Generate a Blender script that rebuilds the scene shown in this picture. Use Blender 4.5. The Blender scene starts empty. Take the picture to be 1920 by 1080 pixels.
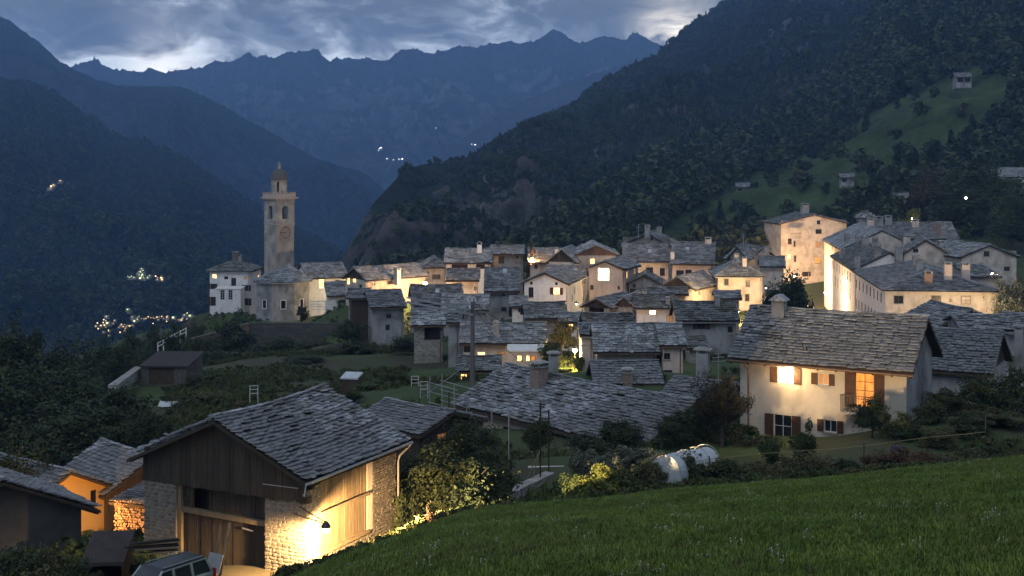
import bpy, bmesh, math, random
import numpy as np
from mathutils import Vector, Matrix, noise
random.seed(7); rng = np.random.default_rng(7)
R = math.radians
F, H0 = 2400.0, 290.0          # focal length and horizon row, in pixels of a 1920 px wide picture
S = bpy.context.scene
COL = S.collection

# ------------------------------------------------------------------ camera
cam = bpy.data.cameras.new('camera'); cam_o = bpy.data.objects.new('camera', cam); COL.objects.link(cam_o)
cam.sensor_width = 36; cam.lens = 36 * F / 1920; cam.shift_y = -(540 - H0) / 1920
cam.clip_start = 0.5; cam.clip_end = 40000
cam_o.location = (0, 0, 0); cam_o.rotation_euler = (R(90), 0, 0)
S.camera = cam_o

# ------------------------------------------------------------------ world: dusk sky with cloud
w = bpy.data.worlds.new('World'); S.world = w; w.use_nodes = True
nt = w.node_tree; nt.nodes.clear()
def N(t, **k):
    n = nt.nodes.new(t)
    for a, b in k.items(): setattr(n, a, b)
    return n
def L(a, b): nt.links.new(a, b)
def math_(op, a, b=None, clamp=False):
    n = N('ShaderNodeMath', operation=op, use_clamp=clamp)
    for i, v in enumerate((a, b)):
        if v is None: continue
        if isinstance(v, (int, float)): n.inputs[i].default_value = v
        else: L(v, n.inputs[i])
    return n.outputs[0]
def ramp(fac, stops, interp='LINEAR'):
    n = N('ShaderNodeValToRGB'); n.color_ramp.interpolation = interp
    el = n.color_ramp.elements
    while len(el) < len(stops): el.new(0.5)
    for e, (p, c) in zip(el, stops): e.position = p; e.color = tuple(c) + (1,) if len(c) == 3 else c
    L(fac, n.inputs[0]); return n.outputs[0]
def mixc(f, a, b, bt='MIX'):
    n = N('ShaderNodeMix', data_type='RGBA', blend_type=bt)
    for i, v in ((0, f), (6, a), (7, b)):
        if isinstance(v, (int, float)): n.inputs[i].default_value = v
        elif isinstance(v, tuple): n.inputs[i].default_value = v + (1,)
        else: L(v, n.inputs[i])
    return n.outputs[2]
tc = N('ShaderNodeTexCoord'); sep = N('ShaderNodeSeparateXYZ'); L(tc.outputs['Generated'], sep.inputs[0])
dx, dy, dz = sep.outputs
sky = N('ShaderNodeTexSky'); sky.sky_type = 'NISHITA'; sky.sun_disc = False
sky.sun_elevation = R(2.0); sky.sun_rotation = R(7); sky.altitude = 1100; sky.air_density = 1.0; sky.ozone_density = 3.0
cmb = N('ShaderNodeCombineXYZ')
zc = math_('MULTIPLY', math_('ABSOLUTE', dz), 1.0)
L(math_('MULTIPLY', dx, 19.0), cmb.inputs[0]); L(math_('MULTIPLY', dy, 3.0), cmb.inputs[1]); L(math_('MULTIPLY', zc, 42.0), cmb.inputs[2])
n1 = N('ShaderNodeTexNoise'); L(cmb.outputs[0], n1.inputs['Vector']); n1.inputs['Scale'].default_value = 0.95
n1.inputs['Detail'].default_value = 13; n1.inputs['Roughness'].default_value = 0.62; n1.inputs['Distortion'].default_value = 0.6
n2 = N('ShaderNodeTexNoise'); L(cmb.outputs[0], n2.inputs['Vector']); n2.inputs['Scale'].default_value = 0.38
n2.inputs['Detail'].default_value = 4
cover = math_('ADD', math_('MULTIPLY', n1.outputs[0], 0.62), math_('MULTIPLY', n2.outputs[0], 0.38))
# denser cloud deck above 3.4 degrees, breaks below
elev = N('ShaderNodeMapRange'); L(dz, elev.inputs[0]); elev.inputs[1].default_value = 0.066; elev.inputs[2].default_value = 0.108
elev.inputs[3].default_value = -0.07; elev.inputs[4].default_value = 0.105
cover2 = math_('ADD', cover, elev.outputs[0])
cl = ramp(cover2, [(0.38, (0.60, 0.63, 0.66)), (0.45, (0.29, 0.325, 0.365)), (0.51, (0.135, 0.154, 0.178)), (0.585, (0.066, 0.077, 0.092)), (0.8, (0.042, 0.049, 0.060))])
skyc = mixc(1.0, sky.outputs[0], (0.012, 0.02, 0.028), 'MULTIPLY')
clear = ramp(dz, [(0.0, (0.40, 0.44, 0.48)), (0.25, (0.22, 0.27, 0.33)), (1.0, (0.15, 0.20, 0.27))])
base = mixc(1.0, clear, skyc, 'ADD')
gap = ramp(cover2, [(0.37, (1, 1, 1)), (0.45, (0, 0, 0))])
col = mixc(gap, cl, base)
# last light behind the ridges: low sky toward the sunset
def lobe(ax, ay, az, p, c, colr):
    v = Vector((ax, ay, az)).normalized()
    d = N('ShaderNodeVectorMath', operation='DOT_PRODUCT'); L(tc.outputs['Generated'], d.inputs[0]); d.inputs[1].default_value = v
    g = math_('POWER', math_('MAXIMUM', d.outputs['Value'], 0.0), p)
    g = math_('MULTIPLY', g, ramp(cover, [(0.47, (1, 1, 1)), (0.66, (0, 0, 0))]))
    return mixc(math_('MULTIPLY', g, c, True), col, colr)
col = lobe(0.128, 1, 0.089, 3500, 1.6, (1.0, 0.90, 0.72))
col = lobe(-0.272, 1, 0.060, 2200, 0.75, (0.95, 0.92, 0.86))
bg = N('ShaderNodeBackground'); L(col, bg.inputs[0]); bg.inputs[1].default_value = 1.0
wo = N('ShaderNodeOutputWorld'); L(bg.outputs[0], wo.inputs[0])

# ------------------------------------------------------------------ a very soft remnant of daylight
sun = bpy.data.lights.new('sun', 'SUN'); sun.energy = 0.22; sun.angle = R(40); sun.color = (0.85, 0.93, 1.0)
so = bpy.data.objects.new('sun', sun); COL.objects.link(so); so.rotation_euler = (R(38), R(-14), 0)

S.view_settings.view_transform = 'Standard'; S.view_settings.look = 'None'
S.view_settings.exposure = 1.95; S.view_settings.gamma = 1.0; S.view_settings.use_curve_mapping = False
S.render.engine = 'CYCLES'
cy = S.cycles
cy.use_denoising = True
try: cy.denoiser = 'OPENIMAGEDENOISE'
except Exception: pass
cy.max_bounces = 5; cy.diffuse_bounces = 2; cy.glossy_bounces = 2; cy.transmission_bounces = 3; cy.volume_bounces = 1
cy.transparent_max_bounces = 8; cy.sample_clamp_indirect = 3.0; cy.caustics_reflective = False; cy.caustics_refractive = False
cy.use_light_tree = True; cy.use_adaptive_sampling = True; cy.adaptive_threshold = 0.02

# ------------------------------------------------------------------ helpers
def P(px, py, Y): return Vector(((px - 960) / F * Y, Y, -(py - H0) / F * Y))
def Zp(py, Y): return -(py - H0) / F * Y
def tag(o, label=None, cat=None, group=None, kind=None):
    if label: o['label'] = label
    if cat: o['category'] = cat
    if group: o['group'] = group
    if kind: o['kind'] = kind
    return o
def empty(name, loc, rz=0.0, label=None, cat=None, group=None):
    o = bpy.data.objects.new(name, None); COL.objects.link(o); o.location = loc; o.rotation_euler = (0, 0, rz)
    o.empty_display_size = 0.3
    return tag(o, label, cat, group)
def link_mesh(name, me, mat=None, parent=None):
    o = bpy.data.objects.new(name, me); COL.objects.link(o)
    if mat is not None and not me.materials: me.materials.append(mat)
    if parent is not None: o.parent = parent
    return o
def np_mesh(name, verts, faces, smooth=False):
    """verts (n,3); faces list of lists OR (m,k) array"""
    me = bpy.data.meshes.new(name)
    if isinstance(faces, np.ndarray):
        m, k = faces.shape
        me.vertices.add(len(verts)); me.vertices.foreach_set('co', np.asarray(verts, dtype=np.float32).ravel())
        me.loops.add(m * k); me.loops.foreach_set('vertex_index', faces.astype(np.int32).ravel())
        me.polygons.add(m); me.polygons.foreach_set('loop_start', np.arange(0, m * k, k, dtype=np.int32))
        me.update(calc_edges=True); me.validate()
    else:
        me.from_pydata([tuple(v) for v in verts], [], faces); me.update()
    if smooth: me.polygons.foreach_set('use_smooth', [True] * len(me.polygons))
    return me
class MB:
    def __init__(s): s.v = []; s.f = []
    def face(s, pts):
        b = len(s.v); s.v += [tuple(p) for p in pts]; s.f.append(list(range(b, b + len(pts))))
    def hexa(s, p):   # 8 corners: bottom 4 ccw, top 4 ccw
        b = len(s.v); s.v += [tuple(q) for q in p]
        s.f += [[b+3,b+2,b+1,b],[b+4,b+5,b+6,b+7],[b,b+1,b+5,b+4],[b+1,b+2,b+6,b+5],[b+2,b+3,b+7,b+6],[b+3,b,b+4,b+7]]
    def box(s, x0, y0, z0, x1, y1, z1):
        s.hexa([(x0,y0,z0),(x1,y0,z0),(x1,y1,z0),(x0,y1,z0),(x0,y0,z1),(x1,y0,z1),(x1,y1,z1),(x0,y1,z1)])
    def bar(s, a, b, w, h=None):
        a = Vector(a); b = Vector(b); h = h or w; d = (b - a).normalized()
        u = d.cross(Vector((0, 0, 1)))
        if u.length < 1e-3: u = Vector((1, 0, 0))
        u.normalize(); v = u.cross(d).normalized(); u = u * w / 2; v = v * h / 2
        s.hexa([a-u-v, b-u-v, b+u-v, a+u-v, a-u+v, b-u+v, b+u+v, a+u+v])
    def tube(s, pts, r, n=8, cap=True):
        pts = [Vector(p) for p in pts]; rs = r if isinstance(r, (list, tuple)) else [r] * len(pts)
        b = len(s.v)
        for i, p in enumerate(pts):
            d = (pts[min(i+1, len(pts)-1)] - pts[max(i-1, 0)]).normalized()
            u = d.cross(Vector((0.13, 0.31, 0.94)))
            if u.length < 1e-2: u = d.cross(Vector((1, 0, 0)))
            u.normalize(); v = d.cross(u).normalized()
            for k in range(n):
                a = 2 * math.pi * k / n; s.v.append(tuple(p + (u * math.cos(a) + v * math.sin(a)) * rs[i]))
        for i in range(len(pts) - 1):
            for k in range(n):
                k2 = (k + 1) % n; s.f.append([b+i*n+k, b+i*n+k2, b+(i+1)*n+k2, b+(i+1)*n+k])
        if cap:
            s.f.append([b + k for k in range(n)][::-1]); s.f.append([b + (len(pts)-1)*n + k for k in range(n)])
    def lathe(s, prof, c=(0,0,0), n=16, a0=0.0):
        b = len(s.v)
        for r, z in prof:
            for k in range(n):
                a = a0 + 2*math.pi*k/n; s.v.append((c[0]+r*math.cos(a), c[1]+r*math.sin(a), c[2]+z))
        for i in range(len(prof)-1):
            for k in range(n):
                k2 = (k+1) % n; s.f.append([b+i*n+k, b+i*n+k2, b+(i+1)*n+k2, b+(i+1)*n+k])
        s.f.append([b+(len(prof)-1)*n+k for k in range(n)])
    def build(s, name, mat, parent=None, smooth=False):
        me = bpy.data.meshes.new(name); me.from_pydata(s.v, [], s.f); me.update()
        if smooth: me.polygons.foreach_set('use_smooth', [True]*len(me.polygons))
        return link_mesh(name, me, mat, parent)

# ------------------------------------------------------------------ materials
MAT = {}
def mat(name, c1, c2=None, scale=3.0, rough=0.85, bump=0.0, bscale=None, detail=6, emis=None, estr=0, spec=0.3,
        metal=0.0, island=0.0, obj_rand=0.0, stretch=(1,1,1), c3=None, s3=0.4, coord='Object', stain=None, trans=0.0):
    m = bpy.data.materials.new(name); m.use_nodes = True; t = m.node_tree; nd = t.nodes; lk = t.links
    b = nd['Principled BSDF']; b.inputs['Roughness'].default_value = rough
    b.inputs['Specular IOR Level'].default_value = spec; b.inputs['Metallic'].default_value = metal
    c2 = c2 or c1
    co = nd.new('ShaderNodeTexCoord'); mp = nd.new('ShaderNodeMapping'); lk.new(co.outputs['Object' if coord == 'World' else coord], mp.inputs[0]); mp.inputs['Scale'].default_value = stretch
    if coord == 'World':
        gg = nd.new('ShaderNodeNewGeometry'); lk.new(gg.outputs['Position'], mp.inputs[0])
    no = nd.new('ShaderNodeTexNoise'); lk.new(mp.outputs[0], no.inputs['Vector']); no.inputs['Scale'].default_value = scale; no.inputs['Detail'].default_value = detail; no.inputs['Roughness'].default_value = 0.62
    rp = nd.new('ShaderNodeValToRGB'); rp.color_ramp.elements[0].position = 0.33; rp.color_ramp.elements[1].position = 0.68
    rp.color_ramp.elements[0].color = (*c1, 1); rp.color_ramp.elements[1].color = (*c2, 1); lk.new(no.outputs[0], rp.inputs[0])
    out = rp.outputs[0]
    def mx(f, a, bb, bt='MIX'):
        n = nd.new('ShaderNodeMix'); n.data_type = 'RGBA'; n.blend_type = bt
        for i, v in ((0, f), (6, a), (7, bb)):
            if isinstance(v, (int, float)): n.inputs[i].default_value = v
            elif isinstance(v, tuple): n.inputs[i].default_value = (*v, 1)
            else: lk.new(v, n.inputs[i])
        return n.outputs[2]
    if c3:
        n3 = nd.new('ShaderNodeTexNoise'); lk.new(mp.outputs[0], n3.inputs['Vector']); n3.inputs['Scale'].default_value = s3; n3.inputs['Detail'].default_value = 5
        r3 = nd.new('ShaderNodeValToRGB'); r3.color_ramp.elements[0].position = 0.46; r3.color_ramp.elements[1].position = 0.62; lk.new(n3.outputs[0], r3.inputs[0])
        out = mx(r3.outputs[0], out, c3)
    if stain:   # streaks of dirt running down, independent of light
        ms = nd.new('ShaderNodeMapping'); lk.new(co.outputs[coord], ms.inputs[0]); ms.inputs['Scale'].default_value = (1.1, 1.1, 0.4)
        n4 = nd.new('ShaderNodeTexNoise'); lk.new(ms.outputs[0], n4.inputs['Vector']); n4.inputs['Scale'].default_value = 1.3; n4.inputs['Detail'].default_value = 7
        r4 = nd.new('ShaderNodeValToRGB'); r4.color_ramp.elements[0].position = 0.48; r4.color_ramp.elements[1].position = 0.75; lk.new(n4.outputs[0], r4.inputs[0])
        f4 = nd.new('ShaderNodeMath'); f4.operation = 'MULTIPLY'; lk.new(r4.outputs[0], f4.inputs[0]); f4.inputs[1].default_value = 0.6
        out = mx(f4.outputs[0], out, stain)
    if island or obj_rand:
        hs = nd.new('ShaderNodeHueSaturation'); lk.new(out, hs.inputs['Color']); src = None
        if island:
            g = nd.new('ShaderNodeNewGeometry'); a = nd.new('ShaderNodeMath'); a.operation = 'MULTIPLY_ADD'; lk.new(g.outputs['Random Per Island'], a.inputs[0]); a.inputs[1].default_value = island; a.inputs[2].default_value = 1 - island/2; src = a.outputs[0]
        if obj_rand:
            g = nd.new('ShaderNodeObjectInfo'); a = nd.new('ShaderNodeMath'); a.operation = 'MULTIPLY_ADD'; lk.new(g.outputs['Random'], a.inputs[0]); a.inputs[1].default_value = obj_rand; a.inputs[2].default_value = 1 - obj_rand/2
            if src is None: src = a.outputs[0]
            else:
                q = nd.new('ShaderNodeMath'); q.operation = 'MULTIPLY'; lk.new(src, q.inputs[0]); lk.new(a.outputs[0], q.inputs[1]); src = q.outputs[0]
        lk.new(src, hs.inputs['Value']); out = hs.outputs[0]
    lk.new(out, b.inputs['Base Color'])
    if bump:
        nb = nd.new('ShaderNodeTexNoise'); lk.new(mp.outputs[0], nb.inputs['Vector']); nb.inputs['Scale'].default_value = bscale or scale*3; nb.inputs['Detail'].default_value = 7; nb.inputs['Roughness'].default_value = 0.65
        bp = nd.new('ShaderNodeBump'); bp.inputs['Strength'].default_value = min(1, bump); bp.inputs['Distance'].default_value = 0.05*max(1, bump); lk.new(nb.outputs[0], bp.inputs['Height']); lk.new(bp.outputs[0], b.inputs['Normal'])
    if emis: b.inputs['Emission Color'].default_value = (*emis, 1); b.inputs['Emission Strength'].default_value = estr
    if emis and name.startswith('lit'):   # curtains and furniture make the light in a room uneven
        gg = nd.new('ShaderNodeNewGeometry'); m5 = nd.new('ShaderNodeMapping'); m5.inputs['Scale'].default_value = (2.6, 2.6, .9); lk.new(gg.outputs['Position'], m5.inputs[0])
        n5 = nd.new('ShaderNodeTexNoise'); lk.new(m5.outputs[0], n5.inputs['Vector']); n5.inputs['Scale'].default_value = 1.6; n5.inputs['Detail'].default_value = 3
        r5 = nd.new('ShaderNodeMapRange'); lk.new(n5.outputs[0], r5.inputs[0]); r5.inputs[1].default_value = .38; r5.inputs[2].default_value = .62; r5.inputs[3].default_value = estr*.35; r5.inputs[4].default_value = estr*1.35; lk.new(r5.outputs[0], b.inputs['Emission Strength'])
    if trans: b.inputs['Transmission Weight'].default_value = trans
    MAT[name] = m; return m
mat('slate', (0.135,0.14,0.155), (0.33,0.34,0.365), scale=5, rough=0.62, bump=0.7, bscale=12, island=0.95, obj_rand=0.45, c3=(0.17,0.17,0.165), s3=0.9, spec=0.5, detail=4)
mat('slate_light', (0.19,0.20,0.215), (0.38,0.39,0.41), scale=5, rough=0.6, bump=0.7, bscale=12, island=0.9, obj_rand=0.4, c3=(0.20,0.205,0.20), s3=0.7, spec=0.5, detail=4)
mat('slate_moss', (0.10,0.105,0.11), (0.24,0.245,0.245), scale=5, rough=0.75, bump=0.7, bscale=12, island=1.0, obj_rand=0.45, c3=(0.12,0.125,0.085), s3=0.35, spec=0.35, detail=5)
mat('slate_warm', (0.19,0.19,0.20), (0.31,0.31,0.32), scale=5, rough=0.65, bump=0.5, bscale=16, island=1.1, obj_rand=0.8, c3=(0.15,0.14,0.11), s3=0.7, spec=0.45, detail=4)
mat('plaster_white', (0.70,0.68,0.67), (0.80,0.78,0.77), scale=1.5, rough=0.9, bump=0.35, bscale=9, stain=(0.50,0.47,0.44))
mat('plaster_cream', (0.53,0.465,0.40), (0.64,0.565,0.49), scale=1.2, rough=0.9, bump=0.4, bscale=8, c3=(0.40,0.345,0.29), s3=0.5, stain=(0.30,0.25,0.20))
mat('plaster_pink', (0.56,0.44,0.37), (0.66,0.54,0.47), scale=1.2, rough=0.9, bump=0.4, bscale=8, c3=(0.50,0.41,0.36), s3=0.4, stain=(0.36,0.30,0.26))
mat('plaster_dark', (0.055,0.055,0.057), (0.085,0.083,0.082), scale=1.0, rough=0.95, bump=0.5, bscale=8)
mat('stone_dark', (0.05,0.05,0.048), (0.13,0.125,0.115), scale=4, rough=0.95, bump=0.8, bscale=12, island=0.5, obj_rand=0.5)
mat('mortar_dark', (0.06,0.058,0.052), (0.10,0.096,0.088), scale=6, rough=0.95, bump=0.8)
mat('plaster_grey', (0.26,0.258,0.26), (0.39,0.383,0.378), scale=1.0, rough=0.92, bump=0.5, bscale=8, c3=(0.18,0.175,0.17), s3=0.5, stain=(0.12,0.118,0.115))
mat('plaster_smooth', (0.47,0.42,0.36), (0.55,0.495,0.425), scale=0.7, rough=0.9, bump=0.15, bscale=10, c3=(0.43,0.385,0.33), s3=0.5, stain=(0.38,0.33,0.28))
mat('plaster_orange', (0.62,0.36,0.13), (0.68,0.42,0.16), scale=1, rough=0.9, bump=0.15)
mat('stone_wall', (0.16,0.15,0.14), (0.42,0.39,0.35), scale=2.6, rough=0.95, bump=1.0, bscale=5, c3=(0.25,0.23,0.20), s3=0.7, stretch=(1,1,1.9))
mat('stone_plain', (0.22,0.21,0.20), (0.40,0.38,0.36), scale=4, rough=0.92, bump=0.7, bscale=14, island=0.6, obj_rand=0.4)
mat('stone_barn', (0.10,0.092,0.082), (0.24,0.22,0.19), scale=4, rough=0.92, bump=0.8, bscale=12, island=0.5, obj_rand=0.5)
mat('mortar_barn', (0.16,0.145,0.12), (0.25,0.225,0.19), scale=6, rough=0.95, bump=0.8, bscale=18)
mat('mortar', (0.30,0.27,0.23), (0.42,0.38,0.32), scale=6, rough=0.95, bump=0.8, bscale=18)
mat('wood_dark', (0.035,0.024,0.017), (0.085,0.058,0.038), scale=4, rough=0.8, bump=0.5, bscale=14, stretch=(3,3,0.35), island=0.5, obj_rand=0.6)
mat('wood_old', (0.017,0.0145,0.011), (0.050,0.040,0.029), scale=4, rough=0.8, bump=0.6, bscale=12, stretch=(5,5,0.3), island=0.5, obj_rand=0.5)
mat('wood_pale', (0.11,0.086,0.056), (0.21,0.165,0.11), scale=4, rough=0.8, bump=0.6, bscale=12, stretch=(5,5,0.3), island=0.4, obj_rand=0.4)
mat('shutter_brown', (0.060,0.028,0.016), (0.095,0.045,0.026), scale=5, rough=0.7, bump=0.2)
mat('frame_white', (0.6,0.58,0.55), rough=0.6)
mat('frame_brown', (0.09,0.05,0.03), (0.13,0.075,0.045), rough=0.6)
mat('glass_dark', (0.012,0.015,0.02), rough=0.3, spec=0.35)
mat('lit_warm', (0.8,0.5,0.2), emis=(1.0,0.55,0.17), estr=1.2)
mat('lit_orange', (0.8,0.35,0.1), emis=(1.0,0.27,0.05), estr=0.22)
mat('lit_dim', (0.5,0.3,0.15), emis=(1.0,0.42,0.14), estr=0.06)
mat('lit_bright', (1,0.8,0.5), emis=(1.0,0.70,0.32), estr=7)
mat('bulb', (1,0.8,0.5), emis=(1.0,0.74,0.38), estr=70)
mat('metal_dark', (0.04,0.04,0.04), (0.07,0.065,0.06), rough=0.5, metal=0.6)
mat('metal_grey', (0.32,0.33,0.34), (0.42,0.43,0.44), rough=0.45, metal=0.5)
mat('copper_pipe', (0.14,0.085,0.055), (0.22,0.14,0.09), rough=0.5, metal=0.5)
mat('bark', (0.045,0.034,0.025), (0.10,0.08,0.06), scale=6, bump=0.8, stretch=(2,2,0.5))
for nme, c1_, c2_ in (('leaf_dark', (0.018,0.028,0.012), (0.052,0.070,0.026)), ('leaf_bronze', (0.026,0.022,0.012), (0.062,0.050,0.026)), ('leaf_far', (0.014,0.023,0.014), (0.042,0.056,0.032)), ('leaf_far2', (0.028,0.040,0.017), (0.085,0.100,0.042)), ('leaf_mid', (0.030,0.048,0.015), (0.074,0.098,0.032)),
                    ('leaf_yellow', (0.075,0.095,0.018), (0.15,0.165,0.035)), ('leaf_olive', (0.050,0.052,0.020), (0.10,0.095,0.042)),
                    ('leaf_rust', (0.060,0.035,0.020), (0.105,0.065,0.035)), ('leaf_silver', (0.085,0.095,0.065), (0.15,0.16,0.115)),
                    ('needle', (0.012,0.022,0.012), (0.030,0.046,0.022))):
    mat(nme, c1_, c2_, scale=0.9, rough=0.75, island=0.9, obj_rand=0.3, spec=0.25, detail=3)
mat('grass_blade', (0.066,0.112,0.015), (0.145,0.205,0.030), scale=0.9, rough=0.6, island=0.8, obj_rand=.3, coord='World', c3=(0.105,0.140,0.026), s3=0.16, spec=0.3, detail=3)
mat('grass_wild', (0.042,0.068,0.016), (0.090,0.122,0.030), scale=0.35, rough=0.8, island=0.7)
mat('grass_dry', (0.07,0.065,0.03), (0.14,0.12,0.06), scale=0.35, rough=0.8, island=0.7)
mat('flower_white', (0.40,0.40,0.34), rough=0.8)
mat('lawn_soil', (0.040,0.068,0.012), (0.075,0.112,0.022), scale=0.7, rough=0.95, bump=0.6, bscale=3)
mat('garden_ground', (0.030,0.052,0.015), (0.062,0.092,0.026), scale=0.25, rough=0.95, bump=0.6, bscale=3, c3=(0.055,0.048,0.030), s3=0.07)
mat('paving', (0.22,0.21,0.20), (0.36,0.35,0.33), scale=1.2, rough=0.9, bump=0.5, bscale=6)
mat('white_film', (0.36,0.39,0.42), (0.50,0.53,0.56), scale=2, rough=0.5, spec=0.5, bump=0.5, bscale=3)
mat('white_tarp', (0.42,0.47,0.50), (0.58,0.62,0.64), scale=1.5, rough=0.6, bump=0.8, bscale=2)
mat('roof_brown', (0.035,0.028,0.028), (0.06,0.047,0.045), scale=2, rough=0.85, bump=0.3)
mat('terracotta', (0.40,0.14,0.06), (0.5,0.2,0.09), rough=0.85)
mat('blue_plastic', (0.03,0.06,0.16), rough=0.5)
mat('brick_red', (0.20,0.135,0.105), (0.30,0.20,0.16), scale=4, rough=0.9, island=0.4, bump=0.4)
# ================================================================== the ground
CP = []   # (X, Y, Z) control points, first the ones read off the photograph
def cp(px, py, Y, wgt=1.0): p = P(px, py, Y); CP.append((p.x, p.y, p.z, wgt))
for a in [(500,1085,50.5),(730,1047,57),(330,1085,47),(190,1080,55),(60,1050,56),(270,1045,54),(180,1060,64),(120,1045,66),(230,1045,66),(150,1030,80),(340,720,255),(300,730,230),(330,690,215),(260,760,200),(360,740,290),(300,800,300),(175,1024,72),(20,960,95),(120,930,100),
          (262,723,130),(345,722,130),(400,722,125),(560,702,140),(350,757,105),(700,722,130),(480,660,200),(640,682,150),(530,652,212),
          (730,652,170),(800,682,150),(940,692,135),(870,732,105),(930,790,97),(1000,872,80),(960,925,66),(1060,868,72),(880,960,62),
          (1400,856,76),(1700,842,70),(1250,895,64),(1340,880,70),(1850,800,74),(1900,770,88),(1240,738,125),(1320,664,150),(1020,640,172),(1080,600,182),
          (1390,592,188),(1200,560,215),(1500,588,292),(1560,600,255),(1700,640,200),(1900,640,200),(1840,560,240),(388,587,262),(490,588,262),(420,587,250),
          (520,597,236),(660,590,236),(800,560,236),(700,562,222),(1000,482,335),(700,520,335),(1400,452,335),(1900,430,335),(380,620,335),
          (100,860,300),(-200,860,300),(-300,1100,150),(-200,1150,80),(100,860,180),(-100,900,200),(200,800,220),(330,720,240),(180,860,130),(2100,700,120),(2200,560,200),(2100,430,330),(2150,860,80),
          (1200,700,112),(1150,790,92),(1270,770,92),(1600,700,120),(760,790,90),(620,850,80),(560,800,95),(300,800,95)]: cp(*a)
CPa = None
LAWN = [(-6.6,-6),(-6.9,34),(-7.0,45.5)]
for px_, py_, Y_ in [(700,1052,49),(800,1002,52),(880,978,54),(960,960,56),(1200,925,58.5),(1500,895,61),(1920,865,65)]:
    q = P(px_, py_, Y_); LAWN.append((q.x, q.y))
LAWN += [(48,72),(48,-6)]
LAWN = np.array(LAWN)
def poly_dist(X, Y, poly):
    X = np.asarray(X, float); Y = np.asarray(Y, float)
    inside = np.zeros(X.shape, bool); d = np.full(X.shape, 1e9); n = len(poly)
    for i in range(n):
        x1, y1 = poly[i]; x2, y2 = poly[(i+1) % n]
        ex, ey = x2-x1, y2-y1; t = np.clip(((X-x1)*ex+(Y-y1)*ey)/(ex*ex+ey*ey), 0, 1)
        d = np.minimum(d, np.hypot(X-x1-t*ex, Y-y1-t*ey))
        c = ((y1 > Y) != (y2 > Y)); xi = (x2-x1)*(Y-y1)/((y2-y1) if y2 != y1 else 1e-9)+x1
        inside ^= c & (X < xi)
    return np.where(inside, -d, d)
def lawn_z(X, Y):   # convex hill meadow below the camera
    z = -2.1 - 0.205*Y - 0.00062*Y*Y
    z = z - 0.075*np.maximum(0, -X)**2/(1+0.015*np.maximum(0, -X)**2) + 0.095*np.maximum(0, X)
    return z + 0.10*np.sin(X*0.45+1)*np.sin(Y*0.31) + 0.05*np.sin(X*1.1+Y*0.7)
def idw(X, Y):
    global CPa
    if CPa is None: CPa = np.array(CP)
    sh = np.shape(X); X = np.ravel(X).astype(float); Y = np.ravel(Y).astype(float); out = np.empty(len(X))
    for i in range(0, len(X), 20000):
        dx_ = X[i:i+20000,None]-CPa[None,:,0]; dy_ = Y[i:i+20000,None]-CPa[None,:,1]
        d2 = dx_*dx_+dy_*dy_+2.5; ww = CPa[None,:,3]/d2**1.7
        out[i:i+20000] = (ww*CPa[None,:,2]).sum(1)/ww.sum(1)
    return out.reshape(sh)
def G(X, Y):
    X = np.asarray(X, float); Y = np.asarray(Y, float)
    d = poly_dist(X, Y, LAWN); t = np.clip(d/4.5, 0, 1); t = t*t*(3-2*t)
    zi = idw(X, Y) + 0.12*np.sin(X*0.35)*np.sin(Y*0.27+2)
    zz = (1-t)*lawn_z(X, Y) + t*zi
    # church terrace: the garden held up by the retaining wall
    return zz
def Gs(x, y): return float(G(np.array([x]), np.array([y]))[0])

def grid_mesh(name, xs, ys, zf, m, kind='structure', mask=None):
    XX, YY = np.meshgrid(xs, ys); ZZ = zf(XX, YY)
    v = np.stack([XX.ravel(), YY.ravel(), ZZ.ravel()], 1); nx = len(xs); ny = len(ys)
    i, j = np.meshgrid(np.arange(nx-1), np.arange(ny-1)); a = (j*nx+i).ravel()
    f = np.stack([a, a+1, a+1+nx, a+nx], 1)
    if mask is not None:
        k = mask(XX, YY).ravel(); f = f[k[f].any(1)]
        used = np.unique(f); re_ = np.full(len(v), -1); re_[used] = np.arange(len(used)); v = v[used]; f = re_[f]
    me = np_mesh(name, v, f, smooth=True); o = link_mesh(name, me, MAT[m]); o['kind'] = kind; return o
xs = np.concatenate([np.arange(-160,-60,2.5), np.arange(-60,60,0.9), np.arange(60,200,2.5)]); ys = np.concatenate([np.arange(-8,100,0.9), np.arange(100,345,2.0)])
grid_mesh('village_ground', xs, ys, lambda X, Y: G(X, Y) - 0.25*np.clip(1-poly_dist(X, Y, LAWN)/-0.6, 0, 1)*(poly_dist(X, Y, LAWN) < -0.6) - 0.0, 'garden_ground')
lawn = grid_mesh('lawn', np.arange(-8, 49, 0.5), np.arange(-6, 74, 0.5), lambda X, Y: G(X, Y) + 0.02, 'lawn_soil', mask=lambda X, Y: poly_dist(X, Y, LAWN) < 0.3)

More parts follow.
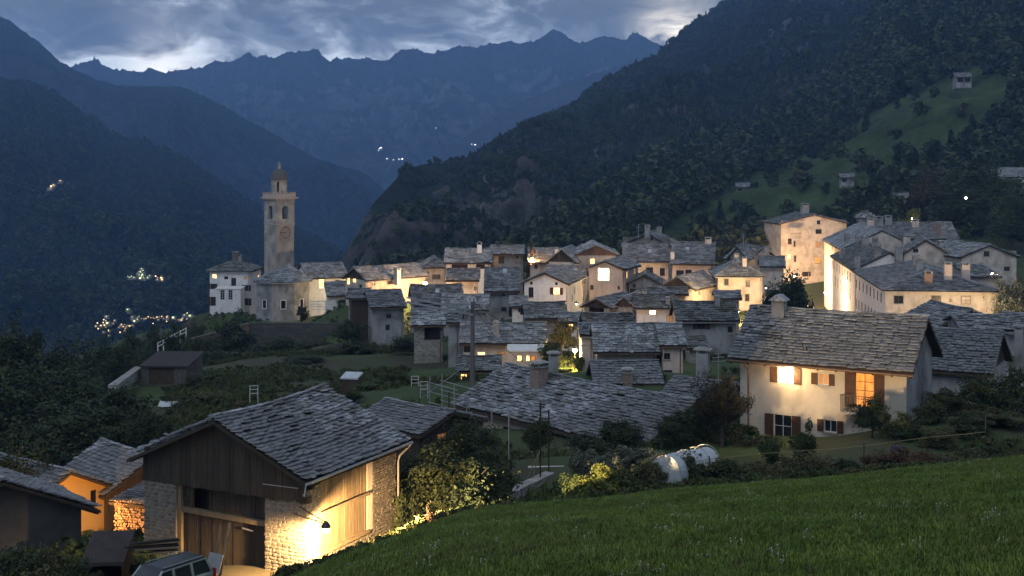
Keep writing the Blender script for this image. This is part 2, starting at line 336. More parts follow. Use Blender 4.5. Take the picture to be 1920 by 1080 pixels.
# ================================================================== mountains
def interp(pts, x):
    a = np.array(pts, float); return [np.interp(x, a[:,0], a[:,k]) for k in range(1, a.shape[1])]
def fbm(v, octv=6, H=0.9): return noise.fractal(v, H, 2.1, octv)
SHEETS = {}
def sheet(name, top, bot, nu, nv, amp, freq, m, prof=1.0, top_jit=0.0, jit_f=0.05, ridged=False, back=3, seed=0, aniso=(1,1,1)):
    x0 = top[0][0]; x1 = top[-1][0]; us = np.linspace(x0, x1, nu)
    ty, tY = interp(top, us); by, bY = interp(bot, us)
    ts = np.linspace(0, 1, nv) ** 1.0
    V = np.zeros((nv+back, nu, 3)); off = Vector((seed*17.3, seed*5.1, seed*3.7))
    for i in range(nu):
        if top_jit: ty[i] -= top_jit*abs(noise.fractal(Vector((us[i]*jit_f, seed*9.1, 0)), 0.7, 2.2, 5))
        p0 = P(us[i], ty[i], tY[i]); p1 = P(us[i], by[i], bY[i])
        for j, t in enumerate(ts):
            tt = t**prof
            y = p0.y + (p1.y-p0.y)*t; z = p0.z + (p1.z-p0.z)*tt
            x = (us[i]-960)/F*y
            q = Vector((x*aniso[0], y*aniso[1], z*aniso[2]))*freq + off
            if ridged: d = noise.ridged_multi_fractal(q, 0.9, 2.1, 6, 1.0, 2.0) - 1.1
            else: d = fbm(q)
            wgt = min(1, t*2.6) * min(1, (1-t)*10 + 0.15)
            V[j+back, i] = (x, y - d*amp*wgt*0.8, z + d*amp*wgt*0.55)
        for b in range(back):
            k = back-b; V[b, i] = (p0.x*(1+0.03*k), p0.y*(1+0.09*k), p0.z - abs(p0.y)*0.035*k*k)
    v = V.reshape(-1, 3); a = (np.arange(nv+back-1)[:,None]*nu+np.arange(nu-1)[None,:]).ravel()
    f = np.stack([a, a+nu, a+nu+1, a+1], 1)
    me = np_mesh(name, v, f, smooth=True); o = link_mesh(name, me, MAT[m]); o['kind'] = 'structure'
    SHEETS[name] = (V[back:], us); return o
def mount_mat(name, forest1, forest2, rock, rscale, thr, bump, bdist, detail=10, meadow=None, slope_rock=True):
    m = bpy.data.materials.new(name); m.use_nodes = True; t = m.node_tree; nd = t.nodes; lk = t.links; b = nd['Principled BSDF']
    b.inputs['Roughness'].default_value = 0.95; b.inputs['Specular IOR Level'].default_value = 0.1
    co = nd.new('ShaderNodeTexCoord')
    def nz(s, d, r=0.6):
        n = nd.new('ShaderNodeTexNoise'); lk.new(co.outputs['Object'], n.inputs['Vector']); n.inputs['Scale'].default_value = s; n.inputs['Detail'].default_value = d; n.inputs['Roughness'].default_value = r; return n.outputs[0]
    def rp(f, p0, p1, c0=(0,0,0), c1=(1,1,1)):
        n = nd.new('ShaderNodeValToRGB'); e = n.color_ramp.elements; e[0].position = p0; e[1].position = p1; e[0].color = (*c0,1); e[1].color = (*c1,1); lk.new(f, n.inputs[0]); return n.outputs[0]
    def mx(f, a, bb):
        n = nd.new('ShaderNodeMix'); n.data_type = 'RGBA'; lk.new(f, n.inputs[0])
        for i, v in ((6, a), (7, bb)):
            if isinstance(v, tuple): n.inputs[i].default_value = (*v, 1)
            else: lk.new(v, n.inputs[i])
        return n.outputs[2]
    c = rp(nz(rscale*14, detail, 0.7), 0.38, 0.64, forest1, forest2)
    rk = rp(nz(rscale*9, detail, 0.7), 0.35, 0.7, tuple(x*0.45 for x in rock), rock)
    g = nd.new('ShaderNodeNewGeometry'); sx = nd.new('ShaderNodeSeparateXYZ'); lk.new(g.outputs['Normal'], sx.inputs[0])
    a = nd.new('ShaderNodeMath'); a.operation = 'ADD'; lk.new(nz(rscale, 6, 0.65), a.inputs[0])
    q = nd.new('ShaderNodeMath'); q.operation = 'MULTIPLY_ADD'; lk.new(sx.outputs[2], q.inputs[0]); q.inputs[1].default_value = -0.35 if slope_rock else 0; q.inputs[2].default_value = 0.2; lk.new(q.outputs[0], a.inputs[1])
    c = mx(rp(a.outputs[0], thr, thr+0.08), c, rk)
    if meadow:
        at = nd.new('ShaderNodeAttribute'); at.attribute_name = 'meadow'
        ml = rp(nz(0.05, 9, .7), 0.38, 0.66, tuple(x*.55 for x in meadow), tuple(x*1.5 for x in meadow)); c = mx(at.outputs['Fac'], c, ml)
    lk.new(c, b.inputs['Base Color'])
    bp = nd.new('ShaderNodeBump'); bp.inputs['Strength'].default_value = bump; bp.inputs['Distance'].default_value = bdist; lk.new(nz(rscale*6, detail, 0.68), bp.inputs['Height']); lk.new(bp.outputs[0], b.inputs['Normal'])
    MAT[name] = m
mount_mat('mountain_far', (0.055,0.062,0.075), (0.105,0.115,0.135), (0.34,0.35,0.37), 0.0026, 0.56, 1.0, 50)  # part of the distant haze is put into these blue-grey colours
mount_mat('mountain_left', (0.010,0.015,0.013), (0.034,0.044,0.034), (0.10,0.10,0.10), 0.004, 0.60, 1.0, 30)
mount_mat('mountain_forest', (0.020,0.030,0.018), (0.050,0.068,0.038), (0.20,0.19,0.18), 0.008, 0.52, 1.0, 10)
mount_mat('cliff_rock', (0.014,0.021,0.014), (0.038,0.050,0.030), (0.215,0.19,0.18), 0.014, 0.44, 1.0, 9)
mount_mat('hillside', (0.026,0.040,0.020), (0.055,0.074,0.036), (0.14,0.13,0.11), 0.012, 0.80, 0.8, 4, meadow=(0.050,0.074,0.029))

far_top = [(60,150),(145,122),(158,117),(170,115),(180,114),(190,121),(203,127),(215,132),(225,133),(240,134),(262,136),(272,134),(280,128),(290,131),(300,136),(312,138),(322,134),(330,133),(345,132),(375,129),(388,123),(400,118),(418,118),(435,116),(450,109),(464,100),(472,103),(480,109),(493,108),(508,110),(520,108),(532,101),(545,97),(556,99),(570,98),(583,95),(595,96),(606,107),(618,116),(628,111),(640,112),(655,110),(670,112),(690,110),(705,114),(728,115),(738,106),(752,94),(765,94),(780,93),(795,99),(810,102),(825,99),(850,90),(865,88),(880,88),(895,91),(905,86),(920,83),(940,82),(950,79),(960,80),(975,83),(985,80),(1000,80),(1010,75),(1022,66),(1032,58),(1040,56),(1050,61),(1065,70),(1078,79),(1087,82),(1097,81),(1105,78),(1116,73),(1130,68),(1140,71),(1150,70),(1162,77),(1175,76),(1184,66),(1192,62),(1202,67),(1214,73),(1226,81),(1238,87),(1300,110),(1420,150)]
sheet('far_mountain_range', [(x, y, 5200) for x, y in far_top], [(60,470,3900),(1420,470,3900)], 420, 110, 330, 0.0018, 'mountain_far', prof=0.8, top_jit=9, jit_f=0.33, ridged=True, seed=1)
# a lower blue spur in front of the range, right of the valley mouth
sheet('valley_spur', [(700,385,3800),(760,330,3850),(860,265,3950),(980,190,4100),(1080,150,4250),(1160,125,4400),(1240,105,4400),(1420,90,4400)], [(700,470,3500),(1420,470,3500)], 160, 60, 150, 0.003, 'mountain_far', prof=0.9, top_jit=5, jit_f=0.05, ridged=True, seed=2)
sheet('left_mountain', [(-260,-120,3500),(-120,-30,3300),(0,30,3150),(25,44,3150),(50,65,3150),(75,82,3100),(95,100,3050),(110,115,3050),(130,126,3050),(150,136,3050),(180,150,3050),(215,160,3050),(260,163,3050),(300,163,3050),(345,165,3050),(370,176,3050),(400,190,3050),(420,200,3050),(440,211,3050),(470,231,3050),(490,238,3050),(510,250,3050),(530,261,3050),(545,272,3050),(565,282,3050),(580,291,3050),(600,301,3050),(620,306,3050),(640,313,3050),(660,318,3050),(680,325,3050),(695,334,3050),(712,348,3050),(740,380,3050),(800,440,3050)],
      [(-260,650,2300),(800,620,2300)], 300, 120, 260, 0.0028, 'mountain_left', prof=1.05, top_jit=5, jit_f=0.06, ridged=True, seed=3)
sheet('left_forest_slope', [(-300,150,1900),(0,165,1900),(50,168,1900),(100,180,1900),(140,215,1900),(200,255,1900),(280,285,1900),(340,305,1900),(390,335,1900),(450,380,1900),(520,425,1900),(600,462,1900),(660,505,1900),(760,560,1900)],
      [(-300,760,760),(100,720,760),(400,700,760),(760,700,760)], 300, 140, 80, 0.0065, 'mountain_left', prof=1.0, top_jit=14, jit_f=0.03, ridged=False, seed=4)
ridge = [(632,500,600),(640,484,600),(650,470,620),(660,452,630),(668,438,640),(680,412,655),(692,396,670),(700,381,680),(718,362,700),(735,344,720),(750,328,745),(765,318,770),(785,310,800),(810,306,830),(832,306,850),(850,309,870),(868,306,890),(880,301,910),(900,292,930),(930,271,1000),(960,255,1060),(985,241,1100),(1010,229,1150),(1040,216,1200),(1060,208,1240),(1080,197,1280),(1095,181,1310),(1110,167,1340),(1150,147,1400),(1180,132,1450),(1210,118,1500),(1235,102,1550),(1255,85,1600),(1275,68,1650),(1300,47,1700),(1335,24,1800),(1365,2,1900),(1450,-70,2050),(1600,-190,2200),(2100,-420,2300)]
sheet('right_mountain', ridge, [(632,560,520),(700,550,480),(800,540,440),(1000,530,430),(1400,520,470),(2100,500,560)], 380, 160, 55, 0.012, 'cliff_rock', prof=0.85, top_jit=0, seed=5)
MEADOW = np.array([(1225,440),(1290,400),(1340,372),(1400,338),(1440,316),(1480,306),(1520,282),(1560,256),(1640,212),(1720,172),(1780,148),(1838,120),(1895,118),(1910,170),(1870,222),(1800,275),(1720,325),(1660,350),(1600,392),(1560,418),(1500,436),(1400,448),(1330,460),(1250,480)], float)
sp_top = [(700,520,400),(860,500,400),(930,478,410),(960,468,420),(1000,452,440),(1050,420,470),(1100,388,510),(1140,362,540),(1180,338,570),(1240,300,620),(1300,276,660),(1350,262,690),(1400,245,710),(1450,220,740),(1500,196,770),(1540,172,800),(1580,120,840),(1620,60,880),(1660,0,930),(1720,-80,980),(2100,-300,1050)]
sheet('meadow_hillside', sp_top, [(700,560,300),(1000,540,300),(1200,520,300),(1500,490,318),(1800,480,320),(2100,470,320)], 300, 130, 14, 0.016, 'hillside', prof=0.92, top_jit=5, jit_f=0.08, seed=6)
def proj(v): return 960 + F*v[...,0]/v[...,1], H0 - F*v[...,2]/v[...,1]
V, us = SHEETS['meadow_hillside']; px_, py_ = proj(V); d = poly_dist(px_, py_, MEADOW)
o = bpy.data.objects['meadow_hillside']; at = o.data.attributes.new('meadow', 'FLOAT', 'POINT')
full = np.zeros(len(o.data.vertices)); full[-V.shape[0]*V.shape[1]:] = np.clip(0.5 - (d + 14*np.array([noise.noise(Vector((a_*.02,b_*.02,0))) for a_, b_ in zip(px_.ravel(), py_.ravel())]).reshape(d.shape))/20, 0, 1).ravel(); at.data.foreach_set('value', full.astype(np.float32))
# valley floor far below on the left and behind the village
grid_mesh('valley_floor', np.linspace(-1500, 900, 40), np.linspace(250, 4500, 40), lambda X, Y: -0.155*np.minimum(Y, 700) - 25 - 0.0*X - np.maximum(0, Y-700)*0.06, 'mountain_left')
# wide base under everything, so the land goes on to the horizon
base_o = grid_mesh('lowland', np.linspace(-5000, 5000, 12), np.linspace(-700, 6400, 12), lambda X, Y: X*0 - 690.0, 'mountain_left')

# ================================================================== leaf crowns and trees
def leaf_mesh(name, n, rad, lobes, leaf, seed, m, flat=0.8, aspect=1.6, shell=0.55, droop=0.0):
    """n leaf quads spread through overlapping lobes; rad = (rx, ry, rz), centred on the origin of z = 0 .. 2 rz"""
    r = np.random.default_rng(seed); rx, ry, rz = rad
    lc = r.normal(size=(lobes, 3)); lc /= np.linalg.norm(lc, axis=1)[:,None]; lc *= r.uniform(0.2, 0.76, (lobes,1)); lr = r.uniform(0.19, 0.44, lobes)
    k = r.integers(0, lobes, n); dirv = r.normal(size=(n,3)); dirv /= np.linalg.norm(dirv, axis=1)[:,None]
    rr = (shell + (1-shell)*r.random(n)**0.6)[:,None]
    c = (lc[k] + dirv*rr*lr[k][:,None]*r.uniform(0.75,1.12,(n,1)))
    out_ = r.random((n,1)) < .10; c = np.where(out_, c*r.uniform(1.05, 1.3, (n,1)), c)
    ph = r.uniform(0, 6.28, 4); k_ = 1+.20*np.sin(5*c[:,:1]*2+ph[0])*np.sin(4*c[:,1:2]*2+ph[1])+.15*np.sin(9*c[:,2:3]+ph[2]+6*c[:,:1]); c = c*k_
    c[:,2] = np.maximum(c[:,2], -1.0)
    c = c*np.array([rx, ry, rz]) + np.array([0,0,rz])
    nn = dirv*0.55 + r.normal(size=(n,3))*0.6 + np.array([0,0,0.5]); nn /= np.linalg.norm(nn, axis=1)[:,None]
    a = np.cross(nn, r.normal(size=(n,3))); a /= np.linalg.norm(a, axis=1)[:,None]; b = np.cross(nn, a)
    s = leaf*r.uniform(0.6, 1.4, (n,1)); A = a*s*aspect*0.5; B = b*s*0.5
    v = np.stack([c-A, c-B*0.9+nn*s*0.08, c+A, c+B*0.9+nn*s*0.08], 1).reshape(-1,3)
    f = np.arange(4*n).reshape(n,4); me = np_mesh(name, v, f); me.materials.append(MAT[m]); return me
def cone_mesh(name, n, h, r0, seed, m, leaf):
    r = np.random.default_rng(seed); t = r.random(n)**0.75; tier = np.round(t*14)/14 + r.normal(0, .012, n)
    rad = r0*(1-tier)**0.85*(0.25+0.75*r.random(n)**0.5); ph = r.uniform(0, 2*math.pi, n)
    c = np.stack([rad*np.cos(ph), rad*np.sin(ph), h*(0.08+0.92*tier) - rad*0.32], 1)
    out = np.stack([np.cos(ph), np.sin(ph), -0.35+0*ph], 1); side = np.stack([-np.sin(ph), np.cos(ph), 0.3*r.normal(size=n)], 1)
    s = leaf*r.uniform(.7,1.4,(n,1)); A = out*s; B = side*s*0.38
    v = np.stack([c-A, c-B, c+A, c+B], 1).reshape(-1,3); me = np_mesh(name, v, np.arange(4*n).reshape(n,4)); me.materials.append(MAT[m]); return me
def trunk_mb(h, r0, seed, spread, limbs=5, top=0.75):
    rr = random.Random(seed); m = MB(); pts = []; x = y = 0
    for i in range(5):
        pts.append((x, y, -0.6 + (h*top+0.6)*i/4)); x += rr.uniform(-.12,.12)*r0*5; y += rr.uniform(-.12,.12)*r0*5
    m.tube(pts, [r0*1.25, r0, r0*.85, r0*.6, r0*.3], 7)
    for k in range(limbs):
        a = 2*math.pi*k/limbs + rr.uniform(-.5,.5); z = h*rr.uniform(.22,.55); i = min(3, int(z/(h*top)*4)); bx, by, _ = pts[i]
        e = (bx+math.cos(a)*spread*.75, by+math.sin(a)*spread*.75, z+h*rr.uniform(.2,.38)); mid = (bx+math.cos(a)*spread*.35, by+math.sin(a)*spread*.35, z+h*.09)
        m.tube([(bx,by,z), mid, e], [r0*.42, r0*.28, r0*.08], 5)
    return m
CROWN = {}
def crown(kind, size):  # shared crown meshes by kind
    key = (kind, size)
    if key in CROWN: return CROWN[key]
    i = len(CROWN)+1
    n, leaf = {'L': (20000, .16), 'M': (8500, .14), 'S': (3000, .11), 'F': (3600, .5), 'X':(34000,.15)}[size]
    rad = {'L': (3.5,3.5,3.2), 'M': (2.2,2.2,1.9), 'S': (1.1,1.1,1.0), 'F': (5,5,5), 'X':(4.5,4.5,4.2)}[size]
    CROWN[key] = [leaf_mesh('crown_leaves', n, rad, {'L':30,'M':20,'S':12,'F':15,'X':44}[size], leaf, 50+i*7+q, kind) for q in range(2)]
    return CROWN[key]
def tree(px, py_top, Y, width_px, kind, size, label, group=None, cat='tree', name='broadleaf_tree', base=None, squash=None, yaw=None, trunk=True):
    X = (px-960)/F*Y; gz = Gs(X, Y) if base is None else base
    top = Zp(py_top, Y); h = max(0.8, top-gz); wdt = width_px/F*Y
    o = empty(name, (X, Y, gz), yaw if yaw is not None else random.uniform(0, 6.28), label, cat, group)
    rad = {'L': 3.5, 'M': 2.2, 'S': 1.1, 'F': 5, 'X': 4.5}[size]; rz = {'L': 3.2, 'M': 1.9, 'S': 1.0, 'F': 5, 'X': 4.2}[size]
    if cat == 'bush': squash = 1.08; trunk = False
    ch = h*(squash or 0.90)
    c = bpy.data.objects.new('crown', random.choice(crown(kind, size))); COL.objects.link(c); c.parent = o
    c.scale = (wdt/2/rad, wdt/2/rad*random.uniform(.9,1.1), ch/(2*rz)); c.location = (0, 0, h-ch)
    if trunk:
        trunk_mb(h, max(.05, h*0.028), int(px*7+Y), wdt/2).build('trunk', MAT['bark'], o)
    return o

# forests: far-off woods as instanced leaf clumps on the slopes
src = bpy.data.collections.new('forest_sources')
for q in range(6):
    kq = ['leaf_far', 'leaf_far2', 'leaf_far', 'leaf_far2', 'leaf_far', 'needle'][q]
    me = leaf_mesh('woodland_tree', 520, (3.6,3.6,3.3), 9, 1.15, 900+q, kq) if q < 5 else cone_mesh('woodland_tree', 420, 8, 1.9, 77, 'needle', .8)
    so_ = bpy.data.objects.new('woodland_tree_source', me); src.objects.link(so_)
def scatter(name, pts, scl, coll, mat_name=None, smin=.7, smax=1.3, label=None, cat=None, tilt=0.1, pick=True):
    me = bpy.data.meshes.new(name); me.vertices.add(len(pts)); me.vertices.foreach_set('co', np.asarray(pts, np.float32).ravel())
    a = me.attributes.new('sc', 'FLOAT', 'POINT'); a.data.foreach_set('value', (np.asarray(scl)).astype(np.float32)); me.update()
    o = bpy.data.objects.new(name, me); COL.objects.link(o); tag(o, label, cat, None, 'stuff')
    g = bpy.data.node_groups.new(name+'_scatter', 'GeometryNodeTree')
    g.interface.new_socket('Geometry', in_out='INPUT', socket_type='NodeSocketGeometry'); g.interface.new_socket('Geometry', in_out='OUTPUT', socket_type='NodeSocketGeometry')
    gi = g.nodes.new('NodeGroupInput'); go = g.nodes.new('NodeGroupOutput'); ip = g.nodes.new('GeometryNodeInstanceOnPoints'); m2p = g.nodes.new('GeometryNodeMeshToPoints')
    ci = g.nodes.new('GeometryNodeCollectionInfo'); ci.inputs['Collection'].default_value = coll; ci.inputs['Separate Children'].default_value = True; ci.inputs['Reset Children'].default_value = True
    rv = g.nodes.new('FunctionNodeRandomValue'); rv.data_type = 'FLOAT_VECTOR'; rv.inputs[0].default_value = (-tilt,-tilt,0); rv.inputs[1].default_value = (tilt,tilt,6.283)
    na = g.nodes.new('GeometryNodeInputNamedAttribute'); na.data_type = 'FLOAT'; na.inputs['Name'].default_value = 'sc'
    g.links.new(gi.outputs[0], m2p.inputs['Mesh']); g.links.new(m2p.outputs[0], ip.inputs['Points']); g.links.new(ci.outputs[0], ip.inputs['Instance'])
    ip.inputs['Pick Instance'].default_value = True; g.links.new(rv.outputs[0], ip.inputs['Rotation'])
    out_a = [s for s in na.outputs if s.enabled][0]; g.links.new(out_a, ip.inputs['Scale']); g.links.new(ip.outputs[0], go.inputs[0])
    md = o.modifiers.new('scatter', 'NODES'); md.node_group = g
    return o
def sheet_points(name, n, seed, cond, weight=None):
    V, us = SHEETS[name]; r = np.random.default_rng(seed); nv, nu = V.shape[:2]
    A = V[:-1,:-1]; B = V[1:,:-1]; C = V[:-1,1:]; ar = np.linalg.norm(np.cross(B-A, C-A), axis=2).ravel()
    vis = np.ones_like(ar) if weight is None else weight(A.reshape(-1,3)); pr = ar*vis; pr /= pr.sum()
    k = r.choice(len(pr), n, p=pr); j, i = k//(nu-1), k%(nu-1); a = r.random((n,1)); b = r.random((n,1))
    p = A[j,i]*(1-a)*(1-b)+V[1:,:-1][j,i]*a*(1-b)+V[:-1,1:][j,i]*(1-a)*b+V[1:,1:][j,i]*a*b
    x, y = proj(p); return p[cond(x, y, p)]
HUTS = [(1392,354),(1589,338),(1807,150),(1688,378),(1788,345),(1880,340)]
def clear_huts(x, y): return np.min([np.hypot(x-a, (y-b)*1.1) for a, b in HUTS], axis=0) > 17
inframe = lambda x, y: (x > -60) & (x < 1990) & (y > -60)
def c_hill(x, y, p):
    r = np.random.default_rng(5).random(len(x)); d = poly_dist(x, y, MEADOW); return inframe(x, y) & clear_huts(x, y) & ((d > 3) | ((d < -4) & (r < 0.02)))
hp = sheet_points('meadow_hillside', 24000, 11, c_hill)
scatter('hillside_woods', hp, np.random.default_rng(1).uniform(.55, 1.35, len(hp))*(.55+hp[:,1]/1300), src, label='dark broadleaf woods covering the hillside right of and below the meadow', cat='woods')
def c_mt(x, y, p):
    nz = np.array([noise.noise(Vector(q)*0.014) + 0.5*noise.noise(Vector(q)*0.04) for q in p])
    cliff = (x < 1010) & (y > 300 + np.clip(1010-x, 0, 400)*-0.05)
    plateau = (np.abs(y - (322 + (x-800)*0.02)) < 14) & (x > 770) & (x < 885)
    return inframe(x, y) & ((~cliff) | (nz < 0.03)) & ((x > 745) | (nz < -.42)) & (~plateau | (nz < -0.25))
mp_ = sheet_points('right_mountain', 60000, 12, c_mt, weight=lambda a: 1.0/np.maximum(a[:,1], 300)**0.8)
scatter('mountain_forest', mp_, np.random.default_rng(2).uniform(.5, 1.0, len(mp_))*(.35+mp_[:,1]/1400), src, label='dense dark forest over the steep mountain right of the valley', cat='forest')
lp = sheet_points('left_forest_slope', 45000, 13, lambda x, y, p: inframe(x, y))
scatter('left_slope_forest', lp, np.random.default_rng(3).uniform(.9, 1.7, len(lp)), src, label='blue black forest covering the nearer slope left of the church tower', cat='forest')

def sheet_Y(name, px, py):
    V, us = SHEETS[name]; x, y = proj(V); d = (x-px)**2+(y-py)**2; i = np.unravel_index(np.argmin(d), d.shape); return float(V[i][1])
# ================================================================== slates
def slate_variant(seed):
    r = random.Random(seed); k = r.random()
    low = [(-.5, r.uniform(.02,.12)), (-.28, r.uniform(-.06,.06)), (r.uniform(-.08,.08), r.uniform(-.10,.04)), (.28, r.uniform(-.06,.06)), (.5, r.uniform(.02,.12))]
    out = low + [(.5, 1.0), (-.5, 1.0)]; n = len(out)
    v = [(x, y, 0) for x, y in out] + [(x*0.97, y+0.012, 1) for x, y in out]
    f = [list(range(n, 2*n))] + [[i, (i+1) % n, n+(i+1) % n, n+i] for i in range(n) if i != 5]
    return np.array(v), f
SV = [slate_variant(i) for i in range(10)]
SLATE_ME = {}
def slate_me(i, m):
    if (i, m) not in SLATE_ME:
        me = bpy.data.meshes.new('slate'); me.from_pydata([tuple(a) for a in SV[i][0]], [], SV[i][1]); me.update(); me.materials.append(MAT[m]); SLATE_ME[(i, m)] = me
    return SLATE_ME[(i, m)]
def slate_rows(p0, ux, up, Ls, Ss, row, wid, th, seed, xa=None, xb=None, rough=1.0, sag=0.0):
    """list of (matrix rows, variant, centre)"""
    r = random.Random(seed); p0 = Vector(p0); ux = Vector(ux); up = Vector(up); nn = ux.cross(up); out = []
    nrow = max(1, int(Ss/row)); row = Ss/nrow
    for j in range(nrow+1):
        s = j*row
        if j == nrow: s = Ss-row*0.45
        a = xa(s) if xa else 0.0; b = xb(s) if xb else Ls
        if b-a < wid*0.3: continue
        x = a + r.uniform(-.12, 0)*wid
        while x < b - wid*0.15:
            wd = wid*r.uniform(.55, 1.5)
            if x+wd > b: wd = b-x+r.uniform(0, .1)*wid
            ln = row*r.uniform(1.45, 1.8) if j < nrow else row*.75; t = th*r.uniform(.6, 1.5)
            rot = r.gauss(0, .035)*rough; lift = r.uniform(0.8, 1.9)*th + (r.random() < .07)*th*1.2*rough
            jx = r.uniform(-.07,.07)*row*rough
            e1 = (ux*math.cos(rot)+up*math.sin(rot)); e2 = (up*math.cos(rot)-ux*math.sin(rot))
            tilt = math.atan2(t*1.1+lift, ln*.8); e2t = e2*math.cos(tilt) - nn*math.sin(tilt); e3 = (e2*math.sin(tilt)+nn*math.cos(tilt))
            roll = r.gauss(0, .035)*rough; e1 = e1 + nn*roll
            tt = min(1, max(0, (x+wd/2)/Ls)); c = p0+ux*(x+wd/2)+up*(s+jx)+nn*(lift+t*.9+0.015)-Vector((0,0,sag*4*tt*(1-tt)*(.4+.6*s/Ss)+sag*.35*(noise.noise(Vector((x*.35,s*.5,seed)))+.3)))
            M = np.array([list(e1*wd*0.965), list(e2t*ln), list(e3*t), list(c)])
            out.append((M, r.randrange(10))); x += wd*1.0+0.006
    return out
def lay_slates(rows, parent, m, individually=False, root=None, lim=300):
    single = []
    if individually and root is not None:
        bpy.context.view_layer.update() if False else None
        mw = Matrix.Translation(root.location) @ Matrix.Rotation(root.rotation_euler.z, 4, 'Z')
        def key(t): q = mw @ Vector(t[0][3]); nz_ = Vector(t[0][2]).normalized(); nw = (mw.to_3x3() @ nz_); return (0 if nw.dot(-q.normalized()) > 0.02 and -60 < 960+F*q.x/q.y < 1980 and H0-F*q.z/q.y < 1100 else 1000) + q.length
        rows = sorted(rows, key=key); single, rows = rows[:lim], rows[lim:]
        for M, k in single:
            o = bpy.data.objects.new('slate', slate_me(k, m)); COL.objects.link(o); o.parent = parent
            o.matrix_local = Matrix(((M[0][0], M[1][0], M[2][0], M[3][0]), (M[0][1], M[1][1], M[2][1], M[3][1]), (M[0][2], M[1][2], M[2][2], M[3][2]), (0,0,0,1)))
    if rows:
        vs = []; fs = []; b = 0
        for M, k in rows:
            v, f = SV[k]; vs.append(v@M[:3]+M[3]); fs += [[b+i for i in q] for q in f]; b += len(v)
        me = bpy.data.meshes.new('slates'); me.from_pydata(np.concatenate(vs).tolist(), [], fs); me.update(); me.materials.append(MAT[m])
        o = bpy.data.objects.new('slates', me); COL.objects.link(o); o.parent = parent; o['kind'] = 'stuff'

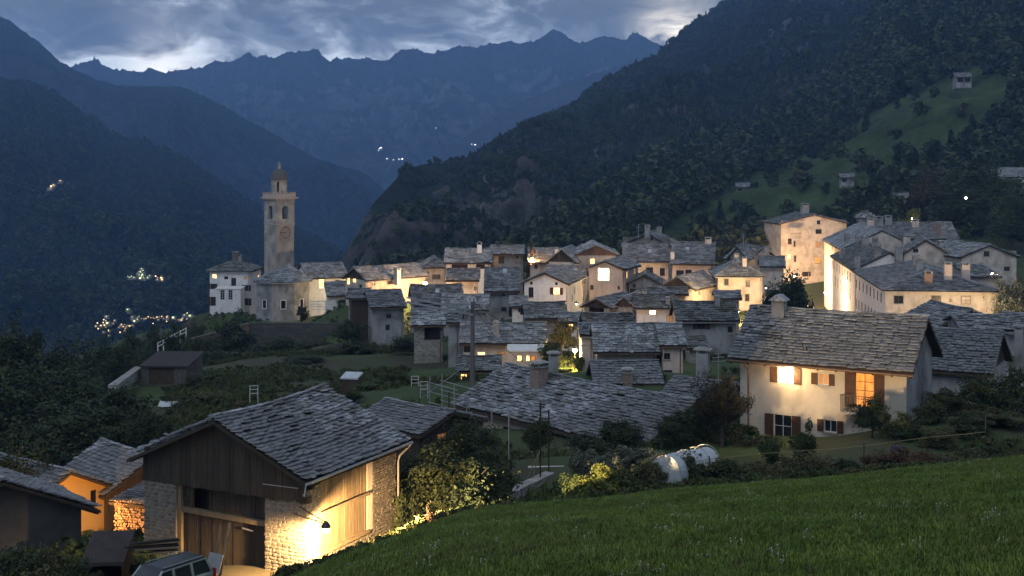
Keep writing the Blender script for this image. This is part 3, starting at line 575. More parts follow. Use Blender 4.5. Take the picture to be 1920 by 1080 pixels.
# ================================================================== houses
HOUSES = {}
class House:
    """x1,y1: pixel of the eave's left end at depth Y; x2: pixel column of its right end; ang: turn of the front wall;
    kind: 'p' ridge along the front, 'g' gable in front, 'h' hipped, 's' single slope; ry: pixel row of the ridge"""
    def __init__(s, name, label, cat, x1, y1, Y, x2, ang=0, D=None, kind='p', ry=None, pitch=27, wall='plaster_white', h=None, base=None,
                 oe=.55, og=.4, row=.42, wid=.62, th=.05, single=False, slate='slate', wins=(), chims=(), group=None, rafters=False,
                 gable_mat=None, sag=0, wallside=None, rough=1.0, roofmat='wood_dark', side_open=None, slates=True, Wd=None, backslates=True, under=2.5):
        a = R(ang); ca, sa = math.cos(a), math.sin(a); s.ang = a
        c = P(x1, y1, Y); k2 = (x2-960)/F
        W_ = Wd or (k2*Y-c.x)/(ca-k2*sa)
        kr = kind
        if ry is not None:
            def solve(Dd):
                if kind in 'ph': q = (c.x-sa*Dd/2 + (ca*W_/2 if kind=='h' else 0), c.y+ca*Dd/2 + (sa*W_/2 if kind=='h' else 0)); run = Dd/2 if kind == 'p' else min(Dd, W_)/2
                elif kind == 's': q = (c.x-sa*Dd, c.y+ca*Dd); run = Dd
                else: q = (c.x+ca*W_/2, c.y+sa*W_/2); run = W_/2
                return (Zp(ry, q[1]) - c.z), run
            if D is None:
                best = None
                for Dd in np.arange(1.5, 24, .1):
                    rise, run = solve(Dd); e = abs(rise/run - math.tan(R(pitch)))
                    if best is None or e < best[0]: best = (e, Dd, rise)
                D = best[1]; rise = best[2]
            else: rise, _ = solve(D)
        else:
            D = D or 8; rise = math.tan(R(pitch))*(D/2 if kind == 'p' else D if kind == 's' else W_/2 if kind == 'g' else min(D, W_)/2)
        if rise < .2: print('LOW RISE', name, label, rise); rise = .3
        s.W, s.D, s.rise, s.kind = W_, D, rise, kind
        cx, cy = c.x+ca*W_/2-sa*D/2, c.y+sa*W_/2+ca*D/2
        g = base if base is not None else min(Gs(cx, cy), Gs(c.x+ca*W_/2, c.y+sa*W_/2))
        if h is not None: g = c.z-h
        s.h = c.z-g
        if s.h < 2.3: s.h = 2.3; g = c.z-2.3
        HOUSES[label] = s
        print('H %-34s Y%5.0f W%5.1f D%5.1f h%5.1f pitch %4.1f' % (label[:34], Y, W_, D, s.h, math.degrees(math.atan(rise/((D/2 if kind=='p' else D if kind=='s' else W_/2 if kind=='g' else min(D,W_)/2))))))
        s.sag = sag if sag else (.05+.10*((W_*7.3) % 1))*(0 if kind in 'hs' else 1)
        if slate == 'slate' and not single: slate = ('slate','slate_light','slate_moss','slate','slate_light')[int(W_*13+D*7) % 5]
        s.root = empty(name, (c.x, c.y, g), a, label, cat, group); s.inv = (Matrix.Translation(s.root.location) @ Matrix.Rotation(a, 4, 'Z')).inverted()
        s.oe = min(oe, W_*.15); s.og = min(og, W_*.15); s.wallmat = wall; s.under = under
        ox = s.og if kind == 'p' or kind == 's' else s.oe; oy = s.oe if kind in 'phs' else s.og
        if kind == 'h': ox = oy = s.oe
        s.x0, s.x1, s.y0, s.y1 = ox, W_-ox, oy, D-oy
        s.holes = {'f': [], 'b': [], 'l': [], 'r': []}
        for wn in wins: s.add_win(*wn)
        s.walls(wall, gable_mat, side_open, wallside); s.roof(roofmat, row, wid, th, single, slate, rough, slates, backslates)
        for cspec in chims: s.chimney(*cspec)
        if rafters: s.rafters()
        if 55 < Y < 300 and slates and not single and kind in 'pgh' and side_open is None: s.pipes()
    def ray(s, px, py):
        o = s.inv @ Vector((0,0,0)); d = (s.inv.to_3x3() @ Vector(((px-960)/F, 1, -(py-H0)/F))); return o, d
    def on_wall(s, side, px, py):
        o, d = s.ray(px, py)
        if side in 'fb': t = ((s.y0 if side == 'f' else s.y1)-o.y)/d.y; q = o+d*t; return q.x-s.x0, q.z
        t = ((s.x0 if side == 'l' else s.x1)-o.x)/d.x; q = o+d*t
        return (s.y1-q.y if side == 'l' else q.y-s.y0), q.z
    def wallz(s, side, u):   # roof height above a wall point
        if s.kind == 'p' and side in 'lr' or s.kind == 'g' and side in 'fb':
            Ln = s.D if s.kind == 'p' else s.W; run = Ln/2; e = s.oe+u; return s.h + s.rise*min(e, Ln-e)/run - .16
        if s.kind == 's':
            if side in 'lr': e = (s.y0+u) if side == 'r' else (s.y1-u)
            else: e = s.y0 if side == 'f' else s.y1
            return s.h+s.rise*e/s.D-.16
        run = (s.D if s.kind == 'p' else s.W if s.kind == 'g' else min(s.D, s.W))/2
        return s.h + s.rise*s.oe/run-.16
    def add_win(s, side, px, py, ww, hh, style='dark', shut=None, depth=.16, opts=''):
        u, v = s.on_wall(side, px, py); s.holes[side].append(dict(u=u, v=v, w=ww, h=hh, style=style, shut=shut, depth=depth, opts=opts))
    def frame(s, side):
        if side == 'f': return Vector((s.x0, s.y0, 0)), Vector((1,0,0)), Vector((0,-1,0)), s.x1-s.x0
        if side == 'r': return Vector((s.x1, s.y0, 0)), Vector((0,1,0)), Vector((1,0,0)), s.y1-s.y0
        if side == 'b': return Vector((s.x1, s.y1, 0)), Vector((-1,0,0)), Vector((0,1,0)), s.x1-s.x0
        return Vector((s.x0, s.y1, 0)), Vector((0,-1,0)), Vector((-1,0,0)), s.y1-s.y0
    def walls(s, wall, gmat, side_open, wallside):
        groups = {}
        for side in 'frbl':
            if side_open and side in side_open: continue
            m = (wallside or {}).get(side, wall); mb = groups.setdefault(m, MB())
            o, ux, n, wd = s.frame(side)
            hs = []
            for hh in s.holes[side]:
                if hh['w'] >= wd-.1: hh['w'] = wd*.6
                hh['u'] = min(max(hh['u'], hh['w']/2+.05), wd-hh['w']/2-.05); hh['v'] = max(hh['v'], hh['h']/2+.02)
                top = min(s.wallz(side, hh['u']-hh['w']/2), s.wallz(side, hh['u']+hh['w']/2))-.04
                if hh['v']+hh['h']/2 > top: hh['v'] = top-hh['h']/2
                ok = all(abs(hh['u']-q['u']) > (hh['w']+q['w'])/2+.02 or abs(hh['v']-q['v']) > (hh['h']+q['h'])/2+.02 for q in hs)
                if ok: hs.append(hh)
            s.holes[side] = hs
            us = sorted({0.0, wd, wd/2} | {x for q in hs for x in (q['u']-q['w']/2, q['u']+q['w']/2)}); vs = sorted({-s.under, 0.0} | {x for q in hs for x in (q['v']-q['h']/2, q['v']+q['h']/2)})
            pt = lambda u, v, dep=0: o+ux*u+Vector((0,0,v))-n*dep
            for i in range(len(us)-1):
                ua, ub = us[i], us[i+1]; um = (ua+ub)/2
                if ub-ua < 1e-4: continue
                lev = [v for v in vs]
                for j in range(len(lev)-1):
                    va, vb = lev[j], lev[j+1]; vm = (va+vb)/2
                    if vb-va < 1e-4: continue
                    if any(abs(um-q['u']) < q['w']/2 and abs(vm-q['v']) < q['h']/2 for q in hs): continue
                    mb.face([pt(ua,va), pt(ub,va), pt(ub,vb), pt(ua,vb)])
                mb.face([pt(ua,lev[-1]), pt(ub,lev[-1]), pt(ub,s.wallz(side,ub)), pt(ua,s.wallz(side,ua))])
            for q in hs:
                a, b, c, e, dp = q['u']-q['w']/2, q['u']+q['w']/2, q['v']-q['h']/2, q['v']+q['h']/2, q['depth']
                mb.face([pt(a,c),pt(b,c),pt(b,c,dp),pt(a,c,dp)]); mb.face([pt(a,e,dp),pt(b,e,dp),pt(b,e),pt(a,e)])
                mb.face([pt(a,c,dp),pt(a,e,dp),pt(a,e),pt(a,c)]); mb.face([pt(b,c),pt(b,e),pt(b,e,dp),pt(b,c,dp)])
                s.window(side, q, pt)
            if gmat and (s.kind == 'g' and side in 'fb' or s.kind == 'p' and side in 'lr'):   # boarded gable, proud of the wall
                gb = MB(); z0 = s.wallz(side, 0)-.1; nb = int(wd/.28); bw = wd/nb
                for i in range(nb):
                    ua, ub = i*bw+.01, (i+1)*bw-.01; za, zb = s.wallz(side, ua)-.02, s.wallz(side, ub)-.02; dd = .04+.015*(i % 2); dz_ = -.1*((i*7) % 3)/3
                    b0 = [pt(ua,z0+dz_,0.005),pt(ub,z0+dz_,0.005),pt(ub,z0+dz_,-dd),pt(ua,z0+dz_,-dd)]; t0 = [pt(ua,za,0.005),pt(ub,zb,0.005),pt(ub,zb,-dd),pt(ua,za,-dd)]
                    gb.hexa(b0+t0)
                g_ = gb.build('gable_boards', MAT[gmat], s.root); g_['kind'] = 'stuff'
        for m, mb in groups.items(): mb.build('wall', MAT[m], s.root)
    def window(s, side, q, pt):
        a, b, c, e, dp = q['u']-q['w']/2, q['u']+q['w']/2, q['v']-q['h']/2, q['v']+q['h']/2, q['depth']; st = q['style']
        fr = MB(); t = .045 if q['w'] < 1.2 else .06
        def bx(m_, u0, v0, u1, v1, d0, d1):
            P_ = [pt(u0,v0,d0),pt(u1,v0,d0),pt(u1,v0,d1),pt(u0,v0,d1)]; T_ = [pt(u0,v1,d0),pt(u1,v1,d0),pt(u1,v1,d1),pt(u0,v1,d1)]; m_.hexa(P_+T_)
        if st == 'open':
            mb = MB(); bx(mb, a-.005, c-.005, b+.005, e+.005, dp+1.0, dp+1.05)
            mb.face([pt(a,c,dp),pt(b,c,dp),pt(b,c,dp+1),pt(a,c,dp+1)]); mb.face([pt(a,e,dp+1),pt(b,e,dp+1),pt(b,e,dp),pt(a,e,dp)]); mb.face([pt(a,c,dp),pt(a,c,dp+1),pt(a,e,dp+1),pt(a,e,dp)]); mb.face([pt(b,c,dp+1),pt(b,c,dp),pt(b,e,dp),pt(b,e,dp+1)])
            mb.build('opening', MAT['wood_dark'], s.root); return
        isdoor = st == 'door'
        d0, d1 = dp-.05, dp
        bx(fr, a, c, a+t, e, d0, d1); bx(fr, b-t, c, b, e, d0, d1); bx(fr, a+t, e-t, b-t, e, d0, d1); bx(fr, a+t, c, b-t, c+t, d0, d1)
        um = (a+b)/2
        if q['w'] > .55 and not isdoor: bx(fr, um-t/2, c+t, um+t/2, e-t, d0+.002, d1)
        if q['h'] > 1.0 and not isdoor:
            for k in range(1, 2 if q['h'] < 1.7 else 4):
                vv = c+(e-c)*k/(2 if q['h'] < 1.7 else 4); bx(fr, a+t, vv-.02, um-t/2, vv+.02, d0+.004, d1); bx(fr, um+t/2, vv-.02, b-t, vv+.02, d0+.004, d1)
        f = fr.build('window' if not isdoor else 'door', MAT['frame_white' if 'w' in q['opts'] else 'frame_brown'], s.root)
        pn = MB(); bx(pn, a+t*.5, c+t*.5, b-t*.5, e-t*.5, dp-.035, dp-.02)
        pn.build('pane' if not isdoor else 'door_leaf', MAT[{'dark':'glass_dark','lit':'lit_warm','orange':'lit_orange','dim':'lit_dim','bright':'lit_bright','door':'wood_dark','blind':'plaster_cream','closed':'shutter_brown'}[st]], f)
        if 's' in q['opts']:
            sl = MB(); bx(sl, a-.08, c-.09, b+.08, c-.004, -.09, .0); sl.build('sill', MAT['stone_plain'], s.root)
        if 'm' in q['opts']:  # painted surround
            sr = MB(); k = .12
            bx(sr, a-k, c-k, a-.003, e+k, -.025, .0); bx(sr, b+.003, c-k, b+k, e+k, -.025, 0); bx(sr, a-.003, e+.003, b+.003, e+k, -.025, 0); bx(sr, a-.003, c-k, b+.003, c-.003, -.025, 0); sr.build('surround', MAT['stone_plain'], s.root)
        if q['shut']:
            sw = q['w']/2*q['shut'] if isinstance(q['shut'], float) else q['w']/2
            for sgn in (-1, 1):
                if 'l' in q['opts'] and sgn > 0 or 'r' in q['opts'] and sgn < 0: continue
                sh = MB(); u0, u1 = (a-sw-.02, a-.02) if sgn < 0 else (b+.02, b+sw+.02)
                bx(sh, u0, c, u1, e, -.05, -.012)
                nn_ = max(2, int((e-c)/.14))
                if q['w'] > .7:
                    for k in range(nn_): vv = c+.05+(e-c-.1)*(k+.5)/nn_; bx(sh, u0+.04, vv-.018, u1-.04, vv+.018, -.066, -.049)
                sh.build('shutter', MAT['shutter_brown'], s.root)
    def roof(s, rm, row, wid, th, single, slate, rough, slates_on, backslates):
        W_, D, h, rise, k = s.W, s.D, s.h, s.rise, s.kind; T = .14; mb = MB(); A = []; sag = s.sag
        sd = int(W_*100+D*10)
        def slab(p4):  # p4 ccw from above, thickness below
            dn = Vector((0,0,-T)); p4 = [Vector(p)-Vector((0,0,sag*.9)) for p in p4]; n = len(p4)
            mb.face(p4); mb.face([p+dn for p in p4][::-1])
            for i in range(n): a, b = p4[i], p4[(i+1) % n]; mb.face([a+dn, b+dn, b, a])
        if k == 'p':
            Sl = math.hypot(D/2, rise); c_, s_ = D/2/Sl, rise/Sl
            slab([(0,0,h),(W_,0,h),(W_,D/2,h+rise),(0,D/2,h+rise)]); slab([(0,D/2,h+rise),(W_,D/2,h+rise),(W_,D,h),(0,D,h)])
            A.append(((0,0,h),(1,0,0),(0,c_,s_),W_,Sl,None,None)); A.append(((W_,D,h),(-1,0,0),(0,-c_,s_),W_,Sl,None,None))
            rid = [((0,D/2,h+rise),(W_,D/2,h+rise))]
        elif k == 'g':
            Sl = math.hypot(W_/2, rise); c_, s_ = W_/2/Sl, rise/Sl
            slab([(0,0,h),(W_/2,0,h+rise),(W_/2,D,h+rise),(0,D,h)]); slab([(W_/2,0,h+rise),(W_,0,h),(W_,D,h),(W_/2,D,h+rise)])
            A.append(((W_,0,h),(0,1,0),(-c_,0,s_),D,Sl,None,None)); A.append(((0,D,h),(0,-1,0),(c_,0,s_),D,Sl,None,None))
            rid = [((W_/2,0,h+rise),(W_/2,D,h+rise))]
        elif k == 's':
            Sl = math.hypot(D, rise); c_, s_ = D/Sl, rise/Sl
            slab([(0,0,h),(W_,0,h),(W_,D,h+rise),(0,D,h+rise)]); A.append(((0,0,h),(1,0,0),(0,c_,s_),W_,Sl,None,None)); rid = []
        else:
            m = min(W_, D)/2; Sl = math.hypot(m, rise); c_, s_ = m/Sl, rise/Sl; q = c_
            if W_ >= D: r1, r2 = Vector((m,D/2,h+rise)), Vector((W_-m,D/2,h+rise))
            else: r1, r2 = Vector((W_/2,m,h+rise)), Vector((W_/2,D-m,h+rise))
            c4 = [Vector((0,0,h)),Vector((W_,0,h)),Vector((W_,D,h)),Vector((0,D,h))]
            if W_ >= D: slab([c4[0],c4[1],r2,r1]); slab([c4[1],c4[2],r2]); slab([c4[2],c4[3],r1,r2]); slab([c4[3],c4[0],r1])
            else: slab([c4[0],c4[1],r1]); slab([c4[1],c4[2],r2,r1]); slab([c4[2],c4[3],r2]); slab([c4[3],c4[0],r1,r2])
            for p0, ux, up, Ln in (((0,0,h),(1,0,0),(0,c_,s_),W_),((W_,0,h),(0,1,0),(-c_,0,s_),D),((W_,D,h),(-1,0,0),(0,-c_,s_),W_),((0,D,h),(0,-1,0),(c_,0,s_),D)):
                A.append((p0,ux,up,Ln,Sl,(lambda t, q=q: t*q),(lambda t, q=q, Ln=Ln: Ln-t*q)))
            rid = [(r1,r2)]+[(c4[0],r1),(c4[1],r2 if W_>=D else r1),(c4[2],r2),(c4[3],r1 if W_>=D else r2)]
        ro = mb.build('roof', MAT[rm], s.root); s.roof_o = ro
        if slates_on:
            rows = []
            for i, (p0,ux,up,Ln,Sl_,xa,xb) in enumerate(A):
                rows += slate_rows(p0,ux,up,Ln,Sl_,row,wid,th,sd+i*31,xa,xb,rough,sag)
            lay_slates(rows, ro, slate, single, s.root)
            rb = MB(); r = random.Random(sd)
            for a, b in rid:
                a, b = Vector(a), Vector(b); Lr = (b-a).length; n = max(1, int(Lr/(wid*1.1)))
                for i in range(n):
                    p, q_ = a.lerp(b, i/n), a.lerp(b, (i+1.12)/n); tm = (i+.5)/n; zz = th*2.3+.02+r.uniform(0,.03)-(sag*4*tm*(1-tm) if len(rid) == 1 else 0); rb.bar(p+Vector((0,0,zz)), q_+Vector((0,0,zz+r.uniform(-.02,.03))), wid*.55, th)
            if rid: o_ = rb.build('ridge_slates', MAT[slate], ro); o_['kind'] = 'stuff'
    def roof_pt(s, px, py):
        """point on the visible roof slopes"""
        o, d = s.ray(px, py); W_, D, h, rise = s.W, s.D, s.h, s.rise
        def zr(x, y):
            if s.kind == 'p': return h+rise*(1-abs(y-D/2)/(D/2))
            if s.kind == 'g': return h+rise*(1-abs(x-W_/2)/(W_/2))
            if s.kind == 's': return h+rise*y/D
            m = min(W_, D)/2; return h+rise*min(1, min(x, W_-x, y, D-y)/m)
        t = 0; base = s.root.location.y
        for i in range(4000):
            t = base*.75 + i*.05*(base/100+1)*.5; q = o+d*t
            if -1 < q.x < W_+1 and -1 < q.y < D+1 and q.z <= zr(q.x, q.y): return q
        return Vector((W_/2, D/2, h+rise))
    def chimney(s, px, pyb, pyt, wpx, m='plaster_grey', style='cap'):
        q = s.roof_pt(px, pyb); Yw = (Matrix.Translation(s.root.location) @ Matrix.Rotation(s.ang, 4, 'Z') @ q).y
        w_ = wpx/F*Yw; hh = (pyb-pyt)/F*Yw; w_ = max(.35, w_)
        c = MB(); x, y, z = q; z -= .6
        top = z+.6+hh
        c.box(x-w_/2, y-w_*.4, z, x+w_/2, y+w_*.4, top-w_*.55)
        o = c.build('chimney', MAT[m], s.roof_o)
        c2 = MB(); t1 = top-w_*.55; k = w_*.10
        for sx in (-1, 1):
            for sy in (-1, 1): c2.box(x+sx*(w_/2-k)-k, y+sy*(w_*.4-k)-k, t1+.002, x+sx*(w_/2-k)+k, y+sy*(w_*.4-k)+k, t1+w_*.25)
        e = w_*.62; yy = w_*.52; z1 = t1+w_*.252
        if style == 'cap':
            c2.hexa([(x-e,y-yy,z1),(x+e,y-yy,z1),(x+e,y+yy,z1),(x-e,y+yy,z1),(x-e,y-yy,z1+.06),(x+e,y-yy,z1+.06),(x+e,y+yy,z1+.06),(x-e,y+yy,z1+.06)])
            c2.hexa([(x-e*.8,y-yy*.8,z1+.062),(x+e*.8,y-yy*.8,z1+.062),(x+e*.8,y+yy*.8,z1+.062),(x-e*.8,y+yy*.8,z1+.062),(x-e*.5,y-yy*.5,z1+.12),(x+e*.5,y-yy*.5,z1+.12),(x+e*.5,y+yy*.5,z1+.12),(x-e*.5,y+yy*.5,z1+.12)])
        else:  # little gabled hood
            zt = z1+w_*.42
            for sx in (-1, 1): c2.hexa([(x+sx*e,y-yy,z1),(x,y-yy,zt),(x,y+yy,zt),(x+sx*e,y+yy,z1),(x+sx*e,y-yy,z1+.07),(x,y-yy,zt+.07),(x,y+yy,zt+.07),(x+sx*e,y+yy,z1+.07)][::1 if sx < 0 else 1])
        c2.build('chimney_cap', MAT['stone_plain'], s.roof_o)
    def skylight(s, px, py, ww=.6, ll=.8, m='white_film'):
        q = s.roof_pt(px, py); sg = 1 if q.y < s.D/2 else -1; dz = sg*s.rise/(s.D/2) if s.kind == 'p' else 0; dx = 0
        if s.kind == 'g': dx = (1 if q.x < s.W/2 else -1)*s.rise/(s.W/2)
        f = lambda x, y, z: (q.x+x, q.y+y, q.z+z+dx*x+dz*y+.02)
        mb = MB(); mb.hexa([f(-ww/2,-ll/2,.0),f(ww/2,-ll/2,.0),f(ww/2,ll/2,.0),f(-ww/2,ll/2,.0),f(-ww/2,-ll/2,.22),f(ww/2,-ll/2,.22),f(ww/2,ll/2,.22),f(-ww/2,ll/2,.22)]); mb.build('skylight', MAT[m], s.roof_o)
    def pipes(s):
        if s.kind == 'g': a, b, c, e = (s.W+.03,.1,s.h-.1-s.sag), (s.W+.03,s.D-.1,s.h-.1-s.sag), (s.x1+.07,s.y0+.25), (s.W,.3)
        else: a, b, c, e = (.1,-.03,s.h-.1-s.sag), (s.W-.1,-.03,s.h-.1-s.sag), (s.x1-.25,s.y0-.07), (s.x1-.25,0)
        m = 'copper_pipe' if int(s.W*31) % 2 else 'metal_grey'
        mb = MB(); mb.tube([a, b], .055, 5); mb.build('gutter', MAT[m], s.root)
        mb = MB(); mb.tube([(e[0],e[1],s.h-.12-s.sag),(c[0],c[1],s.h-.65),(c[0],c[1],-.5)], .05, 5); mb.build('downpipe', MAT[m], s.root)
    def rafters(s, n=None, sz=.12):
        mb = MB(); k = s.kind
        if k == 'p':
            n = n or int(s.W/1.1); c_ = s.rise/(s.D/2)
            for i in range(n+1):
                x = .15+(s.W-.3)*i/n; o = MB(); o.bar((x,.06,s.h-.25),(x,s.y0+.2,s.h-.25+c_*(s.y0+.14)),sz,sz*1.2); o.build('rafter', MAT['wood_dark'], s.root)
        if k == 'g':
            for sx, xx in ((0, 0), (1, s.W)):
                n_ = int(s.D/1.1); c_ = s.rise/(s.W/2); sg = 1 if sx == 0 else -1
                for i in range(n_+1):
                    y = .15+(s.D-.3)*i/n_; o = MB(); o.bar((xx+sg*.06,y,s.h-.25),(xx+sg*(s.x0+.2),y,s.h-.25+c_*(s.x0+.14)),sz,sz*1.2); o.build('rafter', MAT['wood_dark'], s.root)
def lamp(label, px, py, Y, power, r=.12, color=(1.0,.60,.29), pole=None, group='street lamps of the village', bulb=True, spot=None, head='lantern'):
    p = P(px, py, Y); gz = Gs(p.x, p.y)
    o = empty('street_lamp', (p.x, p.y, gz if pole else p.z), 0, label, 'street lamp', group); z = p.z-o.location.z
    if pole:
        mb = MB(); mb.tube([(0,.25,-.3),(0,.25,z+.25),(0,.12,z+.45),(0,0,z+.42)], .045, 8); mb.build('pole', MAT['metal_dark'], o)
    else:
        mb = MB(); mb.tube([(0,.7,z+.35),(0,.35,z+.5),(0,0,z+.42)], .03, 6); mb.build('bracket', MAT['metal_dark'], o)
    sh = MB(); sh.lathe([(.30,.16),(.27,.24),(.10,.36),(.05,.42)], (0,0,z), 10); sh.build('shade', MAT['metal_dark'], o)
    b = MB(); b.lathe([(.02,-r),(r*.75,-r*.6),(r,0),(r*.75,r*.6),(.02,r)], (0,0,z), 10); bo = b.build('bulb', MAT['bulb'], o)
    bo.visible_shadow = True
    l = bpy.data.lights.new('lamp_light', 'POINT'); l.energy = power; l.color = color; l.shadow_soft_size = r*1.5
    lo = bpy.data.objects.new('lamp_light', l); COL.objects.link(lo); lo.parent = o; lo.location = (0,0,z-r-.12)
    return o
# ================================================================== the village, back to front
def HS(*a, **k): return House(*a, **k)
far = dict(row=.52, wid=.72, th=.065, oe=.6, og=.4)
mid = dict(row=.43, wid=.62, th=.055)
# --- church group
HS('villa', 'white three storey villa with hipped slate roof left of the bell tower', 'house', 386,509,255, 472, ang=-4, D=9.5, kind='h', ry=488, h=8.6, wall='plaster_white', **far,
   wins=[('f',402,518,.9,.8,'lit',None,.15,'w'),('f',424,521,.8,.6,'dark'),('f',438,529,1.0,1.7,'dark',None),('f',460,521,.7,.6,'dim'),('f',399,537,.9,1.1,'dark',1.0),('f',462,540,.9,1.2,'dark',1.0),
         ('f',400,565,1.1,1.8,'dark',1.0),('f',460,566,1.2,1.4,'dark',1.0),('r',485,520,.7,1.0,'lit'),('r',486,545,.8,1.3,'dark')],
   chims=[(430,492,475,11,'stone_plain'),(449,491,476,8,'stone_plain'),(471,493,474,11,'brick_red')])
bay = House('villa_porch', 'low white projecting porch with two arched windows on the villa front', 'porch', 403,541,251.5, 452, ang=-4, D=3.2, kind='s', pitch=4, h=5.2, wall='plaster_white', oe=.12, og=.12, slates=False, roofmat='plaster_white',
   wins=[('f',417,553,.85,1.9,'dark',None,.15,'w'),('f',432,553,.85,1.9,'dark',None,.15,'w')])
HS('church_nave', 'white walled church nave with long slate roof right of the choir', 'church', 577,523,238, 657, ang=24, D=11, kind='p', ry=495, h=8, wall='plaster_white', **far,
   wins=[('f',603,531,.9,1.9,'lit',None,.12,'w'),('f',633,534,.9,1.9,'dark')])
# choir: half octagon
def choir():
    Yc = 236; c = P(527, 527, Yc); g = Gs(c.x, c.y)-.5
    o = empty('church_choir', (c.x, c.y+1.5, g), R(12), 'grey rendered polygonal choir of the church in front of the bell tower', 'church'); h = c.z-g
    n = 8; r0 = 5.0; mb = MB()
    ang = [math.pi+math.pi*k/4-math.pi/8 for k in range(6)]; pts = [Vector((r0*math.cos(a)*1.02, r0*math.sin(a), 0)) for a in ang]
    for i in range(5):
        a, b = pts[i], pts[i+1]; z0 = Vector((0,0,-2.5)); z1 = Vector((0,0,h-.05)); u = (b-a).normalized(); L_ = (b-a).length; nn_ = Vector((u.y,-u.x,0))
        w0, w1, v0, v1 = L_/2-.42, L_/2+.42, h*.36, h*.36+1.5
        q = lambda uu, v, d=0: a+u*uu+Vector((0,0,v))-nn_*d
        if i in (1, 2, 3):
            for (ua,ub,va,vb) in ((0,w0,-2.5,h-.05),(w1,L_,-2.5,h-.05),(w0,w1,-2.5,v0),(w0,w1,v1,h-.05)): mb.face([q(ua,va),q(ub,va),q(ub,vb),q(ua,vb)])
            dp=.25
            mb.face([q(w0,v0),q(w1,v0),q(w1,v0,dp),q(w0,v0,dp)]); mb.face([q(w0,v1,dp),q(w1,v1,dp),q(w1,v1),q(w0,v1)]); mb.face([q(w0,v0,dp),q(w0,v1,dp),q(w0,v1),q(w0,v0)]); mb.face([q(w1,v0),q(w1,v1),q(w1,v1,dp),q(w1,v0,dp)])
            wf = MB()
            for (ua,ub,va,vb) in ((w0-.12,w0,v0-.12,v1+.12),(w1,w1+.12,v0-.12,v1+.12),(w0,w1,v1,v1+.12),(w0,w1,v0-.12,v0)):
                wf.hexa([q(ua,va,-.004),q(ub,va,-.004),q(ub,va,-.05),q(ua,va,-.05),q(ua,vb,-.004),q(ub,vb,-.004),q(ub,vb,-.05),q(ua,vb,-.05)])
            f = wf.build('window', MAT['plaster_white'], o); pn = MB(); pn.face([q(w0,v0,dp-.01),q(w1,v0,dp-.01),q(w1,v1,dp-.01),q(w0,v1,dp-.01)]); pn.build('pane', MAT['glass_dark'], f)
        else: mb.face([a+z0,b+z0,b+z1,a+z1])
    mb.build('wall', MAT['plaster_grey'], o)
    rp = [Vector((5.7*math.cos(a)*1.02, 5.7*math.sin(a), h)) for a in ang]; ap = Vector((1.2,.6,h+2.7)); rm = MB()
    for i in range(5): rm.face([rp[i], rp[i+1], ap]); rm.face([rp[i+1]-Vector((0,0,.15)), rp[i]-Vector((0,0,.15)), ap-Vector((0,0,.15))]); rm.face([rp[i]-Vector((0,0,.15)), rp[i+1]-Vector((0,0,.15)), rp[i+1], rp[i]])
    ro = rm.build('roof', MAT['slate'], o); rows = []
    for i in range(5):
        a, b = rp[i], rp[i+1]; u = (b-a).normalized(); m_ = (a+b)/2; Sl = (ap-m_).length; L_ = (b-a).length; t_ap = (ap-a).dot(u)
        up = (ap - (a+u*t_ap)); Sl = up.length; up.normalize()
        rows += slate_rows(a,u,up,L_,Sl,.7,.9,.06,i+3,(lambda t,Sl=Sl,ta=t_ap: ta*t/Sl),(lambda t,Sl=Sl,ta=t_ap,L_=L_: L_-(L_-ta)*t/Sl))
    lay_slates(rows, ro, 'slate')
choir()
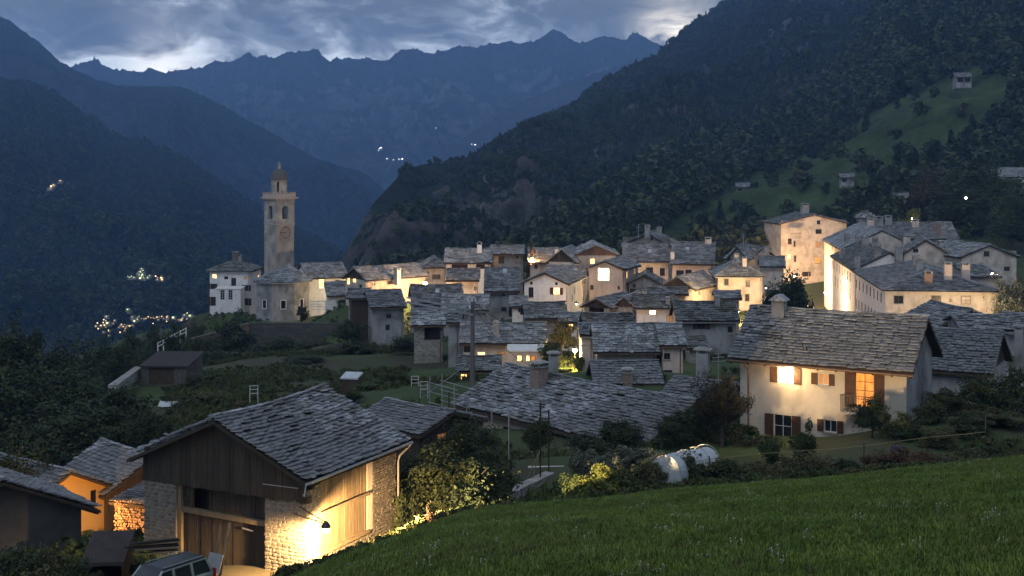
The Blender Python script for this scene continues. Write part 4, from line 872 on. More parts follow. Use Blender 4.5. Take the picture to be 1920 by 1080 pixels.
def tower():
    Y = 247; c = P(523, 372, Y+2.6); sz = 2.05; Rr = sz*math.sqrt(2)
    g = -31.5; zb = lambda py: Zp(py, Y)-g
    o = empty('bell_tower', (c.x, Y+2.9, g), R(45), 'tall square stone bell tower with domed lantern and dark clock face', 'bell tower')
    def sq(mb, s_, z0, z1): mb.box(-s_,-s_,z0,s_,s_,z1)
    zc, zbelt, zt = zb(374), zb(421), zb(338)
    m = MB(); sq(m, sz, -2, zbelt-.12); m.build('shaft', MAT['tower_stone'], o)
    # belfry with arched openings on all four faces
    b = MB(); s_ = sz; z0, z1 = zbelt+.12, zc-.12; H_ = z1-z0; ow = .72; oz0 = z0+H_*.19; oz1 = z0+H_*.60; n = 8
    for k in range(4):
        M = Matrix.Rotation(k*math.pi/2, 3, 'Z'); pt = lambda u, z, d=0: M @ Vector((u, -s_+d, z))
        for (ua,ub) in ((-s_,-ow),(ow,s_)): b.face([pt(ua,z0),pt(ub,z0),pt(ub,z1),pt(ua,z1)])
        b.face([pt(-ow,z0),pt(ow,z0),pt(ow,oz0),pt(-ow,oz0)])
        arc = [(ow*math.cos(math.pi-math.pi*i/n), oz1+ow*math.sin(math.pi*i/n)) for i in range(n+1)]
        for i in range(n): a_, c_ = arc[i], arc[i+1]; b.face([pt(*a_),pt(*c_),pt(c_[0],z1),pt(a_[0],z1)]); b.face([pt(a_[0],a_[1],.6),pt(c_[0],c_[1],.6),pt(*c_),pt(*a_)])
        b.face([pt(-ow,oz0,.6),pt(-ow,oz1,.6),pt(-ow,oz1),pt(-ow,oz0)]); b.face([pt(ow,oz0),pt(ow,oz1),pt(ow,oz1,.6),pt(ow,oz0,.6)]); b.face([pt(-ow,oz0),pt(ow,oz0),pt(ow,oz0,.6),pt(-ow,oz0,.6)])
        p = MB(); ph = lambda u, z, d: M @ Vector((u, -s_+d, z))
        for (ua,ub,va,vb) in ((-s_,-s_+.28,z0,z1),(s_-.28,s_,z0,z1)):
            p = MB(); p.hexa([ph(ua,va,-.07),ph(ub,va,-.07),ph(ub,va,-.003),ph(ua,va,-.003),ph(ua,vb,-.07),ph(ub,vb,-.07),ph(ub,vb,-.003),ph(ua,vb,-.003)]); p.build('pilaster', MAT['tower_stone'], o)
    b.face([(-s_,-s_,z0+.01),(s_,-s_,z0+.01),(s_,s_,z0+.01),(-s_,s_,z0+.01)]); b.build('belfry', MAT['tower_stone'], o)
    bl = MB(); bl.lathe([(.05,.9),(.22,.85),(.30,.4),(.5,.0)], (0,0,oz0+.7), 12); bl.build('bell', MAT['metal_dark'], o)
    be = MB(); sq(be, sz+.12, zbelt-.118, zbelt+.118); be.build('belt_course', MAT['stone_plain'], o)
    co = MB(); sq(co, sz+.25, zc-.118, zc+.12); sq(co, sz+.62, zc+.122, zc+.34); sq(co, sz+.2, zc+.342, zc+.95)
    for i in range(6):
        for k in range(4):
            M = Matrix.Rotation(k*math.pi/2, 3, 'Z'); u = -sz-.1+(2*sz+.2)*i/5; v = M @ Vector((u,-sz-.12,0)); co.box(v.x-.14,v.y-.14,zc+.952,v.x+.14,v.y+.14,zc+1.32)
    co.build('cornice', MAT['tower_cornice'], o)
    z2, z3 = zc+.955, zt-.0; dr = MB(); r0 = 1.55; nn_ = 8
    for k in range(8):
        a0 = math.pi/8+k*math.pi/4+math.pi/4*0; a1 = a0+math.pi/4; A = Vector((r0*math.cos(a0), r0*math.sin(a0), 0)); B = Vector((r0*math.cos(a1), r0*math.sin(a1), 0)); u = B-A
        q = lambda t, z, s=1.0: (A+u*t)*s+Vector((0,0,z))
        if k % 2 == 0:
            dr.face([q(0,z2),q(.3,z2),q(.3,z3),q(0,z3)]); dr.face([q(.7,z2),q(1,z2),q(1,z3),q(.7,z3)]); dr.face([q(.3,z2),q(.7,z2),q(.7,z2+.5),q(.3,z2+.5)]); dr.face([q(.3,z3-.35),q(.7,z3-.35),q(.7,z3),q(.3,z3)])
            dr.face([q(.3,z2+.5),q(.3,z2+.5,.75),q(.3,z3-.35,.75),q(.3,z3-.35)]); dr.face([q(.7,z2+.5,.75),q(.7,z2+.5),q(.7,z3-.35),q(.7,z3-.35,.75)])
        else: dr.face([q(0,z2),q(1,z2),q(1,z3),q(0,z3)])
    dr.build('lantern', MAT['tower_stone'], o)
    dm = MB(); Hd = zb(317)-z3; dm.lathe([(1.75,0),(1.78,.12),(1.70,.3),(1.66,Hd*.35),(1.48,Hd*.6),(1.12,Hd*.82),(.6,Hd*.97),(.3,Hd)], (0,0,z3), 16); dm.build('dome', MAT['dome_slate'], o, True)
    fi = MB(); zf = z3+Hd; fi.lathe([(.32,-.05),(.32,.9),(.42,.92),(.42,1.1),(.2,1.15),(.1,1.3),(.06,1.6)], (0,0,zf), 8); fi.build('finial', MAT['plaster_grey'], o)
    # clock on the face toward the right
    zk = zb(437); ck = MB(); M = Matrix.Rotation(math.pi/2*0, 3, 'Z')
    def fp(u, z, d): return Vector((u, -sz-d, z))
    for i in range(12):
        a = i*math.pi/6; uu, vv = 1.2*math.sin(a), 1.2*math.cos(a); t = Vector((math.sin(a), math.cos(a)))
        ra, rb = .93, 1.22; wd_ = .09 if i % 3 else .14; nx_, nz_ = t.y*wd_, -t.x*wd_
        p = [(t.x*ra-nx_, t.y*ra-nz_),(t.x*rb-nx_, t.y*rb-nz_),(t.x*rb+nx_, t.y*rb+nz_),(t.x*ra+nx_, t.y*ra+nz_)]
        nm = MB(); nm.hexa([fp(a_,zk+b_,.035) for a_,b_ in p]+[fp(a_,zk+b_,.065) for a_,b_ in p]); nm.build('hour_mark', MAT['metal_dark'], o)
    dc = MB(); ring = []
    n = 28
    for i in range(n):
        a0 = 2*math.pi*i/n; dc.face([fp(0,zk,.03), fp(1.3*math.sin(a0),zk+1.3*math.cos(a0),.03), fp(1.3*math.sin(a0+2*math.pi/n),zk+1.3*math.cos(a0+2*math.pi/n),.03)])
    dc.build('clock_face', MAT['clock_face'], o)
    for ang_, ln, wd_ in ((-95, .62, .09), (-88, .95, .06)):
        t = Vector((math.sin(R(ang_)), math.cos(R(ang_)))); nx_, nz_ = t.y*wd_, -t.x*wd_; p = [(-nx_,-nz_),(t.x*ln-nx_*.4,t.y*ln-nz_*.4),(t.x*ln+nx_*.4,t.y*ln+nz_*.4),(nx_,nz_)]
        hd = MB(); d_ = .075 if ln < .7 else .095; hd.hexa([fp(a_,zk+b_,d_) for a_,b_ in p]+[fp(a_,zk+b_,d_+.015) for a_,b_ in p]); hd.build('clock_hand', MAT['metal_dark'], o)
mat('tower_stone', (0.27,0.24,0.21), (0.50,0.455,0.40), scale=0.9, rough=0.9, bump=0.7, bscale=3, c3=(0.23,0.20,0.18), s3=0.45, stain=(0.19,0.165,0.15))
mat('tower_cornice', (0.36,0.28,0.23), (0.50,0.41,0.34), scale=2, rough=0.9, bump=0.3)
mat('dome_slate', (0.06,0.06,0.062), (0.12,0.115,0.11), scale=3, rough=0.7, bump=0.6, bscale=5)
mat('clock_face', (0.24,0.17,0.13), (0.34,0.26,0.21), scale=2, rough=0.9)
tower()
HS('lean_to', 'low white lean-to with sloping slate roof against the church nave', 'outbuilding', 612,556,226, 658, ang=14, D=5, kind='s', pitch=22, h=3.2, wall='plaster_white', **far)
gal = empty('terrace_railing', P(582,583,222), R(8), 'white barred railing below the church nave wall', 'railing'); gm = MB()
for k in range(4): gm.box(0, 0, .2+k*.45, 3.9, .08, .36+k*.45)
gm.build('rail', MAT['plaster_white'], gal); gm = MB()
for k in range(4): gm.box(k*1.25, .081, -.6, k*1.25+.14, .18, 1.9)
gm.build('post', MAT['plaster_white'], gal)

# --- houses right of the church
HS('balcony_house', 'slate roofed house with dark gable balcony lit from inside, right of the church nave', 'house', 641,521,220, 686, ang=-48, D=13.5, kind='g', ry=502, h=6.5, wall='plaster_cream', gable_mat='wood_dark', **far,
   wins=[('f',664,521,1.0,1.6,'lit'),('f',653,521,.8,1.4,'lit'),('f',676,540,.9,1.2,'dark'),('r',700,531,.8,.9,'dark')], chims=[(745,527,500,11,'stone_plain'),(712,507,497,8,'stone_plain')])
HS('house', 'small plain slate roof tucked behind the balcony house', 'house', 764,522,232, 796, ang=5, D=7, kind='p', ry=509, wall='plaster_grey', **far)
HS('house', 'pale house with hipped roof and barred window beside the starry street lamp', 'house', 788,503,238, 843, ang=6, D=9, kind='h', ry=482, h=7, wall='plaster_cream', **far,
   wins=[('f',818,519,1.6,.95,'dark',None,.15,'s'),('f',802,512,.5,.6,'dark')])
HS('house', 'slate roof with white chimney above a dark wooden loggia', 'house', 832,493,234, 923, ang=0, kind='p', ry=466, pitch=28, h=7, wall='plaster_white', **far,
   wins=[('f',862,500,2.9,.95,'open'),('f',901,500,1.6,.85,'open')], chims=[(899,474,454,9,'plaster_white','hood'),(874,475,466,10,'stone_plain')])
HS('house', 'house with low plain slate roof and brightly lit lower wall behind the street lamp', 'house', 834,526,216, 899, ang=0, kind='p', ry=504, pitch=28, wall='plaster_cream', h=6, **far,
   wins=[('f',894,541,.5,.7,'dark')])
HS('stone_house', 'grey stone house under a long roof left of the autumn tree', 'house', 919,477,242, 984, ang=0, kind='p', ry=460, pitch=27, wall='plaster_grey', **far, wins=[('f',940,487,1.1,1.5,'dark'),('f',970,482,.6,.5,'dark')])
HS('house', 'pale slate roof with chimney right of the autumn tree', 'house', 990,493,236, 1047, ang=0, kind='p', ry=465, pitch=27, wall='plaster_cream', **far, chims=[(1044,482,463,7,'plaster_white')], wins=[('f',1005,500,.6,.8,'dark')])
HS('tall_house', 'tall narrow grey stone house with broad pale slate roof at the village centre', 'house', 907,547,190, 976, ang=0, kind='p', ry=502, pitch=31, wall='plaster_grey', **mid, h=8,
   wins=[('f',944,552,.5,.5,'dark'),('f',959,582,.8,1.9,'dark'),('f',945,580,.8,.7,'dark')])
HS('gable_house', 'dark timber gabled house half hidden left of the lit square window house', 'house', 1022,493,224, 1082, ang=-14, D=10, kind='g', ry=468, wall='plaster_cream', gable_mat='wood_dark', **far)
HS('gable_house', 'house with brown timber gable and one small lit window on the upper row', 'house', 1074,479,226, 1162, ang=0, D=12, kind='g', ry=460, wall='plaster_grey', gable_mat='wood_dark', h=7, **far, wins=[('f',1111,490,.8,.95,'lit')])
HS('house', 'roof block with skylights behind the white gabled balcony house', 'house', 1020,529,208, 1098, ang=-6, D=13, kind='p', ry=497, wall='plaster_grey', **mid)
HS('white_house', 'white gabled house with tiny iron balcony and one lit shuttered window', 'house', 975,530,185, 1067, ang=-15, D=12, kind='g', ry=511, wall='plaster_white', h=8.5, **mid,
   wins=[('f',996,531,.42,.42,'dark'),('f',1043,532,.42,.42,'dark'),('f',995.5,548,.75,1.45,'dark',None,.15,'s'),('f',1043.5,546,.95,1.0,'lit',1.0),('r',1078,545,.6,1.0,'dim'),('r',1073,560,.6,1.0,'dark')])
HS('pink_house', 'pinkish gabled house with a large glowing upper window', 'house', 1097,503,196, 1172, ang=-22, D=9, kind='g', ry=489, wall='plaster_pink', h=8.5, **mid,
   wins=[('f',1131.5,514.5,1.75,1.9,'bright',None,.15,'w'),('f',1109.5,539,.6,.75,'dark'),('f',1160,540,.4,.55,'dark'),('r',1176,516,.6,1.1,'lit'),('r',1190,508,.5,1.0,'lit')])
HS('stone_house', 'rough stone gable house with twin chimneys highest in the village centre', 'house', 1162,461,252, 1262, ang=-18, D=9, kind='g', ry=437, wall='stone_wall', h=8, **far, chims=[(1214,440,420,9,'stone_plain'),(1236,440,424,8,'stone_plain')], wins=[('f',1222,445,.5,.6,'dark')])
HS('long_house', 'long cream house under a dark slate roof with small white chimney', 'house', 1170,491,226, 1258, ang=0, kind='p', ry=457, pitch=27, wall='plaster_cream', h=6.5, **far, wins=[('f',1218,507,1.3,1.1,'dark'),('f',1242,510,.9,1.4,'dark')])
HS('long_house', 'long pink house with arched dark windows and small square chimney on its ridge', 'house', 1256,495,223, 1340, ang=-11, kind='p', D=14, ry=454, wall='plaster_pink', h=6.5, **far, wallside={'r': 'stone_wall'},
   wins=[('f',1275,512,1.3,1.0,'dark'),('f',1291,511,1.1,1.0,'dark'),('f',1317,511,1.2,.6,'dark')], chims=[(1328,457,442,12,'plaster_cream'),(1261,487,469,7,'plaster_white')])
HS('house', 'dark little gable roof behind the stone end wall of the long pink house', 'house', 1362,486,238, 1402, ang=-25, D=8, kind='g', ry=463, wall='stone_wall', **far)
HS('house', 'cream gabled house with chimneys between the street corner house and the palace tower', 'house', 1400,492,242, 1465, ang=20, D=9, kind='g', ry=464, wall='plaster_cream', h=6, **far, chims=[(1412,475,460,9,'plaster_pink'),(1437,470,460,8,'plaster_cream')])
HS('house', 'slate roof directly right of the palace tower alley with a stub chimney', 'house', 1424,500,228, 1474, ang=-8, kind='p', ry=480, pitch=25, wall='plaster_cream', **far)
HS('grey_house', 'small grey gabled house with round porch below the long cream house', 'house', 1172,534,196, 1245, ang=-8, D=8, kind='g', ry=516, wall='plaster_grey', h=6, **mid, wins=[('f',1189,536,.5,.6,'dark'),('f',1187,549,.9,1.3,'dark'),('f',1209,545,.6,.8,'dark')])
HS('timber_house', 'dark timber gabled house with lamp lit yellow side wall', 'house', 1234,540,190, 1304, ang=-30, D=10.5, kind='g', ry=519, wall='plaster_cream', gable_mat='wood_dark', h=5.5, **mid, wins=[('f',1273,531,1.3,.5,'dim'),('r',1311,548,.6,.7,'dark'),('r',1332,546,.6,.7,'dark'),('f',1284,548,1.2,.7,'dark')])
HS('corner_house', 'rough cream corner house with pyramid slate roof and four small windows', 'house', 1340,519,192, 1437, ang=-3, D=9.5, kind='h', ry=487, wall='plaster_cream', h=7.5, **mid,
   wins=[('f',1362,529,.6,.95,'dark',None,.15,'m'),('f',1402,532,.6,1.0,'dark',None,.15,'m'),('f',1361,554,.7,1.1,'dim',None,.15,'m'),('f',1401,558,.6,1.1,'dark',None,.15,'m')], chims=[(1396,500,480,8,'plaster_cream'),(1442,515,502,8,'plaster_cream')])
HS('house', 'low reddish slate roof between the grey gable house and the timber gabled house', 'house', 1214,552,180, 1292, ang=0, kind='p', ry=539, pitch=22, slate='slate_warm', wall='plaster_cream', **mid, chims=[(1209,552,541,8,'plaster_cream')])
HS('gable_house', 'dark timber double gabled barn below the pinkish house', 'barn', 1086,575,168, 1148, ang=-30, D=9, kind='g', ry=560, wall='stone_wall', gable_mat='wood_dark', h=5.5, **mid, wins=[('f',1118,580,2.2,.9,'open')])
HS('gable_house', 'second timber gable with slate roof reaching toward the small white lit house', 'barn', 1146,577,167, 1192, ang=-20, D=8, kind='g', ry=558, wall='stone_wall', gable_mat='wood_dark', h=5, **mid)
HS('white_house', 'white house with glowing square window under a low slate roof', 'house', 1189,578,165, 1270, ang=0, kind='p', ry=552, pitch=27, wall='plaster_white', h=5.5, **mid, wins=[('f',1224,586,.75,.55,'bright'),('f',1262,597,.9,.9,'dim')], chims=[(1252,570,555,8,'stone_plain')])
HS('grey_house', 'grey rendered house with wide shuttered window and small window under its eave', 'house', 1268,602,150, 1388, ang=0, kind='p', ry=565, pitch=28, wall='plaster_grey', h=5.5, **mid,
   wins=[('f',1315,611,1.0,.8,'dark',1.0),('f',1369,618,.6,.75,'dark',None,.15,'m')], chims=[(1345,575,553,9,'plaster_grey')])
HS('low_shed', 'low slate roofed shed leaning against the grey rendered house', 'shed', 1287,655,142, 1332, ang=0, D=4, kind='s', ry=631, wall='stone_wall', **mid)
HS('low_shed', 'broad low slate roof in front of the timber double gables', 'shed', 1093,610,152, 1192, ang=2, kind='p', ry=587, pitch=22, wall='plaster_grey', h=4.5, **mid, slate='slate_warm')
HS('slate_house', 'big slate roof over a grey wall with a thin stone chimney, centre of the village', 'house', 1113,661,125, 1240, ang=0, kind='p', ry=607, pitch=30, wall='plaster_grey', h=4.8, row=.36, wid=.55, th=.045, chims=[(1180,655,625,8,'stone_plain')])
HS('pink_house', 'narrow pink rendered house with dark windows and downpipe right of the big slate roof', 'house', 1237,648,124, 1289, ang=0, D=8.5, kind='p', ry=606, wall='plaster_pink', h=5.6, row=.36, wid=.55, th=.045,
   wins=[('f',1250,668,.62,.62,'dark',None,.12,'s'),('f',1251,703,.8,.95,'dark',1.0,.12,'l'),('f',1271,707,.35,.5,'dim')])
HS('house', 'narrow plain house end wall left of the big central slate roof', 'house', 1087,628,131, 1117, ang=0, D=6, kind='p', ry=606, wall='plaster_cream', h=5.5, **mid)
HS('house', 'small house squeezed right of the rough cream corner house', 'house', 1437,566,178, 1478, ang=-6, D=7, kind='p', ry=545, wall='plaster_cream', h=4.5, **mid, wins=[('f',1452,576,.6,.8,'dark')])
HS('house', 'low slate roof in front of the timber double gables beside the lamp tree', 'house', 1046,604,158, 1092, ang=-4, D=6, kind='p', ry=586, wall='plaster_white', h=4.5, **mid, wins=[('f',1070,613,.6,.7,'lit')])
HS('house', 'plain slate roof wedged between the hayloft barn and the cream house', 'house', 836,606,143, 866, ang=0, D=7, kind='p', ry=584, wall='plaster_grey', h=5, **mid)
HS('house', 'white walled house peeking between the tall narrow house and the white gabled house', 'house', 955,575,180, 990, ang=0, D=6, kind='p', ry=556, wall='plaster_white', h=5.5, **mid, wins=[('f',975,582,.5,.6,'dark')])
HS('house', 'small slate roofed house in the lane above the grey rendered house', 'house', 1340,560,170, 1392, ang=-5, D=6, kind='p', ry=545, wall='plaster_cream', h=4, **mid)
# --- left centre
HS('barn', 'old stone and timber barn with dark open gable at the left edge of the village', 'barn', 694,578,171, 764, ang=16, D=9, kind='p', ry=545, wall='plaster_grey', h=6.4, **mid, gable_mat='wood_dark',
   wins=[('f',729,593,.7,.6,'dark'),('f',727,614,.6,.8,'dark')])
HS('timber_annex', 'small dark timber balcony annex left of the old barn', 'outbuilding', 654,561,174, 700, ang=10, D=6, kind='s', ry=548, wall='wood_dark', h=6, **mid)
HS('house', 'small slate roof between the nave lean-to and the old barn', 'house', 648,559,196, 692, ang=0, kind='p', ry=541, pitch=24, wall='stone_wall', **mid)
HS('barn', 'stone barn with large black hayloft opening under a slate roof', 'barn', 770,611,150, 836, ang=4, kind='p', ry=580, pitch=27, wall='stone_wall', h=6, **mid, wins=[('f',811,624,1.9,1.7,'open')])
HS('stone_house', 'grey stone wing with dark doorway behind the utility pole', 'house', 834,590,152, 876, ang=0, D=6, kind='p', ry=570, wall='plaster_grey', h=7, **mid)
HS('barn', 'slate roofed barn with triangular dark gable below the starry street lamp', 'barn', 772,569,196, 872, ang=8, kind='p', ry=534, pitch=25, wall='stone_wall', gable_mat='wood_dark', slate='slate_warm', **mid)
HS('barn', 'slate roofed barn with a row of small skylights left of the tall narrow stone house', 'barn', 826,582,176, 917, ang=0, kind='p', ry=552, pitch=27, wall='plaster_grey', **mid)
HS('barn', 'low slate roof with dark end gable beneath the white gabled balcony house', 'barn', 984,598,170, 1066, ang=5, kind='p', ry=567, pitch=29, wall='stone_wall', gable_mat='wood_dark', h=4, **mid)
HS('cream_house', 'cream house with a row of lit windows behind the utility pole', 'house', 861,644,135, 1026, ang=0, kind='p', ry=605, pitch=28, wall='plaster_cream', h=5.2, row=.36, wid=.55, th=.045,
   wins=[('f',902.5,663,.8,.35,'lit'),('f',939,662,.75,.35,'dim'),('f',872,652,.8,1.0,'dark')], chims=[(930,627,600,11,'stone_plain')])
HS('veranda', 'flat white roofed veranda with warm lit windows on the cream house', 'veranda', 951,657,132.5, 1021, ang=0, D=2.4, kind='s', pitch=4, wall='plaster_cream', h=3.2, oe=.15, og=.15, slates=False, roofmat='plaster_white',
   wins=[('f',974,672,.48,.62,'lit',None,.1),('f',982,672,.42,.62,'lit',None,.1),('f',990,672,.42,.62,'lit',None,.1),('f',1000,672,.48,.55,'orange',None,.1)])
HS('low_house', 'low slate roofed annex with orange lit doorway beside the utility pole', 'house', 854,696,118, 940, ang=0, kind='p', ry=667, pitch=24, wall='plaster_grey', h=3.2, row=.36, wid=.55, th=.045, wins=[('f',866,704,.6,1.0,'lit'),('f',858,704,.4,.9,'lit')])

# --- palace group on the right
HS('palace_tower', 'tall five storey palace house with balcony, floodlit at the street end', 'palace', 1461,420,310, 1593, ang=10, D=12, kind='g', ry=402, wall='plaster_cream', h=22, **far,
   wins=[('f',1535,417,.9,1.0,'dark'),('f',1535,434,1.6,1.1,'dark',None,.15,'s'),('f',1534,459,1.3,1.3,'dim'),('f',1533,488,1.3,1.5,'orange',None,.15,'s'),('f',1512,514,1.1,1.2,'dark',1.0),('f',1481,453,1.0,1.4,'dark'),('f',1480,481,.9,1.3,'lit'),('f',1490,457,.5,1.5,'dark'),('f',1491,485,.6,1.6,'dark')],
   chims=[(1511,398,376,12,'plaster_cream'),(1544,405,387,13,'stone_plain','hood')])
bal = empty('balcony', P(1489,447,307), R(10), 'dark iron balcony high on the left of the palace tower front', 'balcony'); bm_ = MB(); bm_.box(-1.4,-1.2,0,1.4,0,.15); bm_.build('floor_slab', MAT['stone_plain'], bal); bm_ = MB()
for k in range(13): bm_.box(-1.35+k*.22,-1.18,.15,-1.31+k*.22,-1.14,1.3)
bm_.box(-1.4,-1.2,1.3,1.4,-1.1,1.38); bm_.build('railing', MAT['metal_dark'], bal)
def rowwins(y0, n, xs_, ys_, ww, hh, side='l'): return [(side, x, y, 1.15, hh*1.1, 'closed', None, .10) for x, y in zip(np.linspace(*xs_, n), np.linspace(*ys_, n))]
HS('palace_wing', 'palace block with cream end wall facing the village and hipped slate roof', 'palace', 1655,545,200, 1878, ang=-7, D=33, kind='h', ry=497, wall='plaster_cream', h=9.5, oe=.5, og=.4, row=.5, wid=.7, th=.06, wallside={'l': 'plaster_white'},
   wins=[('f',1685,562,1.4,1.25,'dark',None,.15,'m'),('f',1755,562,1.4,1.25,'dark',None,.15,'m'),('f',1782,563,.4,.45,'dark'),('f',1811,563,1.4,1.25,'blind',None,.05,'m')]
      + rowwins(0, 8, (1605,1652), (532,558), .9, 1.5) + rowwins(0, 7, (1604,1640), (568,592), .9, 1.6),
   chims=[(1740,532,504,15,'brick_red'),(1777,524,488,14,'plaster_pink'),(1810,525,488,15,'plaster_pink'),(1717,500,475,12,'plaster_grey'),(1724,508,480,12,'plaster_grey')])
HS('palace_wing', 'middle palace block with long row of street windows and crowded chimneys', 'palace', 1598,507,234, 1738, ang=-7, D=33, kind='g', ry=474, wall='plaster_white', h=12.5, oe=.5, og=.2, row=.52, wid=.72, th=.06,
   wins=rowwins(0, 8, (1559,1594), (494,520), .9, 1.5)+rowwins(0, 7, (1566,1594), (527,552), .9, 1.9),
   chims=[(1579,484,464,9,'plaster_grey'),(1608,505,480,9,'plaster_grey'),(1646,482,456,11,'plaster_grey','hood'),(1622,464,440,12,'plaster_grey','hood'),(1685,485,458,13,'plaster_grey'),(1662,460,440,10,'plaster_grey')])
HS('palace_wing', 'rearmost palace block stepping up beside the tall palace tower', 'palace', 1575,468,268, 1735, ang=-7, D=32, kind='g', ry=432, wall='plaster_cream', h=13, oe=.5, og=.2, row=.54, wid=.74, th=.06,
   wins=rowwins(0, 4, (1556,1571), (460,470), .8, .7), chims=[(1588,452,434,10,'plaster_grey'),(1610,465,438,12,'plaster_grey','hood'),(1700,462,438,12,'plaster_grey'),(1716,446,428,12,'plaster_pink')])
HS('palace_annex', 'low palace roof with tall thin chimneys behind the palace blocks', 'palace', 1640,448,300, 1800, ang=-5, D=16, kind='p', ry=416, wall='plaster_cream', **far,
   chims=[(1648,422,402,14,'plaster_grey'),(1665,421,401,13,'plaster_grey'),(1716,425,408,12,'plaster_pink'),(1759,443,414,8,'brick_red')])
HS('roof_tower', 'little square turret with pyramid roof above the palace roofs', 'turret', 1605,409,334, 1641, ang=-10, D=4.6, kind='h', ry=397, wall='plaster_grey', h=8, row=.7, wid=.9, th=.05, oe=.35, og=.3, wins=[('f',1628,415,.7,.7,'dark')])
HS('gable_house', 'broad cream gable house with half round attic window behind the hipped palace', 'palace', 1688,478,232, 1786, ang=-14, D=12, kind='g', ry=450, wall='plaster_cream', h=7, **far, wins=[('f',1717,470,.9,.7,'dark'),('f',1745,480,.9,1.4,'blind')], chims=[(1700,458,438,12,'plaster_cream')])
HS('gable_house', 'wide lamp lit gable house with round attic window at the right edge of the palaces', 'palace', 1798,483,225, 1914, ang=8, D=15, kind='g', ry=459, wall='plaster_cream', h=7, **far, wins=[('f',1850,476,1.1,1.0,'dark'),('f',1888,504,1.1,.8,'dark')], chims=[(1765,478,448,12,'plaster_grey')], rafters=True)
HS('lean_to', 'dark low roof joining the round windowed gable house to the palace', 'outbuilding', 1818,520,212, 1880, ang=0, D=9, kind='s', ry=495, wall='plaster_pink', **far)
HS('house', 'house roof with pale slates at the far right edge above the foreground roofs', 'house', 1880,622,132, 1990, ang=-20, D=9, kind='p', ry=586, wall='plaster_grey', **mid)
HS('barn', 'dark gabled barn roof right of the shuttered foreground house', 'barn', 1755,614,130, 1888, ang=12, D=8, kind='g', ry=581, wall='stone_wall', gable_mat='wood_dark', h=4, **mid)
HS('house', 'bluish slate roof behind the right foreground neighbour', 'house', 1800,618,112, 1903, ang=-8, D=8, kind='p', ry=589, wall='plaster_grey', h=4, row=.45, wid=.6, th=.05, chims=[])

# --- hillside huts, each standing on the slope where the photograph shows it
def hut_(name, label, cat, x1, y1, x2, ry, pyb, wall, hpx, **k):
    Y = sheet_Y('meadow_hillside', (x1+x2)/2, pyb); Y2 = min(Y, sheet_Y('meadow_hillside', x1, pyb), sheet_Y('meadow_hillside', x2, pyb))
    sc = Y/420; k.setdefault('row', .9); k.setdefault('wid', 1.3)
    return House(name, label, cat, x1, y1, Y2-3.0, x2, D=7*sc*(x2-x1)/24, kind='p', ry=ry, wall=wall, base=Zp(pyb, Y2-3), under=1.2, **k)
hut_('hut', 'small stone hut at the left foot of the meadow', 'hut', 1379,351, 1406, 343, 361, 'plaster_grey', 10, ang=-10, wins=[('f',1388,356,1.4,1.0,'open')])
hut_('hut', 'small stone hut at the middle foot of the meadow', 'hut', 1574,333, 1604, 325, 345, 'plaster_grey', 12, ang=-10, wins=[('f',1583,338,1.3,1.1,'open')])
hut_('hut', 'stone barn with two dark openings at the top of the meadow', 'hut', 1791,145, 1824, 136, 160, 'plaster_grey', 15, ang=-12, wins=[('f',1801,150,2.2,1.9,'open'),('f',1814,149,2.2,1.9,'open')])
hut_('cottage', 'white cottage under trees on the slope above the palaces', 'house', 1672,372, 1703, 360, 393, 'plaster_white', 20, ang=-20, wins=[('f',1684,382,1.2,1.6,'open')])
hut_('house', 'pale house glimpsed between the dark trees above the palaces', 'house', 1776,338, 1802, 329, 370, 'plaster_cream', 30, ang=-10)
hut_('large_building', 'long grey building under construction beneath the crane on the right edge', 'building', 1852,332, 1985, 314, 372, 'plaster_white', 40, ang=-8)
